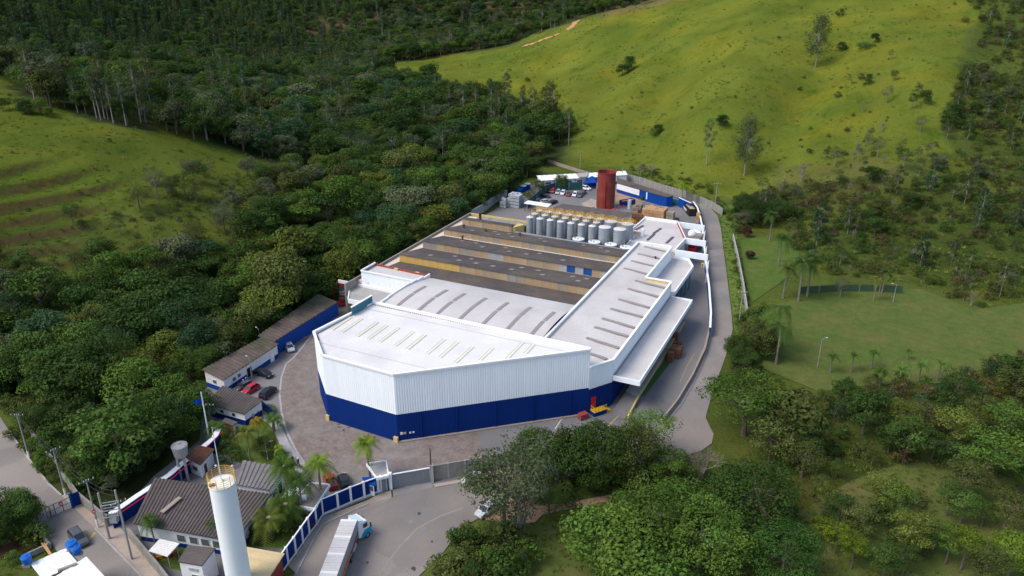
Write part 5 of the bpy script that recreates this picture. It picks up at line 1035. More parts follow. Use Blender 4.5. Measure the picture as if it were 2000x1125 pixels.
# ------------------------------------------------------------------ truck
def truck():
    A = G(640, 1125, 4.1); rr = G(682, 1014, 4.1); ln_dir = (rr-A); ln_dir.z = 0; ln_dir.normalize(); rz = math.atan2(ln_dir.y, ln_dir.x)
    c = rr.copy(); c.z = 0; t = thing('lorry', 'articulated lorry with long white roofed grey trailer and white and turquoise cab', 'lorry', c-ln_dir*0, rz)
    LT_ = 14.2; W = 2.5; b = MB(); b.prism([(-LT_, -W/2), (0, -W/2), (0, W/2), (-LT_, W/2)], 1.25, 4.05); b.build('trailer_box', 'grey_metal', t, rel=False)
    n = 28
    me = None
    for k in range(n):
        b = MB(); xk = -LT_*k/n; b.prism([(xk-LT_/n+.02, -W/2+.02), (xk-.02, -W/2+.02), (xk-.02, W/2-.02), (xk-LT_/n+.02, W/2-.02)], 4.055, 4.09+.012*(k % 3)); b.build('roof_panel', 'roof_pale' if k % 7 else 'roof_white', t, rel=False)
    # livery: red stripe then red and yellow lettering low on the side
    b = MB(); y = -W/2-.012; b.quad((-4.6, y, 1.5), (-.3, y, 1.5), (-.3, y, 2.25), (-4.6, y, 2.05)); b.build('red_stripe', 'red_trim', t, rel=False)
    # the big red and yellow letters are too blurred to read: slanted letter strokes of the same size and colours
    for k in range(11):
        x0 = -LT_+.5+k*.82; y1, y2 = -W/2-.010, -W/2-.018
        b = MB(); b.quad((x0, y1, 1.36), (x0+.70, y1, 1.36), (x0+.86, y1, 2.36), (x0+.16, y1, 2.36)); o = b.build('letter_mark', 'red_paint', t, rel=False)
        b = MB(); b.quad((x0+.12, y2, 1.48), (x0+.34, y2, 1.48), (x0+.48, y2, 2.26), (x0+.26, y2, 2.26)); b.quad((x0+.36, y2, 1.48+.3*(k % 2)), (x0+.62, y2, 1.48+.3*(k % 2)), (x0+.68, y2, 1.80+.3*(k % 2)), (x0+.42, y2, 1.80+.3*(k % 2))); b.build('stroke', 'yellow_rail', o, rel=False)
    b = MB(); b.prism([(-LT_+.5, -1.0), (-.4, -1.0), (-.4, 1.0), (-LT_+.5, 1.0)], .95, 1.24); b.build('chassis', 'dark_metal', t, rel=False)
    b = MB(); b.tube([(-3.4, -1.1, .8), (-1.6, -1.1, .8)], .32, 10); b.build('fuel_tank', 'rim', t, rel=False)
    for x in (-LT_+1.2, -LT_+2.4, -LT_+3.6, -.7, -4.4):
        for sy in (-1, 1): w_ = child('wheel', CARS['hatch']['tyre'], t, loc=(x, sy*1.08, .5), scale=(1.6, 1.5, 1.6)); child('rim', CARS['hatch']['rim'], w_)
    TA = R(-38)
    for sy in (-1, 1): w_ = child('wheel', CARS['hatch']['tyre'], t, loc=(.2+1.8*math.cos(TA)-sy*1.08*math.sin(TA), 1.8*math.sin(TA)+sy*1.08*math.cos(TA)-.25, .5), rot=(0, 0, TA), scale=(1.6, 1.5, 1.6)); child('rim', CARS['hatch']['rim'], w_)
    def rc(p): x, y = p[0]-.2, p[1]; return (.2+x*math.cos(TA)-y*math.sin(TA), x*math.sin(TA)+y*math.cos(TA)-.25, p[2])
    def RC(b): b.v = [rc(p) for p in b.v]; return b
    # cab: tall box with raked screen, white over turquoise
    b = MB(); side = [(.45, .75), (.45, 3.35), (1.0, 3.5), (2.1, 3.2), (2.62, 2.1), (2.7, .75)]
    vs_ = [(x, -1.2, z) for x, z in side]+[(x, 1.2, z) for x, z in side]; n6 = 6
    b.add(vs_, [tuple(range(n6)), tuple(range(2*n6-1, n6-1, -1))]+[(k, n6+k, n6+(k+1) % n6, (k+1) % n6) for k in range(n6)]); RC(b).build('cab', 'white_trim', t, rel=False)
    b = MB(); side2 = [(.9, .5), (.9, 1.0), (1.6, 1.75), (2.72, 1.75), (2.8, .5)]; n5 = 5
    b.add([(x, -1.23, z) for x, z in side2]+[(x, 1.23, z) for x, z in side2], [tuple(range(n5)), tuple(range(2*n5-1, n5-1, -1))]+[(k, n5+k, n5+(k+1) % n5, (k+1) % n5) for k in range(n5)]); o = RC(b).build('cab_skirt', 'cloth', t, rel=False); o.color = (.02, .32, .48, 1)
    b = MB(); b.quad((2.17, -1.05, 3.1), (2.17, 1.05, 3.1), (2.63, 1.08, 2.15), (2.63, -1.08, 2.15)); b.quad((2.15, -1.05, 3.12), (2.65, -1.08, 2.1), (2.65, 1.08, 2.1), (2.15, 1.05, 3.12)); RC(b).build('windscreen', 'glass', t, rel=False)
    for sy in (-1, 1):
        b = MB(); b.box((1.75, sy*1.2, 2.15), .8, .06, .75); RC(b).build('side_window', 'glass', t, rel=False); b = MB(); b.box((2.55, sy*1.5, 2.0), .12, .25, .7); RC(b).build('mirror', 'black_paint', t, rel=False)
        child('headlight', CARS['hatch']['headlight'], t, loc=rc((2.78, sy*.9, .75)), rot=(0, 0, TA))
    b = MB(); b.add([(.5, -1.1, 3.36), (.5, 1.1, 3.36), (1.6, 1.0, 3.42), (1.6, -1.0, 3.42), (.5, -1.1, 3.9), (.5, 1.1, 3.9)], [(0, 4, 5, 1), (4, 3, 2, 5), (0, 3, 4), (1, 5, 2)]); o = RC(b).build('wind_deflector', 'cloth', t, rel=False); o.color = (.62, .74, .74, 1)
truck()
# ------------------------------------------------------------------ crates, pallets, containers in the back yard
def crate_mesh():
    b = MB(); s_ = 1.2
    b.prism([(-.55, -.55), (.55, -.55), (.55, .55), (-.55, .55)], .14, 1.12)
    for k in range(5):
        z = .16+k*.2
        for sx, sy, lx, ly in ((0, -.58, 1.2, .05), (0, .58, 1.2, .05), (-.58, 0, .05, 1.2), (.58, 0, .05, 1.2)): b.box((sx, sy, z), lx, ly, .15)
    for k in range(5): b.box((-.48+.24*k, 0, 1.125), .2, 1.2, .05)
    for k in (-.5, 0, .5): b.box((k, 0, 0), .12, 1.15, .13)
    o = b.build('crate', 'wood'); me = o.data; bpy.data.objects.remove(o); return me
CRM = crate_mesh()
def crates(base_px, nu, nv, nz, tone, label, group, skip=0.0, du=1.27, rz=-AZ, fade=False):
    p0 = G(*base_px); rnd = random.Random(hash(base_px) & 255); ca, sa = math.cos(rz), math.sin(rz)
    for i in range(nu):
        for j in range(nv):
            top = nz-(1 if rnd.random() < skip else 0)
            for k in range(top):
                o = bpy.data.objects.new('wooden_crate', CRM); COL.objects.link(o); x, y = i*du, j*du
                o.location = (p0.x+x*ca-y*sa+rnd.uniform(-.04, .04), p0.y+x*sa+y*ca+rnd.uniform(-.04, .04), k*1.19+.005); o.rotation_euler = (0, 0, rz+rnd.uniform(-.03, .03)); f = rnd.uniform(.8, 1.15); o.color = (tone[0]*f, tone[1]*f, tone[2]*f, 1); lay = 'bottom' if k == 0 else 'top' if k == top-1 else 'middle'; lb2 = label if nz == 1 else '%s, %s layer' % (label, lay); tag(o, lb2, 'crate', group+('' if nz == 1 else ' '+lay))
TAN = (.52, .31, .15); GRC = (.30, .25, .19); BRN = (.22, .10, .05)
crates((1257,427), 6, 5, 3, TAN, 'pale timber crate in the big block behind the far hall', 'big block of pale crates', .15)
crates((1304,434), 2, 2, 3, GRC, 'grey weathered crate beside the big pale block of crates', 'grey crates right of the block', .3)
crates((1322,432), 1, 1, 1, BRN, 'single brown crate on the asphalt near the dark container', 'lone brown crate')
crates((1363,435), 1, 1, 3, TAN, 'pale crate in the narrow stack against the road wall', 'crates at the road wall')
crates((1236,417), 2, 5, 2, GRC, 'grey brown crate in the long row left of the big block', 'grey crates left of the block', .2)
crates((1237,436), 3, 1, 3, BRN, 'dark brown crate between the silos and the big crate block', 'dark brown crates by the silos')
crates((1309,706), 1, 1, 2, BRN, 'brown crate at the near end of the canopy stacks', 'canopy stack near end')
crates((1312,697), 2, 2, 2, BRN, 'brown crate in the square stack beside the loading canopy', 'brown crates beside the canopy')
crates((1315,676), 2, 1, 1, BRN, 'low brown crate behind the square stack beside the canopy', 'low crates by the canopy')
crates((1319,668), 1, 1, 2, BRN, 'brown crate at the far end of the stacks by the canopy', 'canopy stack far end')
# grey tank crates (caged) at the west corner
def cage_mesh():
    b = MB(); b.prism([(-.5, -.5), (.5, -.5), (.5, .5), (-.5, .5)], .12, 1.02)
    for k in range(4): b.tube([(-.55, -.55, .15+.3*k), (.55, -.55, .15+.3*k), (.55, .55, .15+.3*k), (-.55, .55, .15+.3*k), (-.55, -.55, .15+.3*k)], .025, 3, 1, cap=False)
    for x, y in ((-.55, -.55), (.55, -.55), (.55, .55), (-.55, .55), (0, -.55), (.55, 0), (0, .55), (-.55, 0)): b.tube([(x, y, 0), (x, y, 1.15)], .025, 3, 1)
    o = b.build('cage', ['ibc_white', 'grey_metal']); me = o.data; bpy.data.objects.remove(o); return me
CG = cage_mesh()
for (bx, by, nu, nv, nz, lb_) in ((980, 405, 2, 2, 3, 'grey caged liquid tote in the lower left stack by the pale wall'), (994, 404, 4, 4, 4, 'grey caged liquid tote in the tall block near the carport')):
    p0 = G(bx, by)
    for i in range(nu):
        for j in range(nv):
            for k in range(nz):
                if k == nz-1 and (i*3+j) % 4 == 0: continue
                o = bpy.data.objects.new('liquid_tote', CG); COL.objects.link(o); q = L(1.2*i, 1.2*j); o.location = (p0.x+q.x, p0.y+q.y, k*1.17+.004); o.rotation_euler = (0, 0, -AZ); lay = ('bottom', 'second', 'third', 'top')[k]; tag(o, lb_+', %s layer' % lay, 'tote', lb_[5:40]+' '+lay)
# open dark container with white lettering
def container(px, rz, col_, label, text=None, size=(6.0, 2.4, 2.4)):
    p = G(*px); t = thing('skip_container', label, 'container', p, rz); a, b_, h = size; b = MB()
    for (cx_, cy_, sx, sy) in ((0, -b_/2, a, .12), (0, b_/2, a, .12), (-a/2, 0, .12, b_-.14), (a/2, 0, .12, b_-.14)): b.box((cx_, cy_, .1), sx, sy, h)
    b.box((0, 0, .05), a-.14, b_-.14, .1); o = b.build('shell', 'cloth', t, rel=False); o.color = (*col_, 1)
    for k in range(7):
        for sy in (-1, 1): b = MB(); b.box((-a/2+.45+k*(a-.9)/6, sy*(b_/2+.09), .15), .1, .07, h-.1); o = b.build('rib', 'cloth', t, rel=False); o.color = (*col_, 1)
    b = MB(); b.box((0, 0, .3), a-.3, b_-.3, h*.7); o = b.build('load', 'wood', t, rel=False); o.color = (.42, .27, .13, 1)
    if text:
        b = MB(); 
        for k in range(9): b.box((-a/2+.9+k*.48, -b_/2-.14, 1.0), .3, .02, .55 if k % 3 else .75)
        for k in range(6): b.box((-a/2+1.4+k*.5, -b_/2-.14, .6), .34, .02, .2)
        b.build('lettering', 'white_trim', t, rel=False)
    return t
container((1347,416), math.atan2(*(lambda d: (d.y, d.x))(G(1357,427)-G(1335,402)))+0, (.02, .02, .024), 'open black container with white lettering in the back yard', True, (8, 2.6, 2.6))
container((1318,399), -AZ, (.03, .16, .20), 'teal skip beside the blue wall in the back yard', None, (4, 2.2, 2.2))
container((1225,399), .5, (.02, .05, .20), 'dark blue skip right of the red tower', None, (5.5, 2.2, 1.6))
# drums
for i, (x, y, z) in enumerate(((1229,408,0), (1229,408,1.15), (1229,408,2.3))):
    p = G(x, y); b = MB(); b.lathe((0, 0, 0), [(.62, 0), (.66, .05), (.66, 1.05), (.6, 1.12)], 14); o = b.build('white_drum', 'ibc_white'); o.location = (p.x, p.y, z+.005); tag(o, 'white drum in the stack left of the grey crates', 'drum', 'stacked white drums')
for i in range(6):
    p = G(1254+3.4*(i % 3), 391-1.6*(i//3)); b = MB(); b.box((0, 0, .1), .9, .9, 1.3); b.box((0, 0, 1.42), 1.0, 1.0, .1); b.tube([(-.4, .45, .12), (.4, .45, .12)], .12, 8); o = b.build('green_bin', 'green_bin'); o.location = p; tag(o, 'green wheeled bin against the blue shed wall', 'bin', 'green bins by the blue shed')
# white bags / domes and parked lorry under the beams
for i, (x, y, r_) in enumerate(((1351,462,1.3), (1362,460,1.6), (1366,466,1.3))):
    p = G(x, y); b = MB(); b.lathe((0, 0, 0), [(r_*.9, 0), (r_, r_*.6), (r_*.85, r_*1.3), (r_*.4, r_*1.7), (.05, r_*1.8)], 16); o = b.build('white_bulk_bag', 'white_trim', smooth=True); o.location = p; tag(o, ['grey white bulk bag left of the others between the beams', 'large white bulk bag against the road wall between the beams', 'small white bulk bag nearest the middle beam'][i], 'bulk bag', 'bulk bags between the beams')
p = G(1360, 482); bx = thing('parked_lorry', 'lorry with beige box parked between beams beside the road wall', 'lorry', p, -AZ+math.pi/2)
b = MB(); b.prism([(-4.5, -1.2), (3.5, -1.2), (3.5, 1.2), (-4.5, 1.2)], 1.0, 3.4); b.build('box_body', 'concrete_beige', bx, rel=False)
b = MB(); b.prism([(-6.6, -1.15), (-4.7, -1.15), (-4.7, 1.15), (-6.6, 1.15)], .6, 2.8); b.build('cab', 'red_paint', bx, rel=False)
b = MB(); b.prism([(-6.63, -1.0), (-6.0, -1.17), (-6.0, 1.17), (-6.63, 1.0)], 1.8, 2.6); b.build('windscreen', 'glass', bx, rel=False)
for x in (-5.6, 1.2, 2.6):
    for sy in (-1, 1): w_ = child('wheel', CARS['hatch']['tyre'], bx, loc=(x, sy*1.05, .5), scale=(1.6, 1.5, 1.6)); child('rim', CARS['hatch']['rim'], w_)
p = G(1372, 521); b = MB(); b.lathe((0, 0, 0), [(.45, 0), (.48, .9), (.5, 1.0)], 12); b.box((0, 0, 1.0), .9, .9, .06); o = b.build('yellow_bin', 'yellow_trim'); o.location = p; tag(o, 'yellow bin under the nearest beam beside the road wall', 'bin')
# blue tanks at the west corner of the back lot
for i, (x, y) in enumerate(((1022,374), (1030,370), (1015,380))):
    p = G(x, y); t = thing('process_tank', ['blue tank with white lid beside the pale wall, middle one', 'blue tank with white lid nearest the car park', 'dark blue tank in front of the white lidded pair'][i], 'tank', p); b = MB(); b.lathe(p, [(1.2, 0), (1.2, 2.2)], 20); b.build('body', 'blue_paint', t); b = MB(); b.lathe(p, [(1.25, 2.2), (1.25, 2.35), (.1, 2.7)], 20); b.build('lid', 'white_trim' if i < 2 else 'blue_paint', t)
# red tractor near the blue workshop, cones
p = G(669, 598); tr = thing('forklift', 'small red forklift at the end of the blue workshop wall', 'forklift', p, .4)
b = MB(); b.box((0, 0, .45), 2.0, 1.1, .7); b.box((-.6, 0, 1.15), .7, 1.0, .35); b.build('body', 'red_paint', tr, rel=False)
b = MB(); 
for x, y in ((-.6, -.5), (-.6, .5), (.5, -.5), (.5, .5)): b.tube([(x, y, 1.1), (x, y, 2.15)], .05, 5)
b.box((-.05, 0, 2.15), 1.3, 1.1, .08); b.build('cab_frame', 'dark_metal', tr, rel=False)
b = MB(); b.box((1.15, -.3, 0.1), .08, .1, 2.2); b.box((1.15, .3, .1), .08, .1, 2.2); b.box((1.7, -.3, .12), 1.1, .12, .06); b.box((1.7, .3, .12), 1.1, .12, .06); b.build('mast_and_forks', 'dark_metal', tr, rel=False)
for sx in (-.65, .65):
    for sy in (-1, 1): w_ = child('wheel', CARS['hatch']['tyre'], tr, loc=(sx, sy*.55, .31)); child('rim', CARS['hatch']['rim'], w_)
for i, (x, y, lb_) in enumerate(((593,658,'orange post on a stand near the blue workshop wall'), (552,953,'orange and yellow cover beside the grey roof office'), (498,1040,'orange red bench cover outside the dark roof building'))):
    p = G(x, y); b = MB(); b.lathe((0, 0, 0), [(.75, 0), (.7, .06), (.14, .1), (.12, 1.0), (.02, 1.1)] if i == 0 else [(.8, .3), (.85, .5), (.3, .95), (.02, 1.0)], 6); o = b.build('orange_marker', 'orange'); o.location = (p.x, p.y, 0 if i == 0 else -.28); tag(o, lb_, 'marker')
# ------------------------------------------------------------------ poles, lamps, wires
def pole(px, h, label, arm=0.0, name='utility_pole', m='pole_concrete', white=0.0, lamp=False, terrain=False, xarm=True, rz=0.0, group=None):
    p = T(*px) if terrain else G(*px); t = thing(name, label, 'pole' if not lamp else 'lamp post', p, 0, group)
    rr0 = .08 if lamp else .16; b = MB(); b.tube([p+Vector((0, 0, -.2)), p+Vector((0, 0, h))], [rr0, rr0*.6], 8); b.build('shaft', m, t)
    if white: b = MB(); b.tube([p+Vector((0, 0, .02)), p+Vector((0, 0, white))], [.18, .175], 8); b.build('white_band', 'white_trim', t)
    if xarm:
        d = Vector((math.cos(rz), math.sin(rz), 0))
        b = MB(); b.beam(p-d*1.1+Vector((0, 0, h-.3)), p+d*1.1+Vector((0, 0, h-.3)), .12, .14); b.build('crossarm', 'dark_metal', t)
        for s_ in (-1, -.35, .35, 1): q = p+d*s_+Vector((0, 0, h-.3)); b = MB(); b.lathe(q, [(.05, 0), (.08, .1), (.05, .28)], 6); b.build('insulator', 'gutter', t)
    if lamp:
        d = Vector((math.cos(rz), math.sin(rz), 0)); b = MB(); b.tube([p+Vector((0, 0, h*.95)), p+d*.5+Vector((0, 0, h+.15)), p+d*.9+Vector((0, 0, h+.18))], .03, 6); b.build('arm', 'grey_metal', t)
        b = MB(); b.box(p+d*1.05+Vector((0, 0, h+.1)), .45, .2, .12, rz); b.build('lamp_head', 'lamp_glass', t)
    return p, h
GP = 'utility poles along the streets'
poles = [pole((57,893), 9, 'white footed street pole at the far bend of the left street', white=1.3, group=GP), pole((128,966), 9, 'street pole with white foot beside the steel street gate', white=1.3, rz=.8, group=GP), pole((192,1030), 9, 'street pole with white foot and round sign before the substation', white=1.6, rz=.8, group=GP)]
round_sign(poles[2][0]+Vector((.05, -.25, 3.2)), .3, Vector((.2, -1, .1)).normalized(), bpy.data.objects['utility_pole.002'])
pole((258,1092), 10.5, 'tall concrete pole on the beige pavement below the transformer rack', rz=.8, group=GP)
pole((843,942), 6.8, 'thin dark pole at the right end of the sliding gate', m='dark_metal', xarm=False, group=GP); pole((1106,868), 3.6, 'thin dark pole in the yard behind the big trees', m='dark_metal', xarm=False, group=GP)
pole((1443,632), 8.5, 'leaning pale pole on the verge beside the road', xarm=True, group=GP); pole((1215,356), 6, 'short pale post with white box behind the red tower', xarm=False, group=GP); pole((1133,328), 7, 'slim pole below the grassy hill left of the red tower', group=GP)
pole((1397,397), 7.5, 'slim pole at the end of the long concrete wall', group=GP); pole((417,852), 7, 'dark timber pole beside the small white office', m='dark_metal', white=.8, group=GP)
pole((1596,718), 7, 'lamp pole left of the small palms on the field', name='lamp_post', lamp=True, rz=.2, xarm=False, group='lamp posts'); pole((1744,590), 5, 'white lamp post on the far edge of the field', name='lamp_post', m='grey_metal', lamp=True, rz=3, xarm=False, group='lamp posts')
pole((1529,582), 5, 'lamp post among the palms at the corner of the field', name='lamp_post', m='grey_metal', lamp=True, rz=0, xarm=False, group='lamp posts'); pole((493,745), 5.5, 'thin lamp post rising in front of the white workshop', name='lamp_post', m='grey_metal', lamp=True, rz=2.4, xarm=False, group='lamp posts')
pole((512,690), 6, 'thin lamp post behind the roof of the white workshop', name='lamp_post', m='dark_metal', lamp=True, rz=2.4, xarm=False, group='lamp posts')
pole((523,898), 3.4, 'short white lamp in the garden lawn', name='lamp_post', m='white_trim', lamp=True, rz=.6, xarm=False, group='lamp posts')
pole((411,868), 11, 'thin white flagpole with a blue flag at the lawn corner', name='flagpole', m='white_trim', xarm=False)
fl = bpy.data.objects['flagpole']; q = G(411, 868); b = MB(); n = 8
b.add([(q.x-.08-.22*k, q.y+.12*math.sin(k*1.3), 9.6-z_*1.1-.02*k) for k in range(n) for z_ in (0, 1)], [(2*k, 2*k+1, 2*k+3, 2*k+2) for k in range(n-1)]); b.build('flag', 'blue_paint', fl)
sb = thing('transformer_rack', 'power rack of steel beams and transformer above the street pavement', 'transformer', G(238, 1040))
for x, y in ((214,1052), (246,1046)):
    p = G(x, y); b = MB(); b.tube([p, p+Vector((0, 0, 8.5))], [.2, .14], 8); b.build('pole', 'pole_concrete', sb)
b = MB(); a_, c_ = G(214,1052), G(246,1046)
for zz in (4.2, 5.4, 6.4):
    for dy in (-.35, .35): b = MB(); b.beam(a_+Vector((0, dy, zz)), c_+Vector((0, dy, zz)), .12, .14); b.build('beam', 'grey_metal', sb)
b = MB(); m_ = a_.lerp(c_, .55)+Vector((0, 0, 2.9)); b.box(m_, 1.1, .8, 1.1); b.build('transformer', 'grey_metal', sb)
for k in range(5): b = MB(); b.lathe(a_.lerp(c_, .15+.17*k)+Vector((0, 0, 4.2)), [(.06, 0), (.1, .1), (.06, .2), (.1, .3), (.06, .45)], 8); b.build('insulator', 'gutter', sb)
def wire(a, c, sag, label):
    b = MB(); n = 10; b.tube([a.lerp(c, k/n)-Vector((0, 0, sag*4*(k/n)*(1-k/n))) for k in range(n+1)], .018, 3); tag(b.build('power_line', 'dark_metal', None, loc=a), label, 'cable', 'power lines over the left street')
W0 = [p+Vector((0, 0, h)) for p, h in poles]+[c_+Vector((0, 0, 8.4))]
for i in range(3):
    for dz in (0, -.9): wire(W0[i]+Vector((0, 0, dz)), W0[i+1]+Vector((0, 0, dz)), .5, 'thin power line strung between poles above the left street')
# ------------------------------------------------------------------ garden wall by office, hedge
b = MB(); a_, c_ = G(514, 800), G(537, 812); b.beam(a_+Vector((0, 0, 1.9)), c_+Vector((0, 0, .9)), .25, 1.8); tag(b.build('garden_wall', 'blue_sheet', None, loc=(a_.x, a_.y, 0)), 'short sloping blue wall beside the yellow-green hedge', 'wall')
gfn = thing('garden_fence', 'thin dark post fence between office and garden lawn', 'fence', G(506, 815))
for x, y in ((506,816), (514,819), (525,824), (538,822), (543,834)): p = G(x, y); b = MB(); b.tube([p, p+Vector((0, 0, 1.6))], .06, 5); b.build('post', 'dark_metal', gfn)
# ------------------------------------------------------------------ people
def person(px, face, shirt, pants, label, hat=None, walk=.25, terrain=False, hair=(.015, .012, .01)):
    p = T(*px) if terrain else G(*px); t = thing('person', label, 'person', (p.x, p.y, .03), face)
    V_ = [(0, 0, .95), (0, 0, 1.15), (0, 0, 1.38), (0, 0, 1.5), (.02, 0, 1.62), (.02, 0, 1.74)]; rad = [.14, .13, .15, .06, .095, .07]; E_ = [(0, 1), (1, 2), (2, 3), (3, 4), (4, 5)]
    def add(v, r, pr): V_.append(v); rad.append(r); E_.append((pr, len(V_)-1)); return len(V_)-1
    for s_ in (-1, 1):
        a = add((0, s_*.19, 1.40), .065, 2); a = add((-.06*s_*walk*4, s_*.25, 1.12), .048, a); a = add((.12-.08*s_*walk*2, s_*.25, .90), .036, a); a = add((.15-.08*s_*walk*2, s_*.24, .80), .035, a)
        a = add((0, s_*.10, .90), .095, 0); a = add((.16*s_*walk*4*.5+.03, s_*.10, .50), .068, a); a = add((.20*s_*walk*4*.5-.05, s_*.10, .09), .045, a); a = add((.20*s_*walk*4*.5+.12, s_*.11, .04), .038, a)
    me = bpy.data.meshes.new('b'); me.from_pydata(V_, E_, []); o = bpy.data.objects.new('b', me); COL.objects.link(o); md = o.modifiers.new('s', 'SKIN'); 
    for i, sv in enumerate(me.skin_vertices[0].data): sv.radius = (rad[i], rad[i]); sv.use_root = (i == 0)
    o.modifiers.new('d', 'SUBSURF').levels = 1
    dg = bpy.context.evaluated_depsgraph_get(); dg.update(); m2 = bpy.data.meshes.new_from_object(o.evaluated_get(dg)); bpy.data.objects.remove(o)
    m2.materials.clear()
    for nm, c in (('shirt', shirt), ('pants', pants), ('skin', None), ('hair', hair), ('shoe', (.02, .02, .02))):
        if c is None: m2.materials.append(MAT['skin'])
        else: mm = MAT['cloth'].copy(); mm.node_tree.nodes; m2.materials.append(mm); [setattr(n.outputs[0], 'default_value', (*c, 1)) for n in mm.node_tree.nodes if n.type == 'RGB']; [mm.node_tree.links.new([n for n in mm.node_tree.nodes if n.type == 'RGB'][0].outputs[0], l.to_socket) for l in list(mm.node_tree.links) if l.from_node.type == 'OBJECT_INFO']
    for f in m2.polygons:
        z = f.center.z; y = abs(f.center.y); f.use_smooth = True
        f.material_index = 3 if z > 1.68 or (z > 1.58 and f.center.x < -.02) else 2 if z > 1.47 or (z < 1.0 and y > .185) else 0 if z > .93 else 4 if z < .07 else 1
    child('body', m2, t)
    for s_ in (-1, 1):
        b = MB(); h0 = Vector((.15-.08*s_*walk*2, s_*.24, .80))
        for k in range(4): b.tube([h0+Vector((-.03+.02*k, 0, -.01)), h0+Vector((-.025+.02*k, 0, -.07-.008*(k in (1, 2)))), h0+Vector((-.015+.02*k, -.012*s_, -.105-.01*(k in (1, 2))))], [.010, .009, .006], 5)
        b.tube([h0+Vector((.03, 0, .0)), h0+Vector((.055, -.01*s_, -.04)), h0+Vector((.05, -.02*s_, -.065))], [.011, .010, .007], 5); b.build('hand', 'skin', t, rel=False)
    if hat: b = MB(); b.lathe((.02, 0, 1.70), [(.14, 0), (.13, .03), (.105, .035), (.1, .09), (.05, .13), (.01, .135)], 12); b.build('helmet', hat, t, rel=False)
person((572.5,906), 2.2, (.20, .03, .03), (.06, .10, .22), 'person in dark red shirt and blue jeans walking on the garden path')
person((583.5,911), 2.4, (.25, .03, .03), (.03, .035, .06), 'person in red vest and white helmet following on the garden path', 'white_trim')
person((100,1008), .2, (.42, .55, .03), (.02, .06, .10), 'person in a yellow high-visibility vest behind the blue street gate', None, .1)
person((1257,962), 1.2, (.60, .01, .02), (.45, .01, .02), 'person dressed all in red on the dirt path between the trees')
person((1006,1003), .5, (.55, .10, .16), (.10, .09, .10), 'person in a pink top under the big grey-green tree')

# ------------------------------------------------------------------ vegetation: prototypes
def leaf_mesh(name, pts, nrm, size, tint, aspect=.62, seed=0):
    """leaf quads at pts with normals nrm; size per leaf; tint = (hue, value) per leaf"""
    rs = np.random.RandomState(seed); n = len(pts); nrm = nrm/(np.linalg.norm(nrm, axis=1)[:, None]+1e-9)+rs.normal(0, .34, (n, 3)); nrm /= np.linalg.norm(nrm, axis=1)[:, None]+1e-9
    r = rs.normal(size=(n, 3)); tx = np.cross(nrm, r); tx /= np.linalg.norm(tx, axis=1)[:, None]+1e-9; ty = np.cross(nrm, tx)
    sx = (size*.5)[:, None]; sy = (size*.5*aspect)[:, None]; droop = nrm*(size*.12)[:, None]
    v = np.stack([pts-tx*sx-droop, pts-ty*sy, pts+tx*sx-droop, pts+ty*sy], 1).reshape(-1, 3); f = np.arange(4*n).reshape(n, 4)
    me = bpy.data.meshes.new(name); me.vertices.add(4*n); me.vertices.foreach_set('co', v.ravel()); me.loops.add(4*n); me.loops.foreach_set('vertex_index', f.ravel()); me.polygons.add(n); me.polygons.foreach_set('loop_start', np.arange(0, 4*n, 4)); me.update(calc_edges=True)
    c = np.ones((4*n, 4), np.float32); c[:, 0] = np.repeat(tint[:, 0], 4); c[:, 1] = np.repeat(tint[:, 1], 4)
    ca = me.color_attributes.new('tint', 'FLOAT_COLOR', 'POINT'); ca.data.foreach_set('color', c.ravel()); me.materials.append(MAT['leaves']); return me
def clumps_to_leaves(clumps, per, lsize, seed, shell=(.72, 1.06), under=.35):
    rs = np.random.RandomState(seed); P_, N_, S_, T_ = [], [], [], []
    for (c, r) in clumps:
        c = np.array(c, float); r = np.array(r, float); k = int(1.6*per*(r[0]*r[1]*r[2])**(2/3.0)); d = rs.normal(size=(k, 3)); d /= np.linalg.norm(d, axis=1)[:, None]
        keep = (d[:, 2] > -.25) | (rs.rand(k) < under); d = d[keep]; k = len(d); rad = rs.uniform(*shell, size=k)[:, None]
        lump = 1+.16*np.sin(d[:, :1]*7+c[0])*np.sin(d[:, 1:2]*6+c[1]); P_.append(c+d*r*rad*lump); N_.append(d/r*r.mean()+np.array([0, 0, .35])); S_.append(lsize*rs.uniform(.6, 1.35, k))
        T_.append(np.stack([np.clip(rs.rand()*.7+.15+rs.normal(0, .10, k), 0, 1), np.clip(rs.rand()*.75+.1+rs.normal(0, .16, k), 0, 1)], -1))
    return np.concatenate(P_), np.concatenate(N_), np.concatenate(S_), np.concatenate(T_)
def trunk_mesh(H_, r, limbs, matn, lean=(0, 0), seed=0, r2=None):
    r = r2 or r; rs = random.Random(seed); b = MB(); pts = [Vector((lean[0]*t*t+.12*r*8*math.sin(3*t+seed), lean[1]*t*t, H_*t-.4*(t == 0))) for t in (0, .25, .5, .75, 1)]
    b.tube(pts, [r*1.25, r, r*.85, r*.65, r*.35], 7)
    for l in limbs:
        e = Vector(l); s0 = pts[2].lerp(pts[4], rs.uniform(0, .8)); mid = s0.lerp(e, .5)+Vector((0, 0, -.1*(e-s0).length)); b.tube([s0, mid, e], [r*.45, r*.3, r*.1], 5)
    o = b.build('trunk', matn); me = o.data; bpy.data.objects.remove(o); return me
PROTO = {}
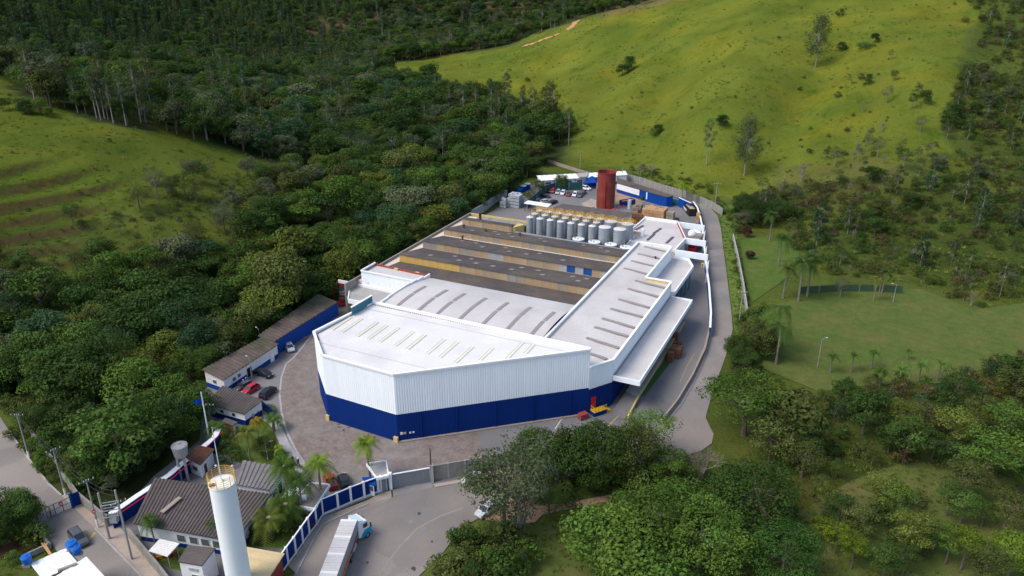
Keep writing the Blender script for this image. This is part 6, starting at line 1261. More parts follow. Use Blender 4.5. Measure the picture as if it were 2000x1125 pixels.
def broadleaf(key, seed, R_=4.5, H_=10.0, n=22, crown_lo=.32, per=26, lsize=.55, flat=1.0, gap=0.0, trunkm='bark', wid=1.0, crs=(.26, .42)):
    rs = random.Random(seed); cl = []; zc = H_*(crown_lo+1)/2; zr = H_*(1-crown_lo)/2
    for i in range(n):
        t = (i+.5)/n; th = i*2.399+rs.uniform(-.4, .4); zz = rs.uniform(-.75, .95); rr = math.sqrt(max(0, 1-zz*zz*.8))*rs.uniform(.45, .82)
        cr = R_*rs.uniform(*crs)*(1-gap*.4); cl.append(((R_*rr*math.cos(th)*wid, R_*rr*math.sin(th), zc+zr*zz*.78), (cr*wid, cr, cr*rs.uniform(.6, .85)*flat)))
    cl.append(((0, 0, zc+zr*.55), (R_*.4, R_*.4, R_*.32*flat))); 
    me = leaf_mesh('crown', *clumps_to_leaves(cl, per, lsize, seed), seed=seed)
    PROTO[key] = (me, trunk_mesh(H_*.72, R_*.05, [c for c, r in cl[::3]], trunkm, seed=seed), H_)
for i in range(4): broadleaf('broad%d' % i, 20+i, R_=4.8, H_=9.5, n=26+3*i, crown_lo=.22, lsize=.46, per=44)
for i in range(2): broadleaf('big%d' % i, 30+i, R_=4.9, H_=9.0, n=64, crown_lo=.04, per=135, lsize=.25, crs=(.17, .30))
broadleaf('bigumb', 33, R_=5.5, H_=8.0, n=40, crown_lo=.5, per=120, lsize=.26, flat=.6, crs=(.18, .32))
broadleaf('dense0', 40, R_=4.8, H_=9.0, n=36, crown_lo=.08, per=52, lsize=.40); broadleaf('dense1', 41, R_=4.6, H_=9.5, n=34, crown_lo=.10, per=52, lsize=.42)
broadleaf('umbrella0', 50, R_=5.5, H_=8.0, n=30, crown_lo=.55, per=46, lsize=.45, flat=.55); broadleaf('umbrella1', 51, R_=5.0, H_=9.0, n=22, crown_lo=.55, per=22, lsize=.62, flat=.6)
broadleaf('airy0', 60, R_=4.5, H_=9.5, n=34, crown_lo=.25, per=62, lsize=.26, gap=.4); broadleaf('airy1', 61, R_=4.2, H_=10.5, n=34, crown_lo=.25, per=48, lsize=.26, gap=.5, trunkm='twig_grey')
broadleaf('young0', 70, R_=2.3, H_=6.5, n=20, crown_lo=.30, per=190, lsize=.21); broadleaf('young1', 71, R_=2.0, H_=7.0, n=20, crown_lo=.34, per=190, lsize=.21)
for i in range(3): broadleaf('bush%d' % i, 80+i, R_=1.9, H_=2.6, n=11, crown_lo=-.05, per=120, lsize=.26)
def eucalypt(key, seed, H_=22, n=12, R_=3.6, lo=.52, per=26):
    rs = random.Random(seed); cl = []
    for i in range(n):
        t = (i+.5)/n; z = H_*(lo+(1-lo)*t); rr = R_*(.35+.65*math.sin(math.pi*min(1, t*.9+.12)))*rs.uniform(.3, 1); th = i*2.4+rs.uniform(-.5, .5); cr = rs.uniform(.32, .5)*R_
        cl.append(((rr*math.cos(th), rr*math.sin(th), z), (cr, cr, cr*.75)))
    me = leaf_mesh('crown', *clumps_to_leaves(cl, per, .5, seed, (.5, 1.15), .7), seed=seed); PROTO[key] = (me, trunk_mesh(H_*.93, 0, [c for c, r in cl], 'bark_pale', (rs.uniform(-1, 1), 0), seed, .011*H_), H_)
for i in range(3): eucalypt('euc%d' % i, 100+i, n=15+2*i, R_=3.4, lo=.42, per=36)
eucalypt('eucbig', 110, 24, 40, 6.2, .26, 20); eucalypt('plant0', 120, 13, 14, 2.9, .16, 60); eucalypt('plant1', 121, 12, 13, 2.8, .18, 60)
def palm(key, seed, H_=7, nf=18, fl=3.0, tr=.16, droop=1.0, col=None):
    rs = random.Random(seed); V_, F_, T_ = [], [], []; top = Vector((.15, 0, H_))
    for i in range(nf):
        th = i*2.399; el = rs.uniform(-.1, 1.15); ln = fl*rs.uniform(.85, 1.1); d = Vector((math.cos(th), math.sin(th), 0)); side = Vector((-d.y, d.x, 0)); hv = rs.random(); vv = rs.uniform(.3, .8); pts = []
        for k in range(9):
            t = k/8; out = ln*(t*math.cos(el)*(1-.25*t)+.08*t); up = ln*(math.sin(el)*t-droop*.62*t*t*(1.25-.3*math.sin(el))); pts.append(top+d*out+Vector((0, 0, up)))
        for k in range(1, 9):
            p0 = pts[k-1]; p1 = pts[k]; w_ = .78*math.sin(math.pi*min(1, (k/9.0)*.9+.12))*fl/3.0
            for j in range(2):
                a = p0.lerp(p1, j*.5); b_ = p0.lerp(p1, j*.5+.34)
                for s_ in (-1, 1):
                    tip = (a+b_)/2+side*s_*w_+(p1-p0)*.5+Vector((0, 0, -.45*w_)); n0 = len(V_); V_.extend([a, b_, tip]); F_.append((n0, n0+1, n0+2) if s_ > 0 else (n0, n0+2, n0+1)); T_.extend([(hv, vv)]*3)
    me = bpy.data.meshes.new('crown'); me.from_pydata([tuple(v) for v in V_], [], F_); c = np.ones((len(V_), 4), np.float32); c[:, :2] = np.array(T_); ca = me.color_attributes.new('tint', 'FLOAT_COLOR', 'POINT'); ca.data.foreach_set('color', c.ravel()); me.materials.append(MAT['leaves'])
    b = MB(); b.tube([(0, 0, -.3), (.05, 0, H_*.4), (.15, 0, H_-.1)], [tr*1.3, tr, tr*.85], 8); b.lathe((.15, 0, H_-.5), [(tr*.9, 0), (tr*1.6, .25), (tr*.9, .7)], 8); o = b.build('trunk', 'palm_bark'); tm = o.data; bpy.data.objects.remove(o); PROTO[key] = (me, tm, H_)
palm('palm0', 1, 7.0, 26, 3.4); palm('palm1', 2, 7.5, 28, 3.6); palm('palmlow', 3, 2.2, 26, 2.6, .22, .9); palm('royal', 4, 3.6, 16, 2.4, .13, .7); palm('palmbig', 5, 8.5, 24, 3.8, .2, 1.15)
def bare(key, seed, H_=7, depth=5):
    rs = random.Random(seed); b = MB()
    def br(p, d, ln, r, k):
        q = p+d*ln+Vector((rs.uniform(-.1, .1), rs.uniform(-.1, .1), 0))*ln; b.tube([p, q], [r, r*.6], 4 if k > 2 else 3, cap=False)
        if k == 0: return
        for i in range(3 if k > 1 else 4):
            nd = (d+Vector((rs.uniform(-.8, .8), rs.uniform(-.8, .8), rs.uniform(-.1, .55)))).normalized(); br(p.lerp(q, rs.uniform(.55, 1)), nd, ln*rs.uniform(.55, .8), r*.55, k-1)
    for i in range(3): br(Vector((rs.uniform(-.3, .3), rs.uniform(-.3, .3), 0)), Vector((rs.uniform(-.4, .4), rs.uniform(-.4, .4), 1)).normalized(), H_*.33, H_*.016, depth-1)
    o = b.build('branches', 'twig_grey'); me = o.data; bpy.data.objects.remove(o); PROTO[key] = (me, None, H_)
bare('bare0', 1); bare('bare1', 2)

GREEN = dict(dark=(.042, .078, .017), mid=(.060, .104, .021), bright=(.078, .134, .022), yellow=(.118, .146, .026), olive=(.082, .100, .026), lime=(.130, .195, .018), blue=(.042, .086, .034), grey=(.098, .116, .056), brown=(.098, .082, .034), red=(.06, .02, .02), gold=(.30, .20, .02), pink=(.13, .05, .07), euc=(.078, .108, .038))
def plant(name, kind, loc, scale, color, label, cat, group=None, rz=None, zs_=None):
    cr, tm, H_ = PROTO[kind]; t = thing(name, label, cat, loc, random.uniform(0, 6.28) if rz is None else rz, group); t.scale = (scale, scale, scale*(zs_ or 1))
    c = GREEN[color] if isinstance(color, str) else color; j = random.uniform(.88, 1.12)
    child('crown' if tm is not None else 'branches', cr, t, tuple(x*j for x in c))
    if tm is not None: child('trunk' if not kind.startswith('bush') else 'stem', tm, t)
    return t
def tree_px(name, kind, px, h, color, label, cat='tree', group=None, w=1.0, terr=False, rz=None):
    """h = height in metres; w = width factor"""
    p = T(*px) if terr else G(*px); H_ = PROTO[kind][2]; s_ = h/H_*w; return plant(name, kind, p, s_, color, label, cat, group, rz, 1/w)
# --- named trees and palms, near side ----------------------------------------
tree_px('tree', 'airy1', (1010,1050), 18.5, (.078, .100, .042), 'big grey-green tree with pale bare twigs above the dirt path', w=1.0); tree_px('tree', 'airy0', (985,1035), 14, (.074, .098, .040), 'grey-green tree leaning over the road beside the silver car', w=1.15); tree_px('tree', 'bare0', (1015,1046), 13.5, 'grey', 'bare twigged tree standing inside the big grey-green crown', w=1.1)
tree_px('tree', 'big0', (1055,935), 10, 'mid', 'dark green tree behind the big grey-green one', w=1.0); tree_px('tree', 'big1', (1172,948), 12.5, 'mid', 'tall dark glossy tree left of the airy roadside tree', w=.95); tree_px('tree', 'big0', (1225,942), 11.5, 'olive', 'dark brownish green tree right of the glossy one', w=.95); tree_px('tree', 'broad2', (1115,945), 10.5, 'dark', 'dark narrow tree left of the tall glossy one', w=.85)
tree_px('tree', 'airy0', (1262,900), 10.5, 'bright', 'light airy tree at the corner of the low road wall', w=1.1); tree_px('tree', 'big1', (1300,950), 7.5, 'bright', 'bright green round tree left of the bare grey tree', w=1.15); tree_px('tree', 'big0', (1212,952), 5.0, 'bright', 'bright green low tree below the glossy dark trees', w=1.35); tree_px('tree', 'bare1', (1365,940), 8.5, 'grey', 'bare grey twiggy tree beside the road junction', w=1.25); tree_px('tree', 'bare0', (1335,935), 7.5, 'grey', 'small bare grey tree left of the larger bare one', w=1.2)
tree_px('tree', 'big0', (1466,1030), 11.3, (.046, .088, .018), 'large round dark green tree standing alone in the meadow', w=1.38); tree_px('tree', 'bigumb', (1448,850), 11.5, 'bright', 'wide spreading bright green tree at the road junction', w=1.2); tree_px('tree', 'umbrella1', (1530,872), 10.0, 'olive', 'broad brownish olive tree right of the spreading bright one', w=1.25); tree_px('tree', 'broad1', (1500,905), 8.5, 'olive', 'olive green tree below the broad brownish one', w=1.0)
GB = 'big bright trees at the bottom centre'
for x, y, h, w_, lb_ in ((1185,1130,11,1.25,'leftmost of the big bright green trees at the bottom'),(1275,1090,12.5,1.25,'tallest big bright green tree at the bottom centre'),(1365,1120,12,1.2,'rightmost of the big bright green trees at the bottom'),(1245,1180,11,1.35,'front big bright green tree at the bottom edge'),(1330,1030,8,1.2,'bright green tree behind the big group beside the path')): tree_px('tree', 'dense1' if h < 12 else 'big0', (x, y), h, 'bright', lb_, group=GB, w=w_)
tree_px('tree', 'big1', (1522,1135), 9.5, (.050, .112, .022), 'round deep green tree at the bottom edge of the meadow', w=1.15); tree_px('tree', 'airy0', (960,1040+28), 5.0, 'olive', 'small olive tree above the bushes at the road bend'); tree_px('tree', 'airy0', (1072,1008), 5.0, 'bright', 'small light tree on the dirt bank beside the path', w=1.3)
for i, (x, y, h) in enumerate(((1668,1050,6.0),(1629,1080,5.6),(1712,1020,4.5),(1661,1110,6),(1722,1128,5.5),(1766,1090,8.5),(1822,1080,4.8),(1876,1112,8.0),(1878,980,8),(1765,905,9.5),(1853,872,8),(1818,905,7),(1924,950,11),(1957,1045,8.5),(1965,1128,7.5),(1905,840,8),(1960,870,9),(1600,1060,5))):
    tree_px('young_tree', 'young%d' % (i % 2), (x, y), h, random.choice(['bright', 'yellow', 'mid', 'lime', 'olive']), 'slender young tree in the meadow, %s' % ['left of the dirt track', 'leftmost of the low group', 'beside a dark bush', 'in front of the leftmost group', 'at the bottom edge', 'with a tall bare stem', 'small dark one mid meadow', 'pale one near the right', 'standing alone below the scrub', 'tall one at the scrub edge', 'amid the upper scrub', 'pale one at the scrub edge', 'tall grey-green one at right', 'near the right border', 'at the bottom right corner', 'behind in the upper right scrub', 'at the right border scrub', 'beside the round meadow tree'][i], group='young trees in the meadow', w=random.uniform(1.25, 1.6))
for i in range(46):
    x, y = random.uniform(1560, 2040), random.uniform(905, 1150)
    if y < 1000-(x-1560)*.25 or (1660 < x < 1760 and 920 < y < 1000): continue
    sm = i % 3 == 0; tree_px('young_tree' if not sm else 'bush', 'young%d' % (i % 2) if not sm else 'bush%d' % (i % 2), (x, y), random.uniform(4, 7.5) if not sm else random.uniform(1.2, 2.6), random.choice(['bright', 'mid', 'olive', 'dark', 'yellow']), ('slim young tree' if not sm else 'low wild bush')+' among others scattered over the lower right meadow', 'tree' if not sm else 'bush', 'scattered meadow '+('trees' if not sm else 'bushes'), w=random.uniform(1.1, 1.5))
tree_px('bush', 'bush0', (1712,1020), 3.5, 'dark', 'dark bush in the meadow beside the track', 'bush', w=1.1); tree_px('bush', 'bush1', (1830,905), 3, 'dark', 'dark bush below the tall young trees', 'bush')
GS_ = 'shrubs on the bank at the road bend'
for i in range(26):
    x = random.uniform(845, 1040); y = random.uniform(1060, 1150); 
    if x < 1120-.25*(y-900)-180+ (1125-y)*.6: pass
    if (x-818)/(935-818) < (1125-y)/(1125-1012)+.12: continue
    tree_px('shrub', random.choice(['bush0', 'bush1', 'bush2', 'young0']), (x, y), random.uniform(2.5, 4.6), random.choice(['mid', 'bright', 'olive', 'dark']), 'leafy green shrub in the thicket at the road bend', 'shrub', GS_, w=random.uniform(1, 1.3))
for i in range(20):
    x = random.uniform(1050, 1420); y = random.uniform(950, 985) if i % 2 else random.uniform(925, 955)
    tree_px('shrub', random.choice(['bush0', 'bush1', 'bush2']), (x, y+ (0 if i % 2 else 0)), random.uniform(1.4, 3.2), random.choice(['mid', 'dark', 'olive']), 'low dark shrub under the trees along the dirt path', 'shrub', 'shrubs along the dirt path', w=random.uniform(1, 1.4))
PL = [((723,938),'palm1',7.5,'lime','tall feathery palm beside the gate kiosk'),((629,985),'palm0',8.0,'lime','tall palm behind the guard house near the fence corner'),((565,1003),'palm1',9.0,'bright','palm left of the guard house with pale trunk foot'),((592,1015),'palm0',7.5,'mid','darker palm in front of the guard house roof'),((304,1066),'palm0',5.0,'mid','palm beside the dark roof building near the street'),((489,900),'palm1',6.0,'yellow','yellowish drooping palm on the garden lawn'),((505,858),'palm0',4.0,'gold','orange yellow palm next to the small white office'),((548,905),'palm1',3.2,'lime','low bright palm near the garden path'),((1519,520),'palm0',9.0,'mid','palm beside the red shrub on the park lawn'),((1503,470),'palm1',8.5,'mid','palm behind the park lawn below dark trees'),((1559,588),'palm0',11,'mid','tall slim palm in the row at the field corner'),((1576,580),'palm1',11,'mid','tallest right palm of the row at the field corner'),((1529,582),'palm0',8.5,'olive','palm at the left end of the row by the field corner'),((1706,587),'palmbig',6.0,'yellow','yellow-green palm at the far edge of the field'),((1722,572),'palm1',6.0,'mid','palm behind the yellow-green one at the field edge'),((1515,712),'palmbig',9.5,'mid','large dark palm beside the hedge at the field corner'),((1508,690),'palmbig',11.0,'mid','large tall palm rising behind the dark one'),((1332,390),'palm0',5.5,'lime','left palm behind the blue shed end'),((1340,392),'palm1',6.5,'lime','middle palm behind the blue shed end'),((1350,398),'palm0',5.0,'yellow','right palm behind the blue wall by the road')]
for px, k, h, c, lb_ in PL: tree_px('palm_tree', k, px, h, c, lb_, 'palm', 'palms around the factory grounds')
for i, (x, y) in enumerate(((1621,727),(1662,727),(1701,720),(1718,757),(1754,752),(1793,746),(1830,742),(1772,702))): tree_px('palm_tree', 'royal', (x, y), 4.0 if i < 7 else 2.2, 'bright', 'small young palm on the field, %s' % ['leftmost of the back row', 'second of the back row', 'third of the back row', 'leftmost of the front row', 'second of the front row', 'third of the front row', 'rightmost of the front row', 'tiny one alone mid field'][i], 'palm', 'young palms on the field')
GL = [((522,892),'big0',4.5,'olive','round clipped tree on the garden lawn',1.0),((468,882),'young1',5,'olive','narrow dark tree on the garden lawn beside the drooping palm',1.0),((440,880),'bush0',2.4,'mid','bush on the lawn left of the drooping palm',1.2),((452,900),'bush1',2.8,'dark','dark bush next to the grey roof office',1.3),((535,842),'palmlow',2.5,'bright','spiky leafed clump at the lawn corner',1.1),((556,905),'bush2',2,'lime','bush beside the garden path',1.2),((530,1050),'palmlow',3.4,'yellow','low yellow-green palm in the bed by the fence',1.2),((560,1020),'palmlow',3.4,'bright','low green palm in the bed before the guard house',1.2),((548,1035),'bush0',3,'yellow','bush in the middle of the fence side bed',1.3),((585,1022),'bush1',2.6,'bright','bush at the right end of the fence side bed',1.3),((600,1028),'bush2',2.2,'pink','pinkish shrub against the blue fence',1.2),((505,1055),'bush1',2.6,'dark','dark bush by the wall of the dark roof building',1.2),((424,1060),'young0',4.5,'mid','small tree between the white hut and the water tower',1.0),((527,800),'bush0',1.3,'lime','yellow-green hedge end beside the sloping blue wall',1.3),((534,806),'bush1',1.2,'lime','yellow-green hedge beside the sloping blue wall',1.3),((425,860),'palmlow',2.6,'mid','spiky palm clump behind the flagpole',1.2),((1464,505),'big0',2.6,'red','dark red round shrub on the park lawn',1.2),((1458,462),'big1',3.5,'red','dark red tree at the top of the park lawn',1.0),((1470,690),'big0',9,'olive','tall dense hedge tree at the roadside beside the field',1.0),((1450,735),'big1',7,'mid','dense roadside tree below the hedge tree',1.0),((1440,705),'big0',6.5,'mid','dark roadside tree right of the road bend',1.0),((1485,660),'broad0',8,'mid','tree between the roadside hedge and the palms',1.0),((1428,760),'bush0',3.5,'mid','roadside bush above the spreading tree',1.2),((1640,580),'airy1',6,'grey','sparse small tree on the far edge of the field',1.0),((1480,440),'big1',9,'dark','dark tree at the foot of the scrub slope',1.2),((1450,425),'big0',9,'dark','dark tree above the thin pale wall',1.15),((1520,430),'big0',8,'dark','dark tree right above the park lawn',1.2),((1097,369),'big1',6,'mid','round tree in front of the white office row',1.0),((1052,379),'broad0',5.5,'olive','olive tree at the left end of the white office row',1.1),((1035,386),'bush1',3,'olive','bush beside the blue process tanks',1.4),((25,1040),'big1',7.5,'mid','big dark bush tree above the muddy stream',1.25),((48,1030),'big0',6,'mid','dark tree beside the stream wall',1.1),((0,1060),'big0',7,'dark','dark tree at the left edge above the stream',1.2),((70,1055),'bush0',3.2,'bright','bright bush at the stream wall end',1.2),((30,1095),'bush1',1.8,'bright','bush on the grass below the muddy stream',1.3),((60,1075),'bush2',1.6,'olive','small bush beside the timber planks',1.3)]
for px, k, h, c, lb_, w_ in GL: tree_px('bush' if k.startswith(('bush', 'palmlow')) else 'tree', k, px, h, c, lb_, 'bush' if k.startswith(('bush', 'palmlow')) else 'tree', w=w_)
# --- hill trees ----------------------------------------------------------------
HT = [((1592,132),'eucbig',24,'euc','large lone eucalyptus high on the grassy hill',1.0),((1453,346),'eucbig',23,'euc','tall pale trunked eucalyptus at the foot of the grassy hill',.95),((1379,326),'euc0',19,'euc','slim eucalyptus left of the tall pale trunked one',.8),((1215,150),'dense1',7,'dark','dark tree clump on the hillside, left one',1.3),((1228,140),'dense0',9,'dark','dark tree clump on the hillside, right one',.9),((1858,250),'dense0',9,'dark','dark wind-leaning tree near the scrub edge',1.0),((1845,257),'dense1',5,'dark','small dark tree beside the wind-leaning one',1.0),((1565,352),'bare0',8,'grey','bare grey tree at the lower hillside',1.2),((1630,325),'airy1',8,'grey','sparse grey tree low on the hillside, left one',1.0),((1675,318),'airy1',7,'grey','sparse grey tree low on the hillside, middle one',.9),((1713,308),'airy1',8,'grey','sparse grey tree low on the hillside, right one',.9),((1640,32),'bush0',4,'dark','round bush right of the lone eucalyptus, upper',1.0),((1643,100),'dense0',4.5,'dark','round bush right of the lone eucalyptus',1.2),((1690,95),'bush1',3.5,'mid','flat bush patch right of the lone eucalyptus',2.0),((1708,85),'dense1',5,'dark','dark tree in the bush patch on the hilltop',.9),((1695,165),'dense0',4.5,'dark','small dark round tree midway up the hill',.8),((1745,158),'airy0',5,'mid','small green tree midway up the hill',.9),((1738,118),'airy1',5,'grey','thin grey tree high on the hill',.8),((1780,215),'young0',7,'dark','dark young tree beside the scrub, upper',.9),((1790,195),'young1',7,'grey','grey young tree beside the scrub',.9),((1805,205),'dense1',6,'dark','dark tree beside the scrub',.9),((1730,205),'airy1',8,'grey','grey purple tree in mid slope',.9),((1685,220),'bare1',6,'grey','thin bare brown tree in mid slope',.8),((1410,250),'dense0',5,'dark','dark bush below the ridge on the grassy slope',1.2),((1285,262),'dense1',4.5,'dark','dark bush near the middle of the grassy slope, right one',1.1),((1278,268),'bush0',4,'dark','dark bush near the middle of the grassy slope, left one',1.2),((1250,345),'bare1',6.5,'grey','bare grey shrub tree behind the long concrete wall',1.3),((1272,345),'bare0',7,'grey','taller bare grey shrub tree behind the long concrete wall',1.1)]
for px, k, h, c, lb_, w_ in HT: tree_px('hill_tree' if h > 4.2 else 'hill_bush', k, px, h, c, lb_, 'tree' if h > 4.2 else 'bush', terr=True, w=w_)
for i, (x, y, h) in enumerate(((1073,262,26),(1078,266,25),(1062,258,22),(1040,255,21),(1110,285,17),(990,215,20),(1020,245,20),(960,240,20),(930,235,20),(905,240,18),(975,255,19),(1000,258,18),(880,225,18),(850,230,18))):
    tree_px('eucalyptus_tree', 'euc%d' % (i % 3), (x, y), h, random.choice(['euc', 'olive', 'mid']), 'tall slender eucalyptus, %s' % ('tallest right hand pair left' if i == 0 else 'tallest right hand pair right' if i == 1 else 'lone one right of the tall pair' if i == 4 else 'in the grove left of the grassy slope'), 'tree', 'eucalyptus grove', terr=True, w=.95)
for i, (x, y, h) in enumerate(((70,207,22),(190,232,17),(197,236,17),(222,243,16),(248,247,19),(205,232,20),(275,240,22),(300,232,22))):
    tree_px('eucalyptus_tree', 'euc%d' % ((i+1) % 3), (x, y), h, random.choice(['euc', 'olive']), 'pale trunked eucalyptus on the knoll edge, %s' % ['alone at far left', 'first of the pale group', 'second of the pale group', 'third of the pale group', 'rightmost of the pale group', 'behind the pale group', 'against the dark forest left', 'against the dark forest right'][i], 'tree', 'eucalypts on the knoll', terr=True)
# --- scatter: forest and scrub ---------------------------------------------------
def scatter(poly, cell, xr, yr, seed):
    rs = np.random.RandomState(seed); gx = np.arange(xr[0], xr[1], cell); gy = np.arange(yr[0], yr[1], cell); X, Y = [a.ravel() for a in np.meshgrid(gx, gy)]
    X = X+rs.uniform(-.42, .42, len(X))*cell; Y = Y+rs.uniform(-.42, .42, len(Y))*cell; Z = hz(X, Y); px, py = projv(X, Y, Z); k = inpoly(px, py, poly) & (px > -180) & (px < 2180)
    return X[k], Y[k], Z[k], px[k], py[k]
SC = []     # (x, y, z, kind, scale, colour, zone)
rs = random.Random(5)
X, Y, Z, PX, PY = scatter(FOREST_NEAR, 5.9, (-330, 40), (60, 420), 1)
for x, y, z, px, py in zip(X, Y, Z, PX, PY):
    edge = max(0, 1-abs(py-830)/400); SC.append((x, y, z, rs.choice(['broad0', 'broad1', 'broad2', 'broad3', 'dense0', 'dense1', 'umbrella1', 'umbrella0', 'airy0', 'young0']), rs.uniform(.55, 1.25)*(1.4 if rs.random() < .15 else 1), rs.choice(['dark', 'mid', 'mid', 'bright', 'olive', 'bright', 'yellow', 'mid', 'blue', 'dark', 'grey']), 'n'))
X, Y, Z, PX, PY = scatter(FOREST_MID, 6.9, (-560, 420), (230, 1100), 2)
for x, y, z, px, py in zip(X, Y, Z, PX, PY):
    far = y > 620; up = py < 130 and px < 720
    if px > 600 and py < 90 and rs.random() < .55 and not (px < 760 and py < 30): 
        if rs.random() < .5: SC.append((x, y, z, rs.choice(['bush0', 'bush1']), rs.uniform(.9, 1.8), rs.choice(['mid', 'dark', 'olive']), 'm'))
        continue
    if up: SC.append((x, y, z, rs.choice(['plant0', 'plant1', 'plant0', 'broad1']), rs.uniform(.75, 1.15), rs.choice(['blue', 'mid', 'mid', 'dark', 'bright', 'euc']), 'm'))
    elif rs.random() < .08: SC.append((x, y, z, rs.choice(['euc0', 'euc1', 'euc2']), rs.uniform(.6, .95), rs.choice(['euc', 'olive', 'blue']), 'm'))
    else: SC.append((x, y, z, rs.choice(['broad0', 'broad1', 'broad2', 'broad3', 'umbrella1', 'airy1']), rs.uniform(.7, 1.4)*(1.35 if rs.random() < .12 else 1), rs.choice(['dark', 'dark', 'mid', 'mid', 'blue', 'bright', 'olive', 'grey']), 'm'))
X, Y, Z, PX, PY = scatter(SCRUB_RIGHT, 3.7, (40, 420), (150, 520), 3)
for x, y, z, px, py in zip(X, Y, Z, PX, PY):
    if rs.random() < .34+.9*vnoise(np.array([x]), np.array([y]), 24, 44)[0]: continue
    r_ = rs.random()
    if r_ < .12: SC.append((x, y, z, rs.choice(['young0', 'young1', 'plant0', 'plant1']), rs.uniform(.55, 1.0), rs.choice(['olive', 'mid', 'euc', 'blue']), 'r'))
    elif r_ < .17: SC.append((x, y, z, rs.choice(['bare0', 'bare1']), rs.uniform(.35, .7), 'grey', 'r'))
    elif r_ < .27: SC.append((x, y, z, rs.choice(['airy0', 'airy1', 'broad1']), rs.uniform(.4, .7), rs.choice(['dark', 'olive', 'grey']), 'r'))
    else: SC.append((x, y, z, rs.choice(['bush0', 'bush1', 'bush2']), rs.uniform(.6, 1.5), rs.choice(['mid', 'dark', 'olive', 'olive', 'brown']), 'r'))
X, Y, Z, PX, PY = scatter(SCRUB_LOW, 4.4, (40, 260), (60, 220), 4)
for x, y, z, px, py in zip(X, Y, Z, PX, PY):
    r_ = rs.random()
    if r_ < .3: SC.append((x, y, z, rs.choice(['young0', 'young1', 'broad0', 'airy0']), rs.uniform(.5, .95), rs.choice(['olive', 'mid', 'yellow', 'dark']), 'l'))
    else: SC.append((x, y, z, rs.choice(['bush0', 'bush1', 'bush2', 'bush2']), rs.uniform(.7, 1.6), rs.choice(['mid', 'dark', 'olive', 'brown', 'blue']), 'l'))
X, Y, Z, PX, PY = scatter(SCRUB_LEFT, 4.6, (-330, -20), (120, 330), 5)
for x, y, z, px, py in zip(X, Y, Z, PX, PY):
    near = py > 520 or px > 430
    if rs.random() < (.22 if near else .66 if px < 260 else .35): continue
    SC.append((x, y, z, rs.choice(['bush0', 'bush1', 'bush2', 'airy1', 'airy0'] if not near else ['broad0', 'bush1', 'airy0', 'broad3', 'bush2']), rs.uniform(.5, 1.0), rs.choice(['olive', 'mid', 'yellow', 'grey']), 's'))
X, Y, Z, PX, PY = scatter(KNOLL, 11, (-330, -20), (150, 330), 6)
for x, y, z in zip(X, Y, Z):
    if rs.random() < .62: continue
    SC.append((x, y, z, rs.choice(['bush0', 'bush1', 'bush2']), rs.uniform(.25, .6), rs.choice(['mid', 'dark', 'olive']), 'k'))
X, Y, Z, PX, PY = scatter(HILLTOP, 12, (-60, 330), (260, 640), 7)
for x, y, z, px, py in zip(X, Y, Z, PX, PY):
    pr = (.10+.35*(py > 250)+.4*(px > 1560 and py > 130))*(1+2.2*vnoise(np.array([x]), np.array([y]), 30, 41)[0]*2)
    if rs.random() > pr: continue
    SC.append((x, y, z, rs.choice(['bush0', 'bush1', 'bush2']), rs.uniform(.2, .6)*(2.2 if rs.random() < .12 else 1), rs.choice(['mid', 'dark', 'olive']), 'h'))
X, Y, Z, PX, PY = scatter([(1480,350),(1560,300),(1640,240),(1720,180),(1800,200),(1860,260),(1880,310),(1800,335),(1600,352)], 5.0, (60, 330), (230, 420), 8)
for x, y, z, px, py in zip(X, Y, Z, PX, PY):
    if rs.random() > .30+.9*vnoise(np.array([x]), np.array([y]), 22, 43)[0]: continue
    SC.append((x, y, z, rs.choice(['bush0', 'bush1', 'bush2', 'airy1', 'bare0', 'young1']), rs.uniform(.3, .95), rs.choice(['mid', 'dark', 'olive', 'grey', 'grey']), 'h'))
# verge and wall foot greenery
for (x0, y0, x1, y1, n, s0, s1) in ((1215,340,1410,400,26,.3,.7),(1408,410,1445,460,16,.4,.9),(1425,470,1455,600,26,.25,.55),(1230,330,1400,375,30,.4,1.0),(60,880,200,1000,14,.3,.7),(640,830,760,868,8,.08,.15),(1445,620,1480,760,22,.5,1.1),(395,735,500,672,8,.6,1.0),(0,775,70,838,12,.8,1.6),(30,850,110,940,12,.5,1.1)):
    for i in range(n):
        t = rs.random(); q = T(x0+(x1-x0)*t+rs.uniform(-8, 8), y0+(y1-y0)*t+rs.uniform(-6, 6)); SC.append((q.x, q.y, q.z, rs.choice(['bush0', 'bush1', 'bush2']), rs.uniform(s0, s1), rs.choice(['mid', 'bright', 'olive']), 'v'))
for (x0, y0, x1, y1, n, s0, s1, zz) in ((215,962,398,838,20,.55,.9,'n'),(75,855,205,978,14,.45,.75,'n'),(400,752,620,596,14,.5,.85,'n'),(660,578,960,402,30,.5,.9,'n'),(-20,215,105,232,12,.35,.6,'k'),(1480,640,1500,720,6,.5,.8,'v')):
    for i in range(n):
        t = rs.random(); q = T(x0+(x1-x0)*t+rs.uniform(-10, 0), y0+(y1-y0)*t+rs.uniform(-10, -1)); SC.append((q.x, q.y, q.z, rs.choice(['broad0', 'broad1', 'dense0', 'broad3', 'airy0']), rs.uniform(s0, s1), rs.choice(['mid', 'bright', 'olive', 'dark']), zz))
ZONE = dict(n=('forest left of the factory', 'forest left of the factory'), m=('forest beyond the knoll', 'forest in the valley'), r=('scrub slope right of road', 'scrub on the right slope'), l=('thicket below the field', 'thicket below the field'), s=('overgrown left terraces', 'scrub on the terraces'), k=('grassy knoll at the left', 'bushes on the knoll'), h=('bright grassy hill', 'bushes on the grassy hill'), v=('verge along the road', 'verge shrubs'))
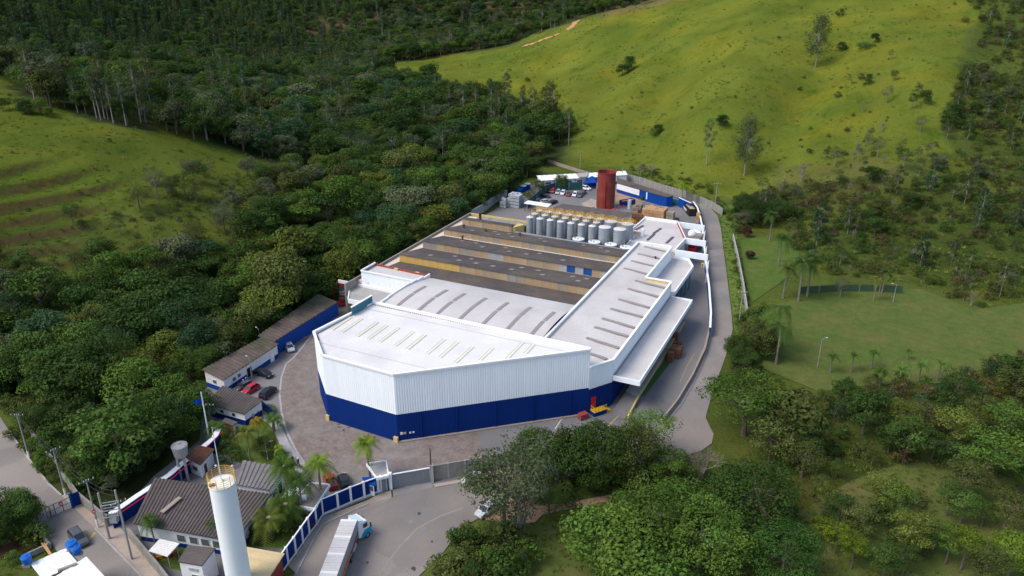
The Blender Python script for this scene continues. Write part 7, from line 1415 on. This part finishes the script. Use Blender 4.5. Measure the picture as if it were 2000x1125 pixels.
def catname(k):
    if k.startswith('bush'): return ('wild_bush', 'bush')
    if k.startswith('bare'): return ('bare_shrub', 'shrub')
    if k.startswith('euc') or k.startswith('plant'): return ('eucalyptus_tree', 'tree')
    return ('forest_tree', 'tree')
cword = dict(dark='dark green', mid='green', bright='bright green', yellow='yellow-green', olive='olive green', lime='lime', blue='bluish green', grey='grey-green', brown='brownish', euc='grey-green')
LIM = {'wild_bush': 300, 'bare_shrub': 60, 'eucalyptus_tree': 150, 'forest_tree': 300}; used = {k: 0 for k in LIM}
def psize(s):
    px, py, Zd = proj(s[0], s[1], s[2]); ok = -40 < px < 2040 and -20 < py < 1200
    return (PROTO[s[3]][2]*s[4]/Zd) if ok else 0
SC.sort(key=psize, reverse=True); REST = []
for s in SC:
    nm, cat = catname(s[3])
    if used[nm] >= LIM[nm] or psize(s) == 0: REST.append(s); continue
    used[nm] += 1; zn, gp_ = ZONE[s[6]]; kindw = {'wild_bush': 'leafy bush', 'bare_shrub': 'bare twiggy shrub', 'eucalyptus_tree': 'slender eucalyptus', 'forest_tree': 'broad crowned tree'}[nm]
    px, py, _z = proj(s[0], s[1], s[2]); side = ('upper ' if py < 375 else 'middle ' if py < 750 else 'lower ')+('left' if px < 667 else 'centre' if px < 1333 else 'right')
    plant(nm, s[3], (s[0], s[1], s[2]-.1), s[4], s[5], '%s %s in the %s, %s view' % (cword[s[5]], kindw, zn, side), cat, '%s %s, %s, %s' % (cword[s[5]], kindw, gp_, side), zs_=random.uniform(.85, 1.15))
# everything beyond the limits: one mass, instanced from joined prototypes
for c, v in GREEN.items(): foliage('leaves_'+c, fixed=v)
pc = bpy.data.collections.new('forest_prototypes'); keys = sorted({(s[3], s[5]) for s in REST})
for i, (k, c) in enumerate(keys):
    cr, tm, H_ = PROTO[k]; bm = bmesh.new(); bm.from_mesh(cr); me = bpy.data.meshes.new('forest_prototype'); bm.to_mesh(me); bm.free(); me.materials.append(MAT['leaves_'+c] if not k.startswith('bare') else cr.materials[0])
    if tm is not None:
        b1 = bmesh.new(); b1.from_mesh(me); n0 = len(b1.faces); b1.from_mesh(tm); b1.faces.ensure_lookup_table()
        for f in b1.faces[n0:]: f.material_index = 1
        b1.to_mesh(me); b1.free(); me.materials.append(tm.materials[0])
    o = bpy.data.objects.new('forest_prototype_%03d' % i, me); o.color = (*GREEN[c], 1); pc.objects.link(o)
def mass(name, items, label):
    me = bpy.data.meshes.new(name); me.from_pydata([(s[0], s[1], s[2]-.1) for s in items], [], []); n = len(items)
    a = me.attributes.new('pick', 'INT', 'POINT'); a.data.foreach_set('value', [keys.index((s[3], s[5])) for s in items]); a = me.attributes.new('size', 'FLOAT', 'POINT'); a.data.foreach_set('value', [s[4] for s in items]); a = me.attributes.new('turn', 'FLOAT', 'POINT'); a.data.foreach_set('value', [rs.uniform(0, 6.28) for s in items])
    o = bpy.data.objects.new(name, me); COL.objects.link(o); o['kind'] = 'stuff'; o['label'] = label
    ng = bpy.data.node_groups.new(name, 'GeometryNodeTree'); ng.interface.new_socket('Geometry', in_out='INPUT', socket_type='NodeSocketGeometry'); ng.interface.new_socket('Geometry', in_out='OUTPUT', socket_type='NodeSocketGeometry'); N = ng.nodes; K = ng.links
    gi, go = N.new('NodeGroupInput'), N.new('NodeGroupOutput'); ci = N.new('GeometryNodeCollectionInfo'); ci.inputs['Collection'].default_value = pc; ci.inputs['Separate Children'].default_value = True; ci.inputs['Reset Children'].default_value = True
    ip = N.new('GeometryNodeInstanceOnPoints'); ip.inputs['Pick Instance'].default_value = True
    def na(nm, ty): x = N.new('GeometryNodeInputNamedAttribute'); x.data_type = ty; x.inputs['Name'].default_value = nm; return x.outputs[0]
    cx = N.new('ShaderNodeCombineXYZ'); K.new(na('turn', 'FLOAT'), cx.inputs['Z']); K.new(gi.outputs[0], ip.inputs['Points']); K.new(ci.outputs[0], ip.inputs['Instance']); K.new(na('pick', 'INT'), ip.inputs['Instance Index']); K.new(cx.outputs[0], ip.inputs['Rotation']); K.new(na('size', 'FLOAT'), ip.inputs['Scale']); K.new(ip.outputs[0], go.inputs[0])
    o.modifiers.new('scatter', 'NODES').node_group = ng
mass('forest_mass', [s for s in REST if s[6] in 'nm'], 'dense mixed forest filling the valley and far slopes'); mass('scrub_mass', [s for s in REST if s[6] not in 'nm'], 'low wild scrub and bushes on slopes and verges')
print('SCATTER', len(SC), used, len(REST))
# grass tussocks: one mass, tufts of blades
def tuft_mesh(seed, h=.38, n=30, r=.6):
    rs_ = np.random.RandomState(seed); V_, F_, T_ = [], [], []
    for i in range(n):
        a = rs_.uniform(0, 6.28); q = rs_.uniform(0, r); x, y = q*math.cos(a), q*math.sin(a); d = rs_.uniform(0, 6.28); w_ = .07; hh = h*rs_.uniform(.5, 1.2); lx, ly = rs_.normal(0, .25, 2)*hh*1.6; k = len(V_); tv = (rs_.rand()*.6+.2, rs_.rand()*.5+.25)
        V_ += [(x-w_*math.cos(d), y-w_*math.sin(d), -.05), (x+w_*math.cos(d), y+w_*math.sin(d), -.05), (x+lx, y+ly, hh)]; F_.append((k, k+1, k+2)); T_ += [tv]*3
    me = bpy.data.meshes.new('tuft'); me.from_pydata(V_, [], F_); c = np.ones((len(V_), 4), np.float32); c[:, :2] = np.array(T_); ca = me.color_attributes.new('tint', 'FLOAT_COLOR', 'POINT'); ca.data.foreach_set('color', c.ravel()); return me
TC = dict(tuft_a=(.165, .205, .034), tuft_b=(.135, .190, .032), tuft_c=(.20, .20, .05), tuft_d=(.10, .14, .03)); tk = []
pc2 = bpy.data.collections.new('tuft_prototypes')
for i, (k, c) in enumerate(TC.items()):
    foliage('leaves_'+k, fixed=c)
    for j in range(2):
        me = tuft_mesh(10*i+j); me.materials.append(MAT['leaves_'+k]); o = bpy.data.objects.new('tuft_%02d' % len(tk), me); pc2.objects.link(o); tk.append(k)
TF = []
def tufts(poly, cell, xr, yr, seed, s0, s1, cols, keep=.75):
    X, Y, Z, PX, PY = scatter(poly, cell, xr, yr, seed); nz = vnoise(X, Y, 9, 21)+.6*vnoise(X, Y, 3.5, 22)
    for x, y, z, n_ in zip(X, Y, Z, nz):
        if rs.random() > keep+n_: continue
        TF.append((x, y, max(z, .015)+.02, rs.choice([i for i, k in enumerate(tk) if k[-1] in cols]), rs.uniform(s0, s1)))
tufts([(1300,1000),(1440,1030),(1560,1000),(1660,940),(1760,905),(1900,900),(2000,950),(2100,960),(2100,1200),(940,1200),(1000,1100),(1040,1030)], 1.15, (-10, 130), (60, 140), 31, .4, 1.0, 'abcd', .5)
tufts(SCRUB_LOW, 1.6, (40, 260), (60, 220), 32, .7, 1.6, 'abd', .6); tufts(SCRUB_RIGHT, 2.6, (40, 330), (150, 430), 33, 1.0, 2.2, 'abcd', .7); tufts(KNOLL, 2.4, (-260, -20), (150, 330), 34, .6, 1.6, 'abc', .3); tufts(SCRUB_LEFT, 2.2, (-260, -20), (120, 330), 35, .8, 2.0, 'abcd', .65)
tufts(HILLTOP, 2.8, (-60, 330), (260, 620), 36, .7, 2.0, 'abc', .12); tufts([(1046,1010),(1110,998),(1340,935),(1420,900),(1560,880),(1560,1000),(1440,1030),(1300,1000),(1100,1060)], 1.2, (0, 120), (70, 170), 37, .4, .9, 'abd', .6)
tufts([(1404,400),(1445,400),(1440,460),(1452,530),(1464,610),(1440,655),(1434,644),(1431,612),(1422,540),(1414,480),(1410,445)], 1.3, (30, 140), (130, 330), 38, .5, 1.1, 'abd', .75); tufts([(0,1100),(60,1080),(110,1078),(60,1110),(0,1140)], 1.0, (-130, -50), (70, 110), 39, .4, .8, 'abd', .6)
def mass2(name, items, label):
    me = bpy.data.meshes.new(name); me.from_pydata([s[:3] for s in items], [], []); a = me.attributes.new('pick', 'INT', 'POINT'); a.data.foreach_set('value', [s[3] for s in items]); a = me.attributes.new('size', 'FLOAT', 'POINT'); a.data.foreach_set('value', [s[4] for s in items]); a = me.attributes.new('turn', 'FLOAT', 'POINT'); a.data.foreach_set('value', [rs.uniform(0, 6.28) for s in items])
    o = bpy.data.objects.new(name, me); COL.objects.link(o); o['kind'] = 'stuff'; o['label'] = label; ng = bpy.data.node_groups['forest_mass'].copy()
    [n.inputs['Collection'].__setattr__('default_value', pc2) for n in ng.nodes if n.bl_idname == 'GeometryNodeCollectionInfo']; o.modifiers.new('scatter', 'NODES').node_group = ng
mass2('grass_tussocks', TF, 'rough grass tussocks over pasture, meadow and slopes'); print('TUFTS', len(TF))
# dirt track on the hill and cattle paths
def ribbon(name, path, w, m, lift=.12):
    pts = []
    for a, c in zip(path, path[1:]):
        for k in range(6): pts.append(T(a[0]+(c[0]-a[0])*k/6, a[1]+(c[1]-a[1])*k/6))
    pts.append(T(*path[-1])); b = MB(); lr = []
    for i, p in enumerate(pts):
        d = pts[min(i+1, len(pts)-1)]-pts[max(i-1, 0)]; d.z = 0; d.normalize(); n = Vector((-d.y, d.x, 0))*w*(.5+.2*math.sin(i*1.7)); l = p-n; r = p+n; lr.append(((l.x, l.y, hz1(l.x, l.y)+lift), (r.x, r.y, hz1(r.x, r.y)+lift)))
    for (a, d), (c, e) in zip(lr, lr[1:]): b.quad(a, c, e, d)
    struct(b.build(name, m))
ribbon('dirt_track', [(1126,42),(1118,52),(1108,60)], 5.0, 'laterite'); ribbon('dirt_track', [(1090,68),(1065,77),(1040,86),(1020,92)], 3.0, 'laterite')
